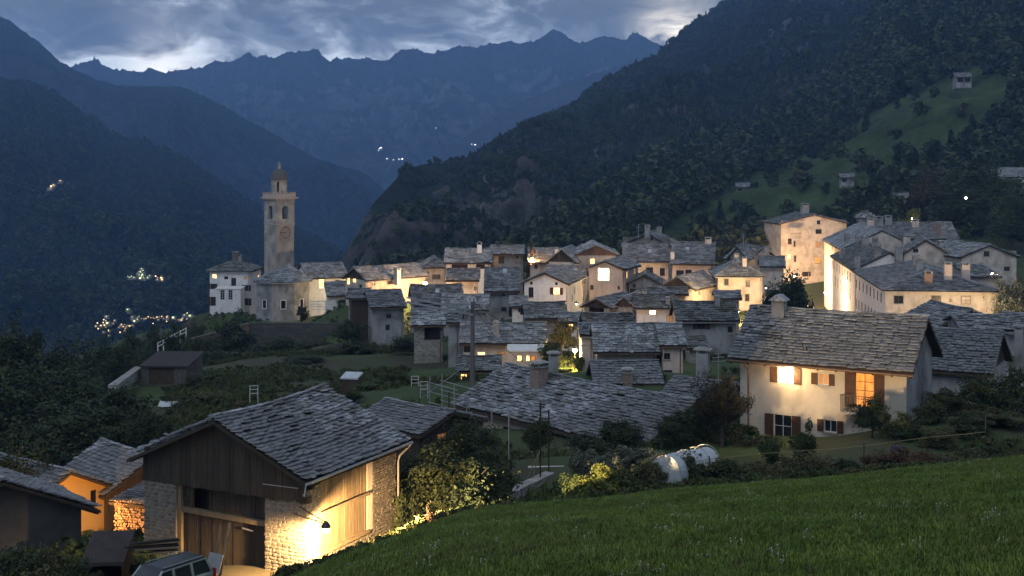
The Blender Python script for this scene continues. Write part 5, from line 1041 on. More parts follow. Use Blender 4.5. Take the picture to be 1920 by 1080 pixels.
# ================================================================== masonry, planks
def stone_variant(seed):
    r = random.Random(seed); n = 7; o = []
    for i in range(n):
        a = 2*math.pi*i/n+r.uniform(-.2,.2); k = 1/max(abs(math.cos(a)), abs(math.sin(a)))*r.uniform(.40,.5); o.append((k*math.cos(a), k*math.sin(a)))
    v = [(x, y, 0) for x, y in o]+[(x*.8, y*.78, 1) for x, y in o]; f = [list(range(n,2*n))]+[[i,(i+1)%n,n+(i+1)%n,n+i] for i in range(n)]
    return v, f
STV = [stone_variant(i) for i in range(8)]; STM = {}
def masonry(parent, o, ux, width, z0, ztop, m='stone_plain', sw=.34, sh=.17, lim=300, seed=1, n_=None, proud=.05, cond=None):
    """stones set in courses on a wall face; ztop(u) gives the top"""
    r = random.Random(seed); o = Vector(o); ux = Vector(ux).normalized(); nn = Vector(n_) if n_ else Vector((ux.y,-ux.x,0)); up = Vector((0,0,1)); out = []
    z = z0
    while z < max(ztop(0), ztop(width), ztop(width/2)):
        h = sh*r.uniform(.7,1.35); u = r.uniform(-.2,0)*sw
        while u < width:
            w_ = sw*r.uniform(.5,1.6); w_ = min(w_, width-u+.02)
            if w_ > .07 and z+h < ztop(u+w_/2)+.03 and (cond is None or cond(u+w_/2, z+h/2)): out.append((o+ux*(u+w_/2)+up*(z+h/2), w_*.97, h*.95, proud*r.uniform(.4,1.3), r.randrange(8), r.gauss(0,.04)))
            u += w_
        z += h
    r.shuffle(out); one, many = out[:lim], out[lim:]
    for c, w_, h, d, k, rot in one:
        if (k, m) not in STM:
            me = bpy.data.meshes.new('stone'); me.from_pydata(STV[k][0], [], STV[k][1]); me.update(); me.materials.append(MAT[m]); STM[(k, m)] = me
        s_ = bpy.data.objects.new('stone', STM[(k, m)]); COL.objects.link(s_); s_.parent = parent
        a = ux*math.cos(rot)+up*math.sin(rot); b = up*math.cos(rot)-ux*math.sin(rot)
        s_.matrix_local = Matrix(((a.x*w_,b.x*h,nn.x*d,c.x),(a.y*w_,b.y*h,nn.y*d,c.y),(a.z*w_,b.z*h,nn.z*d,c.z),(0,0,0,1)))
    if many:
        mb = MB()
        for c, w_, h, d, k, rot in many:
            b0 = len(mb.v); mb.v += [tuple(c+ux*(x*w_)+up*(y*h)+nn*(z_*d)) for x, y, z_ in STV[k][0]]; mb.f += [[b0+i for i in q] for q in STV[k][1]]
        q = mb.build('stones', MAT[m], parent); q['kind'] = 'stuff'
def planks(parent, o, ux, width, zb, zt, m='wood_old', bw=.24, thick=.035, gap=.012, seed=3, n_=None, name='plank'):
    r = random.Random(seed); o = Vector(o); ux = Vector(ux).normalized(); nn = Vector(n_) if n_ else Vector((ux.y,-ux.x,0)); u = 0
    while u < width-.03:
        w_ = min(bw*r.uniform(.75,1.3), width-u); d0 = r.uniform(0,.02); d1 = d0+thick; a, b = u+gap/2, u+w_-gap/2; mb = MB(); j = r.uniform(-.05,.04)
        q = lambda uu, z, d: o+ux*uu+nn*d+Vector((0,0,z))
        mb.hexa([q(a,zb(a)+j,d1),q(b,zb(b)+j,d1),q(b,zb(b)+j,d0),q(a,zb(a)+j,d0),q(a,zt(a),d1),q(b,zt(b),d1),q(b,zt(b),d0),q(a,zt(a),d0)])
        mb.build(name, MAT[m], parent); u += w_

# ================================================================== foreground barn
bn = House('old_barn', 'large foreground barn with plank gable, stone corners and uneven slate roof', 'barn', 237,855,54.2, 574, ang=-26.4, D=7.95, kind='g', ry=783, h=4.15,
    wall='mortar_barn', sag=.16, row=.22, wid=.42, th=.036, single=True, slate='slate', oe=.42, og=.62, side_open='fr', roofmat='wood_old', rough=1.7, under=2.2)
b_ = bn; rt = b_.root; U = lambda px, py: b_.on_wall('f', px, py)[0]; Zf = lambda px, py: b_.on_wall('f', px, py)[1]
of, uf, nf, wf = b_.frame('f'); orr, ur, nr, wr = b_.frame('r')
U2 = lambda px, py: b_.on_wall('r', px, py)[0]; Z2 = lambda px, py: b_.on_wall('r', px, py)[1]
u1, u2 = U(330,950), U(497,950); zt1 = Zf(300,903)-.02; zt2 = Zf(530,915)
def solid(name, m, parent, o, ux, nn, ua, ub, za, zb, d0, d1):
    mb = MB(); q = lambda u, z, d: o+ux*u+nn*d+Vector((0,0,z)); mb.hexa([q(ua,za,d1),q(ub,za,d1),q(ub,za,d0),q(ua,za,d0),q(ua,zb,d1),q(ub,zb,d1),q(ub,zb,d0),q(ua,zb,d0)]); return mb.build(name, MAT[m], parent)
pl = solid('stone_pier', 'mortar_barn', rt, of, uf, nf, 0, u1, -2.2, zt1, -.55, 0); masonry(pl, of, uf, u1, -.6, lambda u: zt1, seed=1, m='stone_barn', sw=.3, sh=.14, proud=.03)
uc = U2(601,1000)
pr_ = solid('stone_pier', 'mortar_barn', rt, of, uf, nf, u2, wf, -2.2, zt2, -.55, 0); masonry(pr_, of+uf*u2, uf, wf-u2, -.6, lambda u: zt2, seed=2, m='stone_barn', sw=.28, sh=.13, proud=.03)
ps = solid('stone_pier', 'mortar_barn', rt, orr, ur, nr, .553, uc, -2.2, zt2+.1, -.5, -.002); 
masonry(ps, orr, ur, uc, -.6, lambda u: zt2, seed=3, m='stone_barn', sw=.28, sh=.13, proud=.03)
# timber infill of the front: lower boards, beam, upper boards with a hatch, gable boards
zbm = Zf(420,972)
uh0, uh1, zh0, zh1 = U(356,940), U(386,940), Zf(370,967), Zf(370,918)
bk = of-nf*.32
planks(rt, bk+uf*u1, uf, u2-u1, lambda u: -1.2, lambda u: zbm-.05, 'wood_old', seed=4)
planks(rt, bk+uf*u1, uf, uh0-u1, lambda u: zbm+.12, lambda u: zt1+.25, 'wood_old', seed=5); planks(rt, bk+uf*uh1, uf, u2-uh1, lambda u: zbm+.12, lambda u: zt1+.25, 'wood_old', seed=6)
planks(rt, bk+uf*uh0, uf, uh1-uh0, lambda u: zbm+.12, lambda u: zh0, 'wood_old', seed=7); planks(rt, bk+uf*uh0, uf, uh1-uh0, lambda u: zh1, lambda u: zt1+.25, 'wood_old', seed=8)
def barn_beam(name, a, b, w_, h_, m='wood_old'):
    mb = MB(); mb.bar(a, b, w_, h_); mb.build(name, MAT[m], rt)
q3 = lambda u, z, d=0: of+uf*u+nf*d+Vector((0,0,z))
barn_beam('beam', q3(u1-.05,zbm+.06,-.22), q3(u2+.05,zbm-.02,-.22), .22, .2, 'wood_pale'); barn_beam('beam', q3(-.1,zt1+.12,-.1), q3(wf+.1,zt1+.12,-.1), .24, .24)
barn_beam('post', q3(u1+.12,-.5,-.16), q3(u1+.12,zt1,-.16), .16, .16, 'wood_pale'); barn_beam('brace', q3(u1+.2,zt1-.55,-.24), q3(uh0,zbm+.45,-.24), .09, .1)
barn_beam('post', q3(uh0-.07,zbm+.15,-.24), q3(uh0-.07,zt1,-.24), .1, .1); barn_beam('post', q3(uh1+.07,zbm+.15,-.24), q3(uh1+.07,zt1,-.24), .1, .1)
mb = MB(); mb.box(b_.x0+.5, b_.y0+1.2, -1, b_.x1-.5, b_.y0+1.26, b_.h); mb.build('inner_wall', MAT['wood_dark'], rt)
planks(rt, of+nf*.03+uf*.0, uf, wf, lambda u: zt1+.02+.03*math.sin(u*9), lambda u: b_.wallz('f', u), 'wood_old', bw=.27, seed=9)
# gable wall end facing right: boards between stone piers, above a stone plinth
ub = U2(688,935); ue = U2(724,960); zlo = Z2(640,1022); q4 = lambda u, z, d=0: orr+ur*u+nr*d+Vector((0,0,z)); zmid = Z2(640,945)
pb = solid('plinth', 'mortar_barn', rt, orr, ur, nr, uc, wr, -2.2, zlo, -.45, .02); masonry(pb, orr+nr*.022+ur*uc, ur, wr-uc, -1.2, lambda u: zlo, seed=5, m='stone_barn', sw=.3, sh=.14, proud=.025)
planks(rt, orr-nr*.06+ur*uc, ur, ub-uc, lambda u: zlo+.12, lambda u: zmid-.08, 'wood_pale', bw=.2, seed=10); planks(rt, orr-nr*.06+ur*uc, ur, ub-uc, lambda u: zmid+.05, lambda u: b_.wallz('r', 0)+.05, 'wood_pale', bw=.2, seed=11)
barn_beam('beam', q4(uc-.05,zlo+.06,.03), q4(ub+.1,zlo+.06,.03), .14, .13, 'wood_pale'); barn_beam('beam', q4(uc-.02,zmid-.02,.03), q4(ub+.12,zmid-.02,.03), .15, .15, 'wood_pale')
um = (ub+wr)/2-.1
p1_ = solid('plaster_pier', 'plaster_cream', rt, orr, ur, nr, ub, ub+.42, zlo+.002, b_.h-.4, -.4, .01)
p2_ = solid('stone_pier', 'mortar_barn', rt, orr, ur, nr, ub+.422, wr, zlo+.002, b_.h-.35, -.4, 0); masonry(p2_, orr+ur*(ub+.44), ur, wr-ub-.44, zlo, lambda u: b_.h-.35, seed=6, m='stone_barn', sw=.24, sh=.12, proud=.04)
# rafter ends, wall plate, gutter and downpipe
for i in range(9):
    y = .2+(b_.D-.4)*i/8; c_ = b_.rise/(b_.W/2); mb = MB(); mb.bar((b_.W-.05,y,b_.h-.22),(b_.x1-.5,y,b_.h-.22+c_*(b_.oe+.45)),.13,.15); mb.build('rafter', MAT['wood_pale'], rt)
    if i < 8: mb = MB(); mb.bar((.05,y,b_.h-.22),(b_.x0+.5,y,b_.h-.22+c_*(b_.oe+.45)),.13,.15); mb.build('rafter', MAT['wood_old'], rt)
mb = MB(); mb.tube([(b_.W+.04,-.05,b_.h-.14),(b_.W+.04,b_.D+.05,b_.h-.10)], .06, 7); mb.build('gutter', MAT['metal_grey'], rt)
yy = b_.D-.25; mb = MB(); mb.tube([(b_.W+.04,yy+.2,b_.h-.16),(b_.W-.05,yy+.05,b_.h-.32),(b_.x1+.14,yy-.25,b_.h-.62),(b_.x1+.10,yy-.3,b_.h-.85),(b_.x1+.10,yy-.3,-.6)], .045, 8); mb.build('downpipe', MAT['metal_grey'], rt)
mb = MB(); mb.tube([(b_.W-.02,.02,b_.h-.2),(b_.W-.05,-.06,b_.h-.6),(b_.x1-.1,b_.y0-.08,b_.h-.75)], .03, 6); mb.build('pipe_bend', MAT['metal_grey'], rt)
mb = MB(); mb.bar(q3(u2-.05,zt2+.08,.09), q3(wf-.35,zt2+.1,.09), .03); mb.build('conduit', MAT['metal_grey'], rt)
mb = MB(); mb.bar(q3(u2-1.3,zbm-.35,-.2), q3(u2-.75,zbm-.4,-.2), .05); mb.build('latch_bar', MAT['metal_grey'], rt)
# lamp on a bracket at the barn corner: floodlight head turned away from the barn
lp_ = P(611,993,49.5); lo_ = empty('barn_lamp', lp_, 0, 'glaring lamp on a triangular bracket at the corner of the foreground barn', 'street lamp', 'street lamps of the village')
cor = b_.root.matrix_world if False else None
inv = b_.inv.inverted(); wallp = [inv @ q3(wf-.35, Zf(560,950), .0), inv @ q3(wf-.7, Zf(565,965), 0)]
mb = MB(); mb.tube([wallp[0]-lp_, Vector((0,0,.28))], .022, 6); mb.tube([wallp[1]-lp_, Vector((-.05,0,.24))], .022, 6); mb.build('bracket', MAT['metal_dark'], lo_)
mb = MB(); mb.lathe([(.17,.06),(.20,.12),(.12,.24),(.05,.32)], (0,0,0), 10); mb.build('shade', MAT['metal_dark'], lo_)
mb = MB(); mb.lathe([(.02,-.13),(.10,-.09),(.135,0),(.11,.07),(.02,.1)], (0,0,0), 12); mb.build('bulb', MAT['bulb'], lo_, True)
l = bpy.data.lights.new('lamp_light', 'SPOT'); l.spot_size = R(158); l.spot_blend = .4; l.energy = 3800; l.color = (1.0,.58,.22); l.shadow_soft_size = .12; q_ = bpy.data.objects.new('lamp_light', l); COL.objects.link(q_); q_.parent = lo_; q_.location = (0.02,-0.02,-.2); q_.rotation_euler = Vector((.08,.52,-.85)).to_track_quat('-Z','Y').to_euler()
l = bpy.data.lights.new('lamp_beam', 'SPOT'); l.energy = 22000; l.color = (1.0,.70,.36); l.shadow_soft_size = .10; l.spot_size = R(29); l.spot_blend = .7; q_ = bpy.data.objects.new('lamp_beam', l); COL.objects.link(q_); q_.parent = lo_; q_.location = (.12,0,-.05)
tgt = P(1590,765,76)-lp_; q_.rotation_euler = tgt.to_track_quat('-Z', 'Y').to_euler()
# ================================================================== foreground left
sh = House('shed', 'dark rendered shed with big slate roof at the bottom left edge', 'shed', -196,1025,54.1, 188, ang=41, Wd=9.0, D=5.6, kind='g', pitch=24.6, h=2.7, wall='plaster_dark', row=.26, wid=.42, th=.036, single=True, oe=.7, og=.6, rafters=True)
og_ = House('orange_house', 'orange lit rendered house with open gable and small dark window behind the shed', 'house', 35,962,69.3, 226, ang=54, Wd=6.6, D=9, kind='g', pitch=25.8, h=3.2, wall='plaster_orange', row=.28, wid=.45, th=.036, single=True, oe=.35, og=.5, rafters=True,
   wins=[('f',176,935,.45,1.0,'dark'),('f',163,933,.6,.8,'dark')])
bb = House('outbuilding', 'dark slate roofed outbuilding between the orange house and the big barn', 'outbuilding', 96,895,77.8, 195, ang=-43, D=6.6, kind='p', pitch=28, h=2.6, wall='wood_dark', row=.28, wid=.45, th=.036, single=True, oe=.4, og=.3)
cc = House('woodshed', 'low slate canopy with orange lit edge over the firewood stack', 'shed', 204,941,68.5, 292, ang=-20, D=4.2, kind='s', ry=893, h=2.0, wall='wood_dark', row=.26, wid=.42, th=.036, single=True, oe=.2, og=.2, side_open='flr')
fw = empty('firewood_stack', (P(213,1003,68.2).x, 68.2, P(213,1003,68.2).z-.1), R(-8), 'tall stack of split firewood beside the barn, lit orange', 'firewood')
rr_ = random.Random(5); lm = MB(); lm.lathe([(.075,0),(.075,.5)], n=7); b0 = len(lm.v); lm.f.append([k for k in range(7)][::-1]); me_ = bpy.data.meshes.new('log'); me_.from_pydata(lm.v, [], lm.f); me_.update(); me_.materials.append(MAT['log_end']) if 'log_end' in MAT else me_.materials.append(mat('log_end', (0.30,0.17,0.10), (0.48,0.30,0.19), scale=7, obj_rand=.7, rough=.9, bump=.4))
for i in range(13):
    for j in range(15):
        s_ = bpy.data.objects.new('log', me_); COL.objects.link(s_); s_.parent = fw; k = rr_.uniform(.75,1.15)
        s_.location = (.08+i*.148+(.07 if j%2 else 0)+rr_.uniform(-.02,.02), rr_.uniform(-.08,.05), .08+j*.13+rr_.uniform(-.015,.015)); s_.rotation_euler = (R(-90)+rr_.uniform(-.08,.08), rr_.uniform(-.08,.08), 0); s_.scale = (k, k*rr_.uniform(.75,1.1), 1)
ls = House('lean_to', 'low open board shelter with a grey sheet roof in front of the barn', 'shelter', 150,1056,47.5, 232, ang=6, D=2.2, kind='s', pitch=14, h=1.5, wall='wood_dark', slates=False, roofmat='roof_brown', oe=.1, og=.1, side_open='f')
# debris boards by the shelter
dr_ = random.Random(8)
bp_ = empty('board_pile', P(290,1035,48.5), R(10), 'loose pile of old boards between the shelter and the barn pier', 'board pile')
for i in range(9):
    mb = MB(); a = dr_.uniform(-.3,.3); mb.bar((-.9+dr_.uniform(-.3,.3),dr_.uniform(-.3,.3),.03+i*.05),(.9*math.cos(a),.9*math.sin(a)+dr_.uniform(-.3,.3),.08+i*.05),.16,.03); mb.build('board', MAT['wood_pale' if i%3==0 else 'wood_old'], bp_)
lb = empty('leaning_boards', P(400,1075,49.4), R(-26), 'two boards and a grey panel leaning on the barn front', 'boards')
mb = MB(); mb.bar((-.05,0,-.1),(0,.45,1.75),.12,.04); mb.build('board', MAT['wood_pale'], lb); mb = MB(); mb.bar((.3,0,-.1),(.42,.45,1.9),.14,.04); mb.build('board', MAT['wood_pale'], lb); mb = MB(); mb.bar((.05,-.12,.1),(.08,.1,.75),.75,.03); mb.build('panel', MAT['metal_grey'], lb)

# ================================================================== parked car
def car():
    M_paint = mat('car_paint', (0.33,0.40,0.36), (0.36,0.43,0.39), rough=.28, spec=.6, metal=.35); M_gl = mat('car_glass', (0.02,0.025,0.03), rough=.05, spec=1.0); mat('rubber', (.02,.02,.02), rough=.9); mat('tail_red', (.35,.02,.015), rough=.2, spec=.7); mat('car_roof', (.012,.013,.015), rough=.25, spec=.6)
    p = P(310,1052,43.2); top = p.z; g = top-1.46
    o = empty('parked_car', (p.x-.15, p.y-.1, g), math.atan2(-.80,-.60), 'pale green estate car with dark roof parked before the barn, cut by the bottom edge', 'car')
    o.scale = (.84,.84,.84)
    # body shell: cross-sections along x (front +x)
    secs = [(-2.12,.45,.93,.66,.80),(-2.05,.35,1.02,.80,.86),(-1.5,.28,1.04,.84,.86),(-.4,.26,1.02,.85,.86),(.75,.26,.98,.85,.86),(1.35,.28,.92,.83,.84),(1.95,.32,.80,.74,.80),(2.15,.40,.62,.60,.70)]
    v = []; f = []; n = 10
    for x, z0, z1, w1, w0 in secs:
        ring = [(-w0*.9,z0),(-w0,z0+.12),(-w0,z0+.33),(-w1-.02,z1-.06),(-w1+.06,z1),(w1-.06,z1),(w1+.02,z1-.06),(w0,z0+.33),(w0,z0+.12),(w0*.9,z0)]
        v += [(x,y,z) for y, z in ring]
    for i in range(len(secs)-1):
        for k in range(n): f.append([i*n+k,(i+1)*n+k,(i+1)*n+(k+1)%n,i*n+(k+1)%n])
    f.append(list(range(n))); f.append([len(v)-n+k for k in range(n)][::-1])
    me = bpy.data.meshes.new('body'); me.from_pydata(v, [], f); me.update(); b = link_mesh('body', me, M_paint, o)
    bm = b.modifiers.new('round', 'BEVEL'); bm.width = .05; bm.segments = 2; bm.limit_method = 'ANGLE'; bm.angle_limit = R(25)
    # greenhouse: pillars, roof, glass
    bz, tz = 1.0, 1.62; xb = [-2.0,-1.05,-.1,.95]; xt = [-1.75,-1.0,-.12,.40]; wb, wt = .80, .66
    rf = MB(); rf.hexa([(xt[0]-.08,-wt-.02,tz-.04),(xt[3]+.05,-wt-.02,tz-.06),(xt[3]+.05,wt+.02,tz-.06),(xt[0]-.08,wt+.02,tz-.04),(xt[0],-wt+.1,tz+.03),(xt[3]-.1,-wt+.1,tz+.02),(xt[3]-.1,wt-.1,tz+.02),(xt[0],wt-.1,tz+.03)]); rf.build('car_roof', MAT['car_roof'], o)
    for sy in (-1, 1):
        r_ = MB(); r_.tube([(xt[0]+.1,sy*(wt-.06),tz+.07),(xt[3]-.15,sy*(wt-.06),tz+.06)], .018, 6); r_.build('roof_rail', MAT['metal_grey'], o)
        pil = MB()
        for i, wd_ in enumerate((.13,.08,.09,.09)): pil.bar((xb[i],sy*wb,bz-.03),(xt[i],sy*wt,tz-.04),wd_,.07)
        pil.bar((xb[0],sy*wb,bz),(xb[3],sy*wb,bz-.02),.05,.05); pil.bar((xt[0],sy*(wt+.01),tz-.05),(xt[3],sy*(wt+.01),tz-.07),.05,.05); pil.build('pillars', M_paint, o)
        for i in range(3):
            gmb = MB(); a0, a1, c1, c0 = Vector((xb[i]+.06,sy*(wb-.02),bz)), Vector((xb[i+1]-.04,sy*(wb-.02),bz)), Vector((xt[i+1]-.04,sy*(wt-.02),tz-.07)), Vector((xt[i]+.06,sy*(wt-.02),tz-.07)); d = Vector((0,-sy*.012,0))
            gmb.hexa([a0,a1,a1+d,a0+d,c0,c1,c1+d,c0+d]); gmb.build('side_window', M_gl, o)
        tl = MB(); tl.box(-2.13,sy*.80-.07,.72,-2.0,sy*.80+.07,1.12); tl.build('tail_light', MAT['tail_red'], o)
        hl = MB(); hl.box(1.98,sy*.60-.15,.55,2.13,sy*.60+.15,.70); hl.build('headlight', M_gl, o)
        mi = MB(); mi.box(.82,sy*.93-.08,1.0,.92,sy*.93+.08,1.13); mi.build('mirror', MAT['car_roof'], o)
        for x in (-1.32, 1.32):
            w_ = MB(); w_.v = []; w_.lathe([(.2,-.1),(.31,-.1),(.33,-.06),(.33,.06),(.31,.1),(.2,.1)], n=18); wo_ = w_.build('wheel', MAT['rubber'], o); wo_.location = (x,sy*.78,.33); wo_.rotation_euler = (R(90),0,0)
            rm_ = MB(); rm_.lathe([(.01,-.09),(.2,-.102),(.2,.102),(.01,.09)], n=12); ri = rm_.build('rim', MAT['metal_grey'], wo_)
    for nm, x0, x1 in (('windscreen', .97, .43), ('rear_window', -2.02, -1.78)):
        g_ = MB(); s_ = 1 if x0 > 0 else -1; g_.hexa([(x0+.02*s_,-wb+.08,bz),(x0+.02*s_,wb-.08,bz),(x0,wb-.08,bz),(x0,-wb+.08,bz),(x1+.02*s_,-wt+.06,tz-.06),(x1+.02*s_,wt-.06,tz-.06),(x1,wt-.06,tz-.06),(x1,-wt+.06,tz-.06)]); g_.build(nm, M_gl, o)
car()

# ================================================================== foreground right
rh = House('shuttered_house', 'cream two storey house with brown shutters, balcony and one glaring upper window, right foreground', 'house', 1365,672,81.8, 1712, ang=-30, D=8.6, kind='p', ry=575, wall='plaster_smooth', h=5.9,
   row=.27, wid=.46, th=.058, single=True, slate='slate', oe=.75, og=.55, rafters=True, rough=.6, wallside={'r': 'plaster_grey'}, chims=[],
   wins=[('f',1473,704,1.0,1.0,'bright',1.0,.14,'w'),('f',1543,711,.72,.72,'dim',1.0,.14,'ws'),('f',1621,733,1.15,2.15,'orange',1.05,.14,''),('f',1467.5,799,1.15,1.45,'dark',1.0,.14,'ws'),('f',1557,799,.8,.75,'dark',1.0,.14,'ws'),
         ('r',1751,750,.8,1.2,'dark'),('r',1730,700,.18,.7,'dark')])
rr = rh.root; q5 = rh.roof_pt(1461,590)
mb = MB(); mb.box(q5.x-.42,q5.y-.35,q5.z-.6,q5.x+.42,q5.y+.35,q5.z+1.05); mb.build('chimney', MAT['plaster_grey'], rh.roof_o)
mb = MB(); mb.hexa([(q5.x-.6,q5.y-.5,q5.z+.952),(q5.x+.6,q5.y-.5,q5.z+.952),(q5.x+.6,q5.y+.5,q5.z+.952),(q5.x-.6,q5.y+.5,q5.z+.952),(q5.x-.12,q5.y-.45,q5.z+1.33),(q5.x+.12,q5.y-.45,q5.z+1.33),(q5.x+.12,q5.y+.45,q5.z+1.33),(q5.x-.12,q5.y+.45,q5.z+1.33)]); mb.build('chimney_cap', MAT['slate'], rh.roof_o)
q6 = rh.roof_pt(1511,662); mb = MB(); mb.tube([q6-Vector((0,0,.2)), q6+Vector((0,0,.42))], .06, 8); mb.build('vent_pipe', MAT['metal_dark'], rh.roof_o)
u0_, v0_ = rh.on_wall('f',1613,770); x_ = rh.x0+u0_; y_ = rh.y0
mb = MB(); mb.box(x_-1.05,y_-.75,v0_-.12,x_+1.25,y_-.002,v0_); mb.build('balcony_slab', MAT['stone_plain'], rr)
mb = MB()
for k in range(17): xx = x_-1.02+k*.14; mb.box(xx-.012,y_-.73,v0_+.002,xx+.012,y_-.71,v0_+.98)
for k in range(5):
    for xx in (x_-1.02, x_+1.22): mb.box(xx-.012,y_-.70+k*.15,v0_+.002,xx+.012,y_-.68+k*.15,v0_+.98)
mb.box(x_-1.05,y_-.75,v0_+.982,x_+1.25,y_-.69,v0_+1.02); mb.build('balcony_railing', MAT['metal_dark'], rr)
xg = rh.x0+rh.on_wall('f',1404,760)[0]; mb = MB(); mb.tube([(xg-.05,.02,rh.h-.2),(xg,.2,rh.h-.45),(xg,rh.y0-.1,rh.h-.75),(xg,rh.y0-.1,-.6)], .055, 8); mb.build('downpipe', MAT['copper_pipe'], rr)
mb = MB(); mb.tube([(-.05,-.05,rh.h-.13),(rh.W+.05,-.05,rh.h-.13)], .07, 7); mb.build('gutter', MAT['copper_pipe'], rr)
House('neighbour_house', 'slate roofed neighbour house directly right of the shuttered house', 'house', 1700,690,95, 1863, ang=-30, D=8.6, kind='p', ry=613, wall='plaster_grey', h=5, row=.3, wid=.48, th=.058, single=True, oe=.5, og=.5, gable_mat='wood_dark', rough=.8)
tc_ = empty('chimney_stack', P(1911,668,100), R(-30), 'tall grey chimney with flat cap at the right edge of the picture', 'chimney'); mb = MB(); mb.box(-.3,-.3,-3,.3,.3,2.1); mb.build('stack', MAT['plaster_grey'], tc_)
mb = MB(); mb.box(-.45,-.4,2.35,.45,.4,2.45); [mb.box(sx*.24-.05,sy*.24-.05,2.102,sx*.24+.05,sy*.24+.05,2.349) for sx in (-1,1) for sy in (-1,1)]; mb.build('cap', MAT['stone_plain'], tc_)

# ================================================================== big roofs in the middle
rb_ = House('large_slate_house', 'huge sagging slate roof with stone chimney in the middle ground', 'house', 847,757,95, 1205, ang=-49, D=10.6, kind='p', ry=683, wall='plaster_pink', h=3.6, row=.30, wid=.5, th=.055, single=True, sag=.22, rough=1.6, wallside={'r': 'stone_wall'}, wins=[('f',950,815,.9,1.1,'dark'),('f',900,790,.7,.8,'dark')])
def stack(hs, px, pyb, pyt, wpx, m):
    q = hs.roof_pt(px, pyb); Yw = (hs.inv.inverted() @ q).y; w_ = wpx/F*Yw/2; hh = (pyb-pyt)/F*Yw; mb = MB(); mb.box(q.x-w_,q.y-w_,q.z-.8,q.x+w_,q.y+w_,q.z+hh*.72); c = mb.build('chimney', MAT['mortar'], hs.roof_o)
    for k, (o2, u2_) in enumerate((((-w_,-w_,0),(1,0,0)),((w_,-w_,0),(0,1,0)),((-w_,w_,0),(0,-1,0)))): masonry(c, q+Vector(o2), u2_, 2*w_, -.3, lambda u: hh*.72, m, .22, .1, lim=60, seed=k+int(px), proud=.02)
    mb = MB(); z = q.z+hh*.722; mb.box(q.x-w_*1.25,q.y-w_*1.25,z,q.x+w_*1.25,q.y+w_*1.25,z+.07); [mb.box(q.x+sx*w_*.7-.07,q.y+sy*w_*.7-.07,z+.072,q.x+sx*w_*.7+.07,q.y+sy*w_*.7+.07,z+.3) for sx in (-1,1) for sy in (-1,1)]
    mb.box(q.x-w_*1.3,q.y-w_*1.3,z+.302,q.x+w_*1.3,q.y+w_*1.3,z+.36); mb.box(q.x-w_*.8,q.y-w_*.8,z+.362,q.x+w_*.8,q.y+w_*.8,z+.43); mb.build('chimney_cap', MAT['stone_plain'], hs.roof_o)
stack(rb_, 1011, 722, 674, 24, 'brick_red')
r3 = House('low_slate_house', 'low slate roof with a small brick chimney just behind the huge sagging roof', 'house', 1113,722,106, 1246, ang=3, D=6, kind='p', ry=678, wall='plaster_grey', h=3, row=.34, wid=.52, th=.04, single=True, rough=1.2)
stack(r3, 1176, 716, 692, 18, 'brick_red')
r4 = House('small_slate_house', 'slate roof corner running down behind the garden tree left of the shuttered house', 'house', 1222,757,90, 1345, ang=-33, D=7, kind='p', ry=706, wall='stone_wall', h=3.2, row=.3, wid=.5, th=.04, single=True, rough=1.2)
ck = empty('chimney_stack', P(1318,712,96), R(-20), 'broad pale stone chimney with slab cap left of the shuttered house', 'chimney'); mb = MB(); mb.box(-.45,-.4,-2.5,.45,.4,2.0); mb.build('stack', MAT['plaster_grey'], ck); mb = MB(); mb.box(-.65,-.55,2.25,.65,.55,2.33); mb.box(-.4,-.35,2.332,.4,.35,2.42); [mb.box(sx*.36-.06,sy*.3-.06,2.002,sx*.36+.06,sy*.3+.06,2.249) for sx in (-1,1) for sy in (-1,1)]; mb.build('cap', MAT['stone_plain'], ck)
rl = House('shed', 'shed with pale slate roof and timber gable right behind the foreground barn', 'shed', 655,790,78, 787, ang=-40, D=6, kind='p', ry=748, wall='wood_old', h=2.6, row=.28, wid=.42, th=.036, single=True, slate='slate', oe=.4, og=.4, wins=[('r',830,825,.9,.8,'dim')])
hut = House('garage', 'small garden garage with brown roof and wide dark door', 'garage', 260,686,131, 352, ang=-3, D=6, kind='s', ry=658, wall='stone_dark', h=2.3, slates=False, roofmat='roof_brown', oe=.2, og=.2, wins=[('f',303,706,2.6,1.75,'door')])
# ================================================================== garden things, walls, poles
def wall_run(label, pts, Y, th, h0, h1, sw, shh, m='stone_plain', cat='wall', lim=300, name='stone_wall'):
    a = P(pts[0][0], pts[0][1], Y[0]); b = P(pts[1][0], pts[1][1], Y[1]); o = empty(name, a, 0, label, cat); d = b-a; L_ = math.hypot(d.x, d.y); ux = Vector((d.x, d.y, 0))/L_; nn = Vector((ux.y,-ux.x,0)); s_ = d.z/L_
    q = lambda u, z, dd: ux*u+nn*dd+Vector((0,0,z+u*s_)); mb = MB(); mb.hexa([q(0,-h0,0),q(L_,-h0,0),q(L_,-h0,-th),q(0,-h0,-th),q(0,0,0),q(L_,0,0),q(L_,0,-th),q(0,0,-th)]); c = mb.build('core', MAT['mortar_dark' if 'terrace' in label else 'mortar'], o)
    masonry(o, (0,0,0), ux, L_, -h0+min(0, s_*L_), lambda u: u*s_, m, sw, shh, lim=lim, seed=int(abs(a.x*10))+3)
    r = random.Random(4); u = 0
    while u < L_: w_ = sw*r.uniform(.8,2); mb = MB(); e = min(L_,u+w_-.01); mb.hexa([q(u,.002,.06),q(e,.002,.06),q(e,.002,-th-.05),q(u,.002,-th-.05),q(u,.07,.05),q(e,.07,.05),q(e,.07,-th-.05),q(u,.07,-th-.05)]); mb.build('coping_stone', MAT[m], o); u += w_
wall_run('long stone retaining wall holding up the church terrace', [(345,640),(470,606)], (196,214), .6, 5, 0, .9, .45, 'stone_dark')
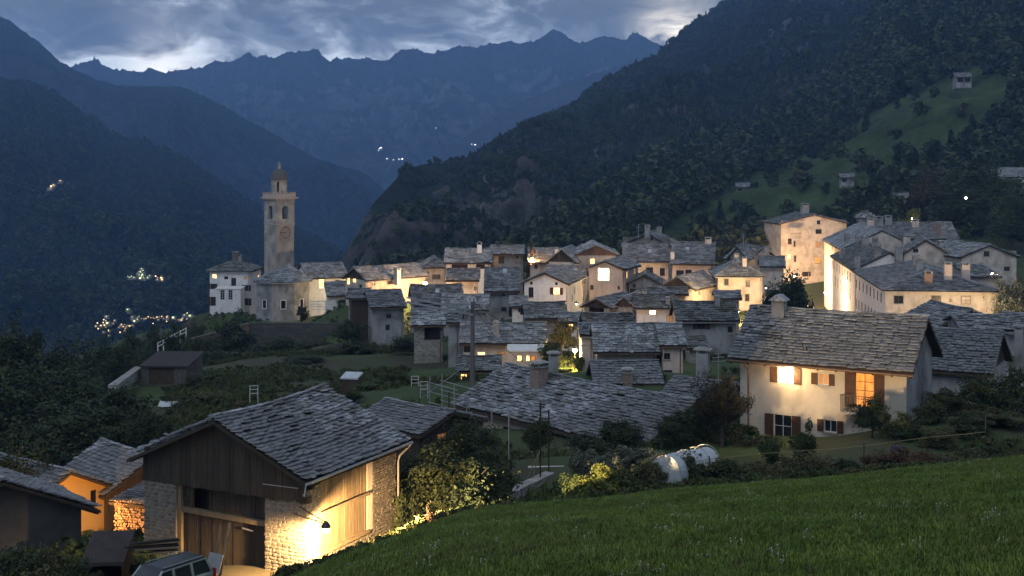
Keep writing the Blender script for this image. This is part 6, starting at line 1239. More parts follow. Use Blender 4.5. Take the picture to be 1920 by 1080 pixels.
wall_run('straight stone terrace wall in front of the church choir', [(470,606),(735,607)], (214,214), .6, 5, 0, .9, .45, 'stone_dark')
wall_run('dry stone wall climbing from the lawn edge toward the huge slate roof', [(962,925),(1062,877)], (63,72), .5, 2.2, 0, .36, .18)
wall_run('low stone wall stub beside the tree trunk at the lawn edge', [(905,935),(945,925)], (62,63), .4, 1.6, 0, .3, .15)
# utility pole with double cross beam
def pole():
    p = P(886,728,103); zt = Zp(566,103)-p.z; o = empty('utility_pole', (p.x,103,p.z), R(8), 'thick timber utility pole with a long double cross beam in the village centre', 'utility pole')
    mb = MB(); mb.tube([(0,0,-1.5),(0,0,zt*.5),(0,0,zt)], [.23,.19,.16], 10); mb.build('pole', MAT['wood_dark2'], o)
    a = Vector((0,0,zt-.9)); b = P(763,563,96)-Vector((p.x,103,p.z)); b = Matrix.Rotation(-R(8),3,'Z') @ b
    mb = MB(); mb.bar(a+Vector((0,.2,.15)), b+Vector((0,.2,.2)), .12, .16); mb.build('cross_beam', MAT['metal_grey'], o); mb = MB(); mb.bar(a+Vector((0,-.2,-.12)), b+Vector((0,-.2,-.1)), .12, .16); mb.build('cross_beam', MAT['metal_grey'], o)
    mb = MB(); mb.bar((-.5,-.2,zt-.7),(.6,-.2,zt-.3),.1,.1); mb.bar((0,.1,zt-.3),(.45,.1,zt+.35),.09,.09); mb.build('strut', MAT['wood_dark2'], o)
    for k in range(3): mb = MB(); mb.lathe([(.05,0),(.09,.05),(.05,.1),(.09,.15),(.04,.22)], (-.35+k*.3,0,zt+.0), 8); mb.build('insulator', MAT['frame_white'], o)
mat('wood_dark2', (0.11,0.10,0.095), (0.17,0.155,0.145), scale=4, rough=.85, stretch=(4,4,.3), bump=.4); pole()
ov = ['tall thin pole with two stays beside the dark tree in the middle ground','shorter thin pole just right of the stayed pole','rusty thin pole at the left of the huge slate roof','thin pole between the scaffold and the stayed pole','thin pole rising from the gardens behind the barn','thin pole close to the scaffold corner']
for i, (px, yb, yt, Y, m) in enumerate([(1013,882,755,68,'wood_old'),(1029,870,768,70,'wood_old'),(954,850,775,74,'metal_grey'),(922,845,768,78,'metal_grey'),(786,830,725,80,'wood_old'),(842,835,735,80,'wood_old')]):
    p = P(px,yb,Y); o = empty('garden_pole', p, 0, ov[i], 'pole', 'thin garden poles'); mb = MB(); mb.tube([(0,0,-.8),(0,0,Zp(yt,Y)-p.z)], .045, 6); mb.build('shaft', MAT[m], o)
    if i == 0:
        for dx_ in (-.75, -.45): mb = MB(); mb.tube([(dx_,-.6,-.4),(0,0,1.1)], .03, 5); mb.build('stay', MAT['wood_pale'], o)
# scaffold
p = P(806,800,84); o = empty('scaffold', p, R(-49), 'steel tube scaffold with boards at the left corner of the huge slate roof', 'scaffold')
for x in (0,1.3,2.6):
    for y in (0,1.0): mb = MB(); mb.tube([(x,y,-1.5),(x,y,3.3-.3*x)], .035, 6); mb.build('standard', MAT['metal_grey'], o)
for z in (.9,1.6,2.3,2.9):
    for y in (0,1.0): mb = MB(); mb.tube([(-.2,y,z),(2.9,y,z-.1)], .03, 6); mb.build('ledger', MAT['metal_grey'], o)
mb = MB(); mb.bar((-.3,.5,.85),(3,.5,.8),.9,.05); mb.build('deck_board', MAT['wood_pale'], o); mb = MB(); mb.tube([(-1.5,.5,1.6),(3.2,.5,4.4)], .035, 6); mb.build('brace', MAT['metal_grey'], o)
p = P(1197,757,92); o = empty('roof_railing', p, R(-12), 'pale metal railing standing on the roof terrace right of the huge slate roof', 'railing')
for k in range(3): mb = MB(); mb.tube([(k*.95,0,-.6),(k*.95,0,.85)], .035, 6); mb.build('post', MAT['metal_grey'], o)
for z in (.8,.0): mb = MB(); mb.tube([(0,0,z),(1.9,0,z+.05)], .028, 6); mb.build('rail', MAT['metal_grey'], o)
# polytunnel
def tunnel():
    a = P(1278,896,62.0); b = P(1352,872,66.5); d = b-a; L_ = math.hypot(d.x,d.y); o = empty('polytunnel', (a.x,a.y,a.z-.35), math.atan2(d.y,d.x), 'white plastic polytunnel in two sections at the meadow edge', 'polytunnel')
    n = 14; mb = MB(); r = random.Random(2); sl = d.z/L_
    for (x0, x1, w_, h_) in ((0,L_*.62,.85,1.3),(L_*.62+.04,L_,.78,1.2)):
        m_ = 12; rows = []
        for i in range(m_+1):
            x = x0+(x1-x0)*i/m_; sag = .10*abs(math.sin(i*math.pi/3)); rows.append([(x, w_*math.cos(math.pi*k/n)*(-1)+w_, x*sl+(h_-sag)*math.sin(math.pi*k/n)**.8+r.uniform(-.012,.012)) for k in range(n+1)])
        for i in range(m_):
            for k in range(n): mb.face([rows[i][k],rows[i+1][k],rows[i+1][k+1],rows[i][k+1]])
        mb.face(rows[0]); mb.face(rows[-1][::-1])
    c = mb.build('film', MAT['white_film'], o)
    for i in range(5):
        x = L_*i/4; h = MB(); h.tube([(x,.85-.87*math.cos(math.pi*k/12),x*sl+1.33*math.sin(math.pi*k/12)**.8) for k in range(13)], .02, 5); h.build('hoop', MAT['metal_grey'], o)
tunnel()
# wooden rail by the barn, rope fence, small things
p = P(687,1052,50.3); o = empty('log_rail', p, R(18), 'short log rail on a post at the lawn edge by the barn', 'rail'); mb = MB(); mb.box(-.06,-.06,-.4,.06,.06,.72); mb.build('post', MAT['wood_old'], o); mb = MB(); mb.tube([(-.25,0,.66),(1.55,.05,.45)], .07, 7); mb.build('rail', MAT['wood_pale'], o)
pts = [(1262,872,63),(1330,861,64),(1400,853,65),(1500,845,66),(1560,842,66.5),(1620,836,67),(1680,828,67),(1740,820,67.5),(1800,815,68),(1848,810,68)]
o = empty('rope_fence', P(*pts[0]), 0, 'sagging yellow rope fence with thin posts below the shuttered house', 'fence'); p0 = P(*pts[0]); mb = MB(); mb.tube([P(*q)-p0 for q in pts], .018, 5); mb.build('rope', mat('rope', (.20,.17,.09), (.27,.23,.12), rough=.9), o)
for i, q in enumerate(pts[1::2]+[(1848,810,68)]): v = P(*q)-p0; mb = MB(); mb.tube([v-Vector((0,0,1.4)), v+Vector((0,0,.15 if i < 5 else .9))], .03, 5); mb.build('post', MAT['wood_pale' if i == 5 else 'wood_old'], o)
p = P(1680,852,66); o = empty('barrel', p, 0, 'small blue plastic barrel in the shrubs right of the shuttered house', 'barrel'); mb = MB(); mb.lathe([(.22,-.2),(.26,0),(.26,.3),(.22,.42)], n=12); mb.build('drum', MAT['blue_plastic'], o)
p = P(916,982,53.5); o = empty('barrel', p, 0, 'dark blue barrel beside the wall at the left end of the lawn', 'barrel'); mb = MB(); mb.lathe([(.24,-.4),(.27,0),(.27,.25),(.23,.35)], n=14); mb.build('drum', MAT['blue_plastic'], o)
p = P(832,990,52.5); o = empty('flower_pot', p, 0, 'terracotta flower pot on the left tip of the lawn', 'flower pot'); mb = MB(); mb.lathe([(.12,-.05),(.17,.22),(.19,.22),(.19,.28),(.15,.28)], n=12); mb.build('pot', MAT['terracotta'], o)
bm2 = bmesh.new(); bmesh.ops.create_icosphere(bm2, subdivisions=3, radius=1)
for v in bm2.verts: v.co *= 1+.35*noise.noise(v.co*1.3+Vector((3,1,2))); v.co.z *= .55
me_ = bpy.data.meshes.new('boulder'); bm2.to_mesh(me_); bo = link_mesh('boulder', me_, MAT['stone_plain']); bo.location = P(817,1022,48.5); bo.scale = (.75,.5,.55); tag(bo, 'grey boulder half sunk at the left tip of the lawn', 'boulder')
p = P(990,876,71); o = empty('pipe', p, 0, 'white horizontal pipe above the dry stone wall', 'pipe'); mb = MB(); mb.tube([(0,0,0),(2.0,0,.02)], .06, 8); mb.build('tube', MAT['frame_white'], o)
me_ = bpy.data.meshes.new('tarp'); v = []; 
for j in range(8):
    for i in range(22): v.append((i*.14, j*.22, .35*math.sin(math.pi*j/7)*(1-.3*abs(math.sin(i*1.3)))+.06*noise.noise(Vector((i*.5,j*.5,0)))))
me_.from_pydata(v, [], [[j*22+i,j*22+i+1,(j+1)*22+i+1,(j+1)*22+i] for j in range(7) for i in range(21)]); me_.update(); to = link_mesh('tarp', me_, MAT['white_tarp']); to.location = P(296,765,104); to.location.z += .1; tag(to, 'crumpled white tarpaulin lying in the garden meadow', 'tarpaulin')
# sloping concrete path by the garage
a, b = P(212,722,122), P(262,687,134); mb = MB(); mb.hexa([a+Vector((-.5,0,-1)),a+Vector((.4,0,-1)),b+Vector((.3,0,-1)),b+Vector((-.5,0,-1)),a+Vector((-.5,0,.0)),a+Vector((.4,0,.0)),b+Vector((.3,0,.0)),b+Vector((-.5,0,.0))]); po = mb.build('sloping_path', MAT['paving']); po['kind'] = 'structure'
p = P(296,655,185); o = empty('stair_railing', p, R(5), 'white stair railing climbing toward the church terrace', 'railing')
for k in range(6): mb = MB(); mb.box(k*.8-.06,-.06,k*.42-.8,k*.8+.06,.06,k*.42+1.0); mb.build('post', MAT['plaster_white'], o)
for z in (.9,.4): mb = MB(); mb.bar((0,0,z),(4.0,0,z+2.1),.1,.1); mb.build('rail', MAT['plaster_white'], o)
for px, py, Y, hh, lb_ in ((1394,462,240,2.4,'television antenna above the roofs right of the long pink house'),(1197,445,250,2.6,'television antenna left of the rough stone gable house'),(1347,705,98,1.9,'white cross shaped antenna beside the broad pale chimney'),(1667,440,262,3.0,'white antenna mast among the palace chimneys'),(1800,342,380,2.5,'small mast on the pale house between the dark trees')):
    o = empty('antenna', P(px,py,Y), 0, lb_, 'antenna', 'roof antennas'); mb = MB(); mb.tube([(0,0,-.5),(0,0,hh)], .035 if Y < 200 else .05, 5); mb.build('mast', MAT['metal_grey'], o)
    for k in range(3): mb = MB(); L_ = .35+.1*k; mb.bar((-L_,-.05,hh-.2-.3*k),(L_,.05,hh-.15-.3*k),.05,.05); mb.build('rod', MAT['metal_grey'], o)
# crane
p = P(1905,350,410); o = empty('crane', p, 0, 'small construction crane with orange jib over the grey building', 'crane'); z = Zp(296,410)-p.z
mb = MB(); mb.bar((-1.0,0,-2),(1.2,0,z+.3),.5); mb.build('mast', MAT['metal_grey'], o); mb = MB(); mb.bar((-13,0,z-3.4),(0,0,z-3.2),.45,.6); mb.build('jib', mat('crane_orange', (.32,.17,.08), (.4,.22,.1), rough=.7), o); mb = MB(); mb.bar((-6,0,z-2.6),(1,0,z-.2),.25); mb.build('stay', MAT['crane_orange'], o)
# garden hut with flat roof and shed in the gardens
House('garden_hut', 'tiny garden hut with pale flat roof in the middle gardens', 'hut', 638,708,118, 670, ang=-12, D=1.6, kind='s', pitch=6, wall='wood_dark', h=2.3, slates=False, roofmat='white_tarp', oe=.1, og=.1)
for px, py, Y, lb_ in ((476,745,98,'white ladder frame standing in the garden behind the barn roof'),(778,725,108,'white wire frame in the gardens near the scaffold'),(795,737,100,'second white wire frame nearer the scaffold')):
    o = empty('trellis', P(px,py,Y), R(10), lb_, 'trellis'); 
    for x in (-.3,.3): mb = MB(); mb.tube([(x,0,-.4),(x,0,.9)], .03, 5); mb.build('upright', MAT['frame_white'], o)
    for zz in (.3,.6,.88): mb = MB(); mb.tube([(-.3,0,zz),(.3,0,zz)], .025, 5); mb.build('rung', MAT['frame_white'], o)

# ================================================================== far lights in the valley
def cluster(label, spec, Y, r, seed):
    rg = random.Random(seed); o = empty('distant_village', P(spec[0][0], spec[0][1], Y), 0, label, 'village'); hb = MB(); lm_ = MB(); p0 = o.location
    for (x, y, n, sx, sy) in spec:
        for i in range(n):
            q = P(x+rg.gauss(0,sx), y+rg.gauss(0,sy), Y*rg.uniform(.97,1.03))-p0; s_ = r*rg.choice([.3,.4,.5,.9])
            lm_.box(q.x-s_,q.y-s_,q.z-s_,q.x+s_,q.y+s_,q.z+s_)
            if i % 2 == 0: w_ = r*2.4; hb.box(q.x-w_*1.3,q.y+s_+.1,q.z-w_*1.4,q.x+w_*1.3,q.y+s_+w_*2,q.z+w_*.5)
    a = lm_.build('lit_windows', MAT[label_mat], o); a['kind'] = 'stuff'; b = hb.build('houses', MAT['plaster_grey'], o); b['kind'] = 'stuff'
mat('far_light_warm', (1,.7,.3), emis=(1.0,.60,.26), estr=0.8); mat('far_light_green', (.8,.9,.4), emis=(.80,.90,.42), estr=.55); mat('far_light_white', (1,.9,.8), emis=(.9,.92,1.0), estr=3.5)
label_mat = 'far_light_warm'
cluster('cluster of amber village lights deep in the valley left of the villa', [(195,612,14,7,6),(213,607,18,10,5),(232,612,12,8,5)], 700, .28, 1)
cluster('string of warm village lights running toward the villa foot', [(270,596,10,12,3),(300,597,16,14,4),(340,598,14,14,4)], 720, .24, 2)
cluster('orange lights of a hamlet on the left mountain foot', [(303,521,12,6,2.5)], 880, .4, 3)
cluster('short curved streak of lights high on the left mountain side', [(92,353,3,2,1),(97,350,4,1.5,1),(102,347,4,1.5,1),(112,341,3,1.5,1.5)], 1120, .6, 7)
label_mat = 'far_light_green'
cluster('greenish hamlet lights on the left mountain foot', [(262,512,18,6,5),(270,517,12,8,4),(245,520,6,8,2)], 880, .45, 4)
cluster('scattered greenish lights among the amber valley village', [(255,600,5,6,5),(198,601,5,3,3),(243,582,3,3,2),(350,596,7,12,4)], 690, .42, 5)
label_mat = 'far_light_white'
cluster('white lights of a village across the valley below the far range', [(710,282,4,3,2),(715,278,2,1,1),(726,297,3,2,1.5),(739,300,2,1,1),(748,298,2,1.5,1),(756,297,3,2,1)], 3400, .9, 6)
cluster('few white lights on the far slope above the rocky hill', [(817,239,1,.3,.3),(884,270,1,.5,.5),(891,271,1,.5,.5),(949,227,1,.3,.3)], 3400, .9, 8)

# ================================================================== street lamps
lamp('glaring street lamp with star flare between the church houses and the barred window house', 797,531,216, 2600, .34, pole=True)
lamp('street lamp glowing over the bush in the village centre', 1078,657,134, 1000, .24, (1.0,.66,.22), pole=True)
lamp('street lamp in the bright alley beside the pinkish house', 1087,536,200, 1500, .12)
lamp('street lamp in the alley mouth below the white gabled house', 1081,570,178, 260, .07)
lamp('glaring lamp at the palace street behind the conifer', 1490,519,292, 9000, .42)
lamp('second glaring lamp at the foot of the palace row', 1549,549,248, 2000, .32)
lamp('lamp lighting the church nave side wall', 665,541,232, 800, .06, (1.0,.72,.36))
lamp('lamp in the lane before the rough cream corner house', 1385,585,180, 700, .06)
lamp('lamp hidden in the lane right of the rough cream corner house', 1436,540,184, 800, .06)
lamp('lamp on the lane beneath the long cream house', 1178,520,218, 600, .06)
lamp('lamp before the palace end wall', 1840,612,188, 1900, .06, (1.0,.68,.34))
lamp('lamp in the court of the round windowed gable house', 1860,512,214, 500, .06)
lamp('lamp on the villa side facing the nave', 500,548,250, 350, .06)
lamp('sodium lamp lighting the orange house behind the shed', 128,990,66.5, 500, .07, (1.0,.50,.12))
lamp('lamp under the veranda of the cream house', 940,700,124, 140, .06)
lamp('lamp at the door of the narrow pink house', 1262,735,116, 120, .05, (1.0,.5,.18))
lamp('lamp in the yard behind the timber gabled house', 1340,556,184, 800, .06, (1.0,.72,.3))
lamp('small lamp among the trees above the palaces', 1710,410,310, 500, .07, (1.0,.75,.25))
lamp('lamp inside the autumn coloured tree between the upper houses', 997,484,236, 350, .05, (1.0,.5,.15))
lamp('small white lamp in the big dark trees above the palaces', 1811,371,300, 60, .22, (.9,.95,1.0))

lamp('lamp washing the lower wall under the low plain roof beside the glaring street lamp', 884,556,206, 420, .06)
lamp('lamp in the passage left of the white house with the glowing square window', 1182,592,158, 220, .06)
# ================================================================== trees and shrubs
T = tree
LD = [(-20,600,120,230),(40,596,150,130),(110,636,130,150),(30,690,108,220),(130,690,112,200),(215,655,150,80),(230,722,100,190),(165,752,92,220),(60,775,84,220),(280,770,90,110),(10,840,72,160)]
for i, (x, y, Y, w_) in enumerate(sorted(LD)): T(x, y, Y, w_, 'leaf_dark', 'L', ['leftmost', 'second', 'third', 'fourth', 'fifth', 'sixth', 'seventh', 'eighth', 'ninth', 'tenth', 'eleventh'][i]+' from the left of the dark trees massed on the slope above the shed', 'dark trees left of the gardens')
ORD = ['first','second','third','fourth','fifth','sixth','seventh','eighth','ninth','tenth','eleventh','twelfth','thirteenth','fourteenth','fifteenth','sixteenth','seventeenth','eighteenth','nineteenth','twentieth']
def series(lst, kind, size, phrase, group, cat='bush', name='bush', **k):
    for i, a in enumerate(sorted(lst)):
        kk = a[4] if len(a) > 4 else kind; T(a[0], a[1], a[2], a[3], kk, size, ORD[i]+' from the left of the '+phrase, group, cat, name, **k)
series([(320,613,172,70),(365,622,185,60),(438,598,196,90),(500,640,180,110),(545,632,176,90),(590,640,178,80),(430,655,165,110),(620,655,160,90),(675,640,160,80),(570,668,150,90)], 'leaf_dark', 'M', 'dark shrubs below the church terrace wall', 'shrubs below the church terrace', trunk=False)
T(652,600,172,70,'leaf_dark','L','dark leafy tree covering the timber annex of the old barn')
T(762,632,158,72,'leaf_dark','M','dark tree at the foot of the old grey barn')
series([(400,690,128,60),(360,700,124,50,'leaf_olive'),(395,735,106,80,'leaf_olive'),(350,742,104,60),(500,715,118,70),(700,712,112,80),(740,690,118,60),(600,720,104,60),(665,722,104,50),(815,745,92,50),(760,745,90,60,'leaf_olive'),(715,750,94,50)], 'leaf_mid', 'M', 'scattered shrubs across the middle gardens', 'garden shrubs', trunk=False)
T(1052,598,142,62,'leaf_olive','M','olive green tree left of the glowing centre lamp'); T(1030,640,132,50,'leaf_mid','M','leafy bush behind the veranda roof')
T(1086,662,131,30,'leaf_yellow','S','bright yellow green shrub directly under the centre street lamp',cat='bush',name='bush'); T(1065,690,120,40,'leaf_yellow','S','low lit shrub left of the yellow green lamp shrub',cat='bush',name='bush')
T(997,460,238,24,'leaf_rust','S','autumn brown tree lit orange between the upper houses'); T(835,498,250,34,'leaf_olive','S','small olive tree behind the glaring street lamp')
T(778,496,245,60,'leaf_olive','M','wide low olive tree top between barn roofs and the lamp lit house')
T(1742,312,345,90,'leaf_bronze','L','tall brownish tree left of the biggest dark tree above the palaces'); T(1850,300,320,200,'leaf_dark','X','biggest dark tree behind the palace roofs at right'); T(1900,350,300,110,'leaf_dark','L','dark tree at the right edge behind the gable house'); T(1790,372,330,80,'leaf_dark','L','lower dark tree between the brownish and the biggest tree')
T(1630,370,360,60,'leaf_mid','M','round green tree just left of the white cottage'); T(1712,395,322,50,'leaf_yellow','M','yellow lit tree directly behind the palace turret'); T(1905,505,196,90,'leaf_silver','L','pale leaved tree touching the palace end wall at the right edge')
T(1660,385,350,50,'leaf_mid','M','green tree below the white cottage')
def conifer(px, pyt, Y, wpx, label, base=None):
    X = (px-960)/F*Y; g = base if base is not None else Gs(X, Y); h = Zp(pyt, Y)-g; o = empty('conifer', (X,Y,g), random.uniform(0,6), label, 'tree')
    me = cone_mesh('crown', 5200, h, wpx/F*Y/2, int(px), 'needle', h*.045); c = link_mesh('crown', me, None, o); mb = MB(); mb.tube([(0,0,-1),(0,0,h*.9)], [h*.02,h*.006], 7); mb.build('trunk', MAT['bark'], o)
T(1484,505,172,84,'needle','M','dark cedar silhouetted before the palace street lamps',name='conifer'); T(1447,532,168,46,'needle','M','smaller conifer left of the dark cedar',name='conifer'); T(1508,548,171,44,'needle','S','low cedar boughs right of the dark cedar',name='conifer')
# middle foreground trees
T(872,782,68,150,'leaf_dark','X','tallest dark tree right behind the barn downpipe side'); T(800,838,62,150,'leaf_dark','L','dark tree nearest the barn corner'); T(850,838,58,190,'leaf_dark','L','broad bushy tree between the dark trees beside the barn'); T(925,845,60,120,'leaf_dark','L','lamp lit tree at the left end of the lawn'); T(760,900,57,80,'leaf_dark','M','low dark bush against the barn downpipe',cat='bush',name='bush',trunk=False)
T(1003,782,74,70,'leaf_dark','M','thin dark tree behind the two garden poles'); T(900,800,76,70,'leaf_mid','M','green tree top just left of the first garden poles')
T(1160,783,80,110,'leaf_dark','L','dark rounded tree in front of the huge slate roof'); T(1105,812,76,80,'leaf_dark','M','dark shrub left of the rounded tree before the slate roof'); T(1265,770,78,110,'leaf_dark','L','dark tree behind the white polytunnel')
series([(1090,830,68,70,'leaf_silver'),(1140,842,66,80),(1190,826,69,90,'leaf_silver'),(1230,838,68,70),(1225,862,64,60,'leaf_mid'),(1080,880,61,60,'leaf_mid')], 'leaf_silver', 'M', 'silvery shrubs between the dry stone wall and the polytunnel', 'silvery shrubs', trunk=False)
T(1128,872,60,100,'leaf_yellow','M','yellow green bush at the far edge of the lawn',cat='bush',name='bush',trunk=False); T(1180,885,61,70,'leaf_mid','M','green bush right of the yellow green bush',cat='bush',name='bush',trunk=False)
T(1352,690,78,110,'leaf_bronze','X','tall dark reddish tree at the left corner of the shuttered house'); T(1310,752,80,90,'leaf_dark','L','dark green tree left of the tall reddish tree'); T(1300,835,65,34,'leaf_mid','S','small leafy shrub in front of the polytunnel film',cat='bush',name='bush')
T(1511,788,72,56,'leaf_mid','M','round bush under the lower shuttered window',cat='bush',name='bush'); T(1635,742,74,86,'leaf_dark','L','tall dark bush below the balcony'); T(1440,818,73,50,'leaf_mid','S','small shrub at the foot of the house wall beside the downpipe',cat='bush',name='bush'); T(1668,790,73,40,'leaf_mid','S','slender shrub right of the balcony bush',cat='bush',name='bush')
hed = [(1215+i*47+random.uniform(-12,12), 862+random.uniform(-14,10)-i*1.2, 62.5+i*.28+random.uniform(-.5,1.2), 85, random.choice(['leaf_rust','leaf_olive','leaf_dark','leaf_olive'])) for i in range(16)]
series(hed, 'leaf_olive', 'M', 'rusty hedge bushes along the far edge of the lawn', 'hedge bushes at the lawn edge', trunk=False)
series([(1700,775,72,90),(1745,752,76,90),(1790,728,80,110,'leaf_olive'),(1840,700,80,120),(1895,690,82,130),(1880,765,74,120,'leaf_olive'),(1820,775,72,110),(1760,800,70,90,'leaf_olive'),(1925,740,76,100)], 'leaf_dark', 'L', 'dark overgrown shrubs right of the shuttered house', 'overgrown shrubs at the right')
series([(20,1030,50,120),(95,1022,51,110,'leaf_olive'),(160,1050,46,90),(60,1065,44,110,'leaf_olive'),(215,1072,42,60,'leaf_mid'),(130,1075,42,90)], 'leaf_dark', 'M', 'dark bushes in the bottom left corner', 'bottom left bushes', trunk=False)
T(255,975,60,40,'leaf_dark','S','weeds climbing the left stone pier of the barn',cat='bush',name='bush',trunk=False); T(805,955,52,30,'leaf_rust','S','dry brown flower clump on the left tip of the lawn',cat='bush',name='bush',trunk=False)
T(1222,722,108,70,'leaf_mid','S','green creeper bush on the low roof behind the huge slate roof',cat='bush',name='bush',trunk=False)
T(565,572,226,34,'leaf_dark','S','small dark tree against the church choir wall'); T(646,575,224,40,'leaf_dark','M','dark bush at the right end of the church terrace',cat='bush',name='bush'); T(445,580,240,50,'leaf_mid','M','garden shrubs between villa and choir',cat='bush',name='bush',trunk=False); T(700,598,215,20,'leaf_dark','S','tiny shrub behind the terrace wall',cat='bush',name='bush',trunk=False)

# ================================================================== meadow grass
gsrc = bpy.data.collections.new('grass_sources')
def tuft(seed, n, hmin, hmax, m, spread=.10, wd=.010):
    r = random.Random(seed); v = []; f = []
    for i in range(n):
        a = r.uniform(0,6.28); d = r.uniform(0,spread); x, y = d*math.cos(a), d*math.sin(a); h = r.uniform(hmin,hmax); b = r.uniform(0,6.28); lx, ly = math.cos(b)*h*r.uniform(.1,.6), math.sin(b)*h*r.uniform(.1,.6); wx, wy = -math.sin(b)*wd, math.cos(b)*wd; k = len(v)
        v += [(x-wx,y-wy,-.03),(x+wx,y+wy,-.03),(x+lx*.4+wx*.8,y+ly*.4+wy*.8,h*.6),(x+lx*.4-wx*.8,y+ly*.4-wy*.8,h*.6),(x+lx,y+ly,h)]; f += [[k,k+1,k+2,k+3],[k+3,k+2,k+4]]
    me = bpy.data.meshes.new('grass_tuft'); me.from_pydata(v, [], f); me.update(); me.materials.append(MAT[m]); return me
for i in range(5): gsrc.objects.link(bpy.data.objects.new('grass_tuft_source', tuft(i, 38, .04, .11, 'grass_blade', .18, .008)))
wsrc = bpy.data.collections.new('wild_sources')
for i in range(3): wsrc.objects.link(bpy.data.objects.new('wild_tuft_source', tuft(20+i, 22, .15, .42, 'grass_wild' if i else 'grass_dry', .2, .014)))
wsrc.objects.link(bpy.data.objects.new('weed_source', leaf_mesh('weed', 90, (.28,.28,.22), 5, .09, 31, 'leaf_mid'))); wsrc.objects.link(bpy.data.objects.new('weed_source', leaf_mesh('weed', 90, (.28,.28,.22), 5, .09, 32, 'leaf_olive')))
rg = np.random.default_rng(4)
def ground_pts(n, y0, y1, cond, pw=1.0):
    Y = y0+(y1-y0)*rg.random(n)**pw; k = rg.uniform(-.42,.58,n); X = k*Y; m = cond(X, Y); X, Y = X[m], Y[m]; return np.stack([X, Y, G(X, Y)], 1)
pg = ground_pts(235000, 11, 70, lambda X, Y: poly_dist(X, Y, LAWN) < 0.1, .75)
scatter('meadow_grass', pg, rg.uniform(.55, 1.25, len(pg))*(1+.45*np.array([noise.noise(Vector((q[0]*.35,q[1]*.35,3))) for q in pg])), gsrc, label='green meadow grass covering the sloping lawn in the foreground', cat='grass', tilt=.25)
fsrc = bpy.data.collections.new('flower_sources')
def clover(seed, m):
    r = random.Random(seed); mb = MB()
    for i in range(5):
        x, y, z = r.uniform(-.12,.12), r.uniform(-.12,.12), r.uniform(.10,.2); mb.lathe([(.002,-.012),(.012,0),(.002,.012)], (x,y,z), 5); mb.tube([(x,y,-.02),(x,y,z)], .002, 3, False)
    me = bpy.data.meshes.new('clover'); me.from_pydata(mb.v, [], mb.f); me.update(); me.materials.append(MAT[m]); return me
for i in range(3): fsrc.objects.link(bpy.data.objects.new('clover_source', clover(i, 'flower_white')))
pf = ground_pts(350, 16, 60, lambda X, Y: poly_dist(X, Y, LAWN) < -.5); scatter('clover_flowers', pf, rg.uniform(.7,1.3,len(pf)), fsrc, label='tiny white clover flowers dotted through the meadow grass', cat='flowers')
hsrc = bpy.data.collections.new('herb_sources')
for i in range(3): hsrc.objects.link(bpy.data.objects.new('herb_source', tuft(40+i, 30, .15, .34, ('grass_blade','grass_wild','grass_dry')[i], .25, .010)))
psd = ground_pts(3600, 14, 66, lambda X, Y: poly_dist(X, Y, LAWN) < -.3); psd = psd[np.array([noise.noise(Vector((q[0]*.22,q[1]*.22,9))) for q in psd]) > -.05]
scatter('meadow_herbs', psd, rg.uniform(.35,.75,len(psd)), hsrc, label='clumps of taller grass and dry stalks scattered through the meadow', cat='herbs', tilt=.3)
pe = ground_pts(60000, 40, 80, lambda X, Y: (np.abs(poly_dist(X, Y, LAWN)-.7) < .8)); scatter('edge_weeds', pe, rg.uniform(.6,1.5,len(pe)), wsrc, label='taller weeds and dry grass along the lawn edge', cat='weeds', tilt=.2)
hx = np.array([(h.root.location.x+math.cos(h.ang)*h.W/2-math.sin(h.ang)*h.D/2, h.root.location.y+math.sin(h.ang)*h.W/2+math.cos(h.ang)*h.D/2, max(h.W,h.D)*.5) for h in HOUSES.values()])
def off_houses(X, Y):
    ok = poly_dist(X, Y, LAWN) > 1
    for a, b, c in hx: ok &= (X-a)**2+(Y-b)**2 > c*c
    return ok
pw_ = ground_pts(75000, 42, 255, off_houses, 1.2); nzv = np.array([noise.noise(Vector((q[0]*.09, q[1]*.09, 0))) for q in pw_]); pw_ = pw_[nzv > 0.04]
scatter('garden_undergrowth', pw_, rg.uniform(.8,2.0,len(pw_)), wsrc, label='rough grass and undergrowth over the gardens below the village', cat='undergrowth', tilt=.2)

grid_mesh('village_lane', np.arange(38,72,1.5), np.arange(186,306,2.0), lambda X, Y: G(X, Y)+.05, 'paving', mask=lambda X, Y: (X > 40+(Y-190)*.08) & (X < 62+(Y-200)*.126))
series([(205,628,190,110),(240,618,222,90),(285,611,230,90),(330,606,236,80),(368,600,240,60),(345,625,215,70),(230,655,160,90),(290,640,200,80),(385,632,200,70)], 'leaf_dark', 'L', 'dark trees on the brink left of the church terrace', 'trees on the brink', 'tree', 'broadleaf_tree')

# lamp burning at the upper window of the shuttered house
u_, v_ = rh.on_wall('f',1484,700); q7 = rh.inv.inverted() @ Vector((rh.x0+u_, rh.y0-.42, v_))
o = empty('wall_lamp', q7, rh.ang, 'small glaring lamp on the wall at the bright upper window of the shuttered house', 'wall lamp', 'street lamps of the village'); mb = MB(); mb.tube([(0,.42,.12),(0,.1,.2),(0,0,.14)], .018, 6); mb.build('bracket', MAT['metal_dark'], o)
mb = MB(); mb.lathe([(.02,-.12),(.10,-.08),(.13,0),(.10,.08),(.02,.12)], (0,0,0), 10); mb.build('bulb', MAT['bulb'], o, True); l = bpy.data.lights.new('lamp_light','POINT'); l.energy = 28; l.color = (1,.55,.18); l.shadow_soft_size = .1; lo = bpy.data.objects.new('lamp_light', l); COL.objects.link(lo); lo.parent = o; lo.location = (0,-.2,0)

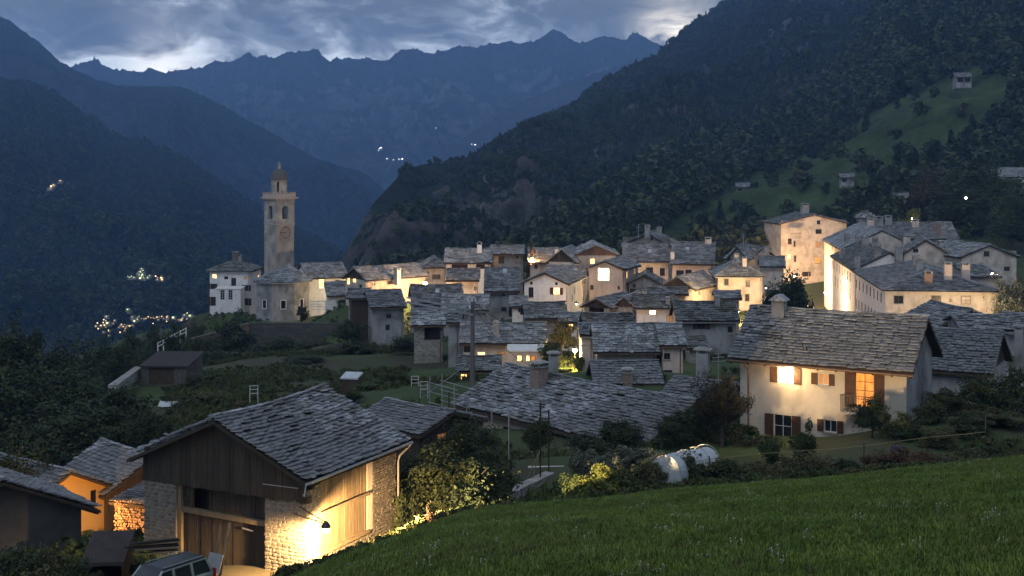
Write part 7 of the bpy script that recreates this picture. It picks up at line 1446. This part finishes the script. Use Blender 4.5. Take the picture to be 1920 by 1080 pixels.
for lb_, lst in (('long cream house under a dark slate roof with small white chimney', [(1218,472)]), ('long pink house with arched dark windows and small square chimney on its ridge', [(1289,468)]), ('tall narrow grey stone house with broad pale slate roof at the village centre', [(947,510)]),
      ('roof block with skylights behind the white gabled balcony house', [(1048,512),(1060,519),(1079,508)]), ('slate roofed house with dark gable balcony lit from inside, right of the church nave', [(708,505)]), ('slate roofed barn with a row of small skylights left of the tall narrow stone house', [(846,580),(854,580),(862,580),(870,580),(878,580)]),
      ('slate roofed barn with triangular dark gable below the starry street lamp', [(820,548)]), ('house with brown timber gable and one small lit window on the upper row', [(1140,466)])):
    for a_, b_2 in lst: HOUSES[lb_].skylight(a_, b_2)
for i, (a, b, sg, lb_) in enumerate((((886,568,103),(1011,690,92),1.0,'thin overhead cable from the utility pole down to the stone chimney'), ((886,570,103),(786,727,80),1.2,'thin overhead cable from the utility pole toward the garden pole'), ((886,566,103),(1180,626,128),2.2,'long thin overhead cable from the utility pole to the big slate roof'))):
    A, B = P(*a), P(*b); o = empty('overhead_cable', A, 0, lb_, 'cable', 'overhead cables'); mb = MB(); mb.tube([A.lerp(B, t/12)-Vector((0,0,sg*4*(t/12)*(1-t/12)))-A for t in range(13)], .022, 5); mb.build('wire', MAT['metal_dark'], o)

ck2 = empty('chimney_stack', P(1038,700,108), R(0), 'grey chimney stack with slab cap just left of the glowing centre lamp', 'chimney'); mb = MB(); mb.box(-.42,-.4,-2.5,.42,.4,1.45); mb.build('stack', MAT['plaster_grey'], ck2)
mb = MB(); mb.box(-.58,-.5,1.7,.58,.5,1.78); mb.box(-.4,-.35,1.782,.4,.35,1.87); [mb.box(sx*.33-.06,sy*.3-.06,1.452,sx*.33+.06,sy*.3+.06,1.699) for sx in (-1,1) for sy in (-1,1)]; mb.build('cap', MAT['stone_plain'], ck2)
# ================================================================== haze
hz = MB(); hz.box(-5200, -800, -702, 5200, 6600, 640)
hm = bpy.data.materials.new('haze'); hm.use_nodes = True; t_ = hm.node_tree; t_.nodes.clear()
pv = t_.nodes.new('ShaderNodeVolumePrincipled'); mo = t_.nodes.new('ShaderNodeOutputMaterial'); t_.links.new(pv.outputs[0], mo.inputs['Volume'])
pv.inputs['Color'].default_value = (0.28, 0.53, 1.0, 1); pv.inputs['Density'].default_value = 1.85e-4; pv.inputs['Anisotropy'].default_value = 0.0
ho = hz.build('haze', hm); ho['kind'] = 'stuff'
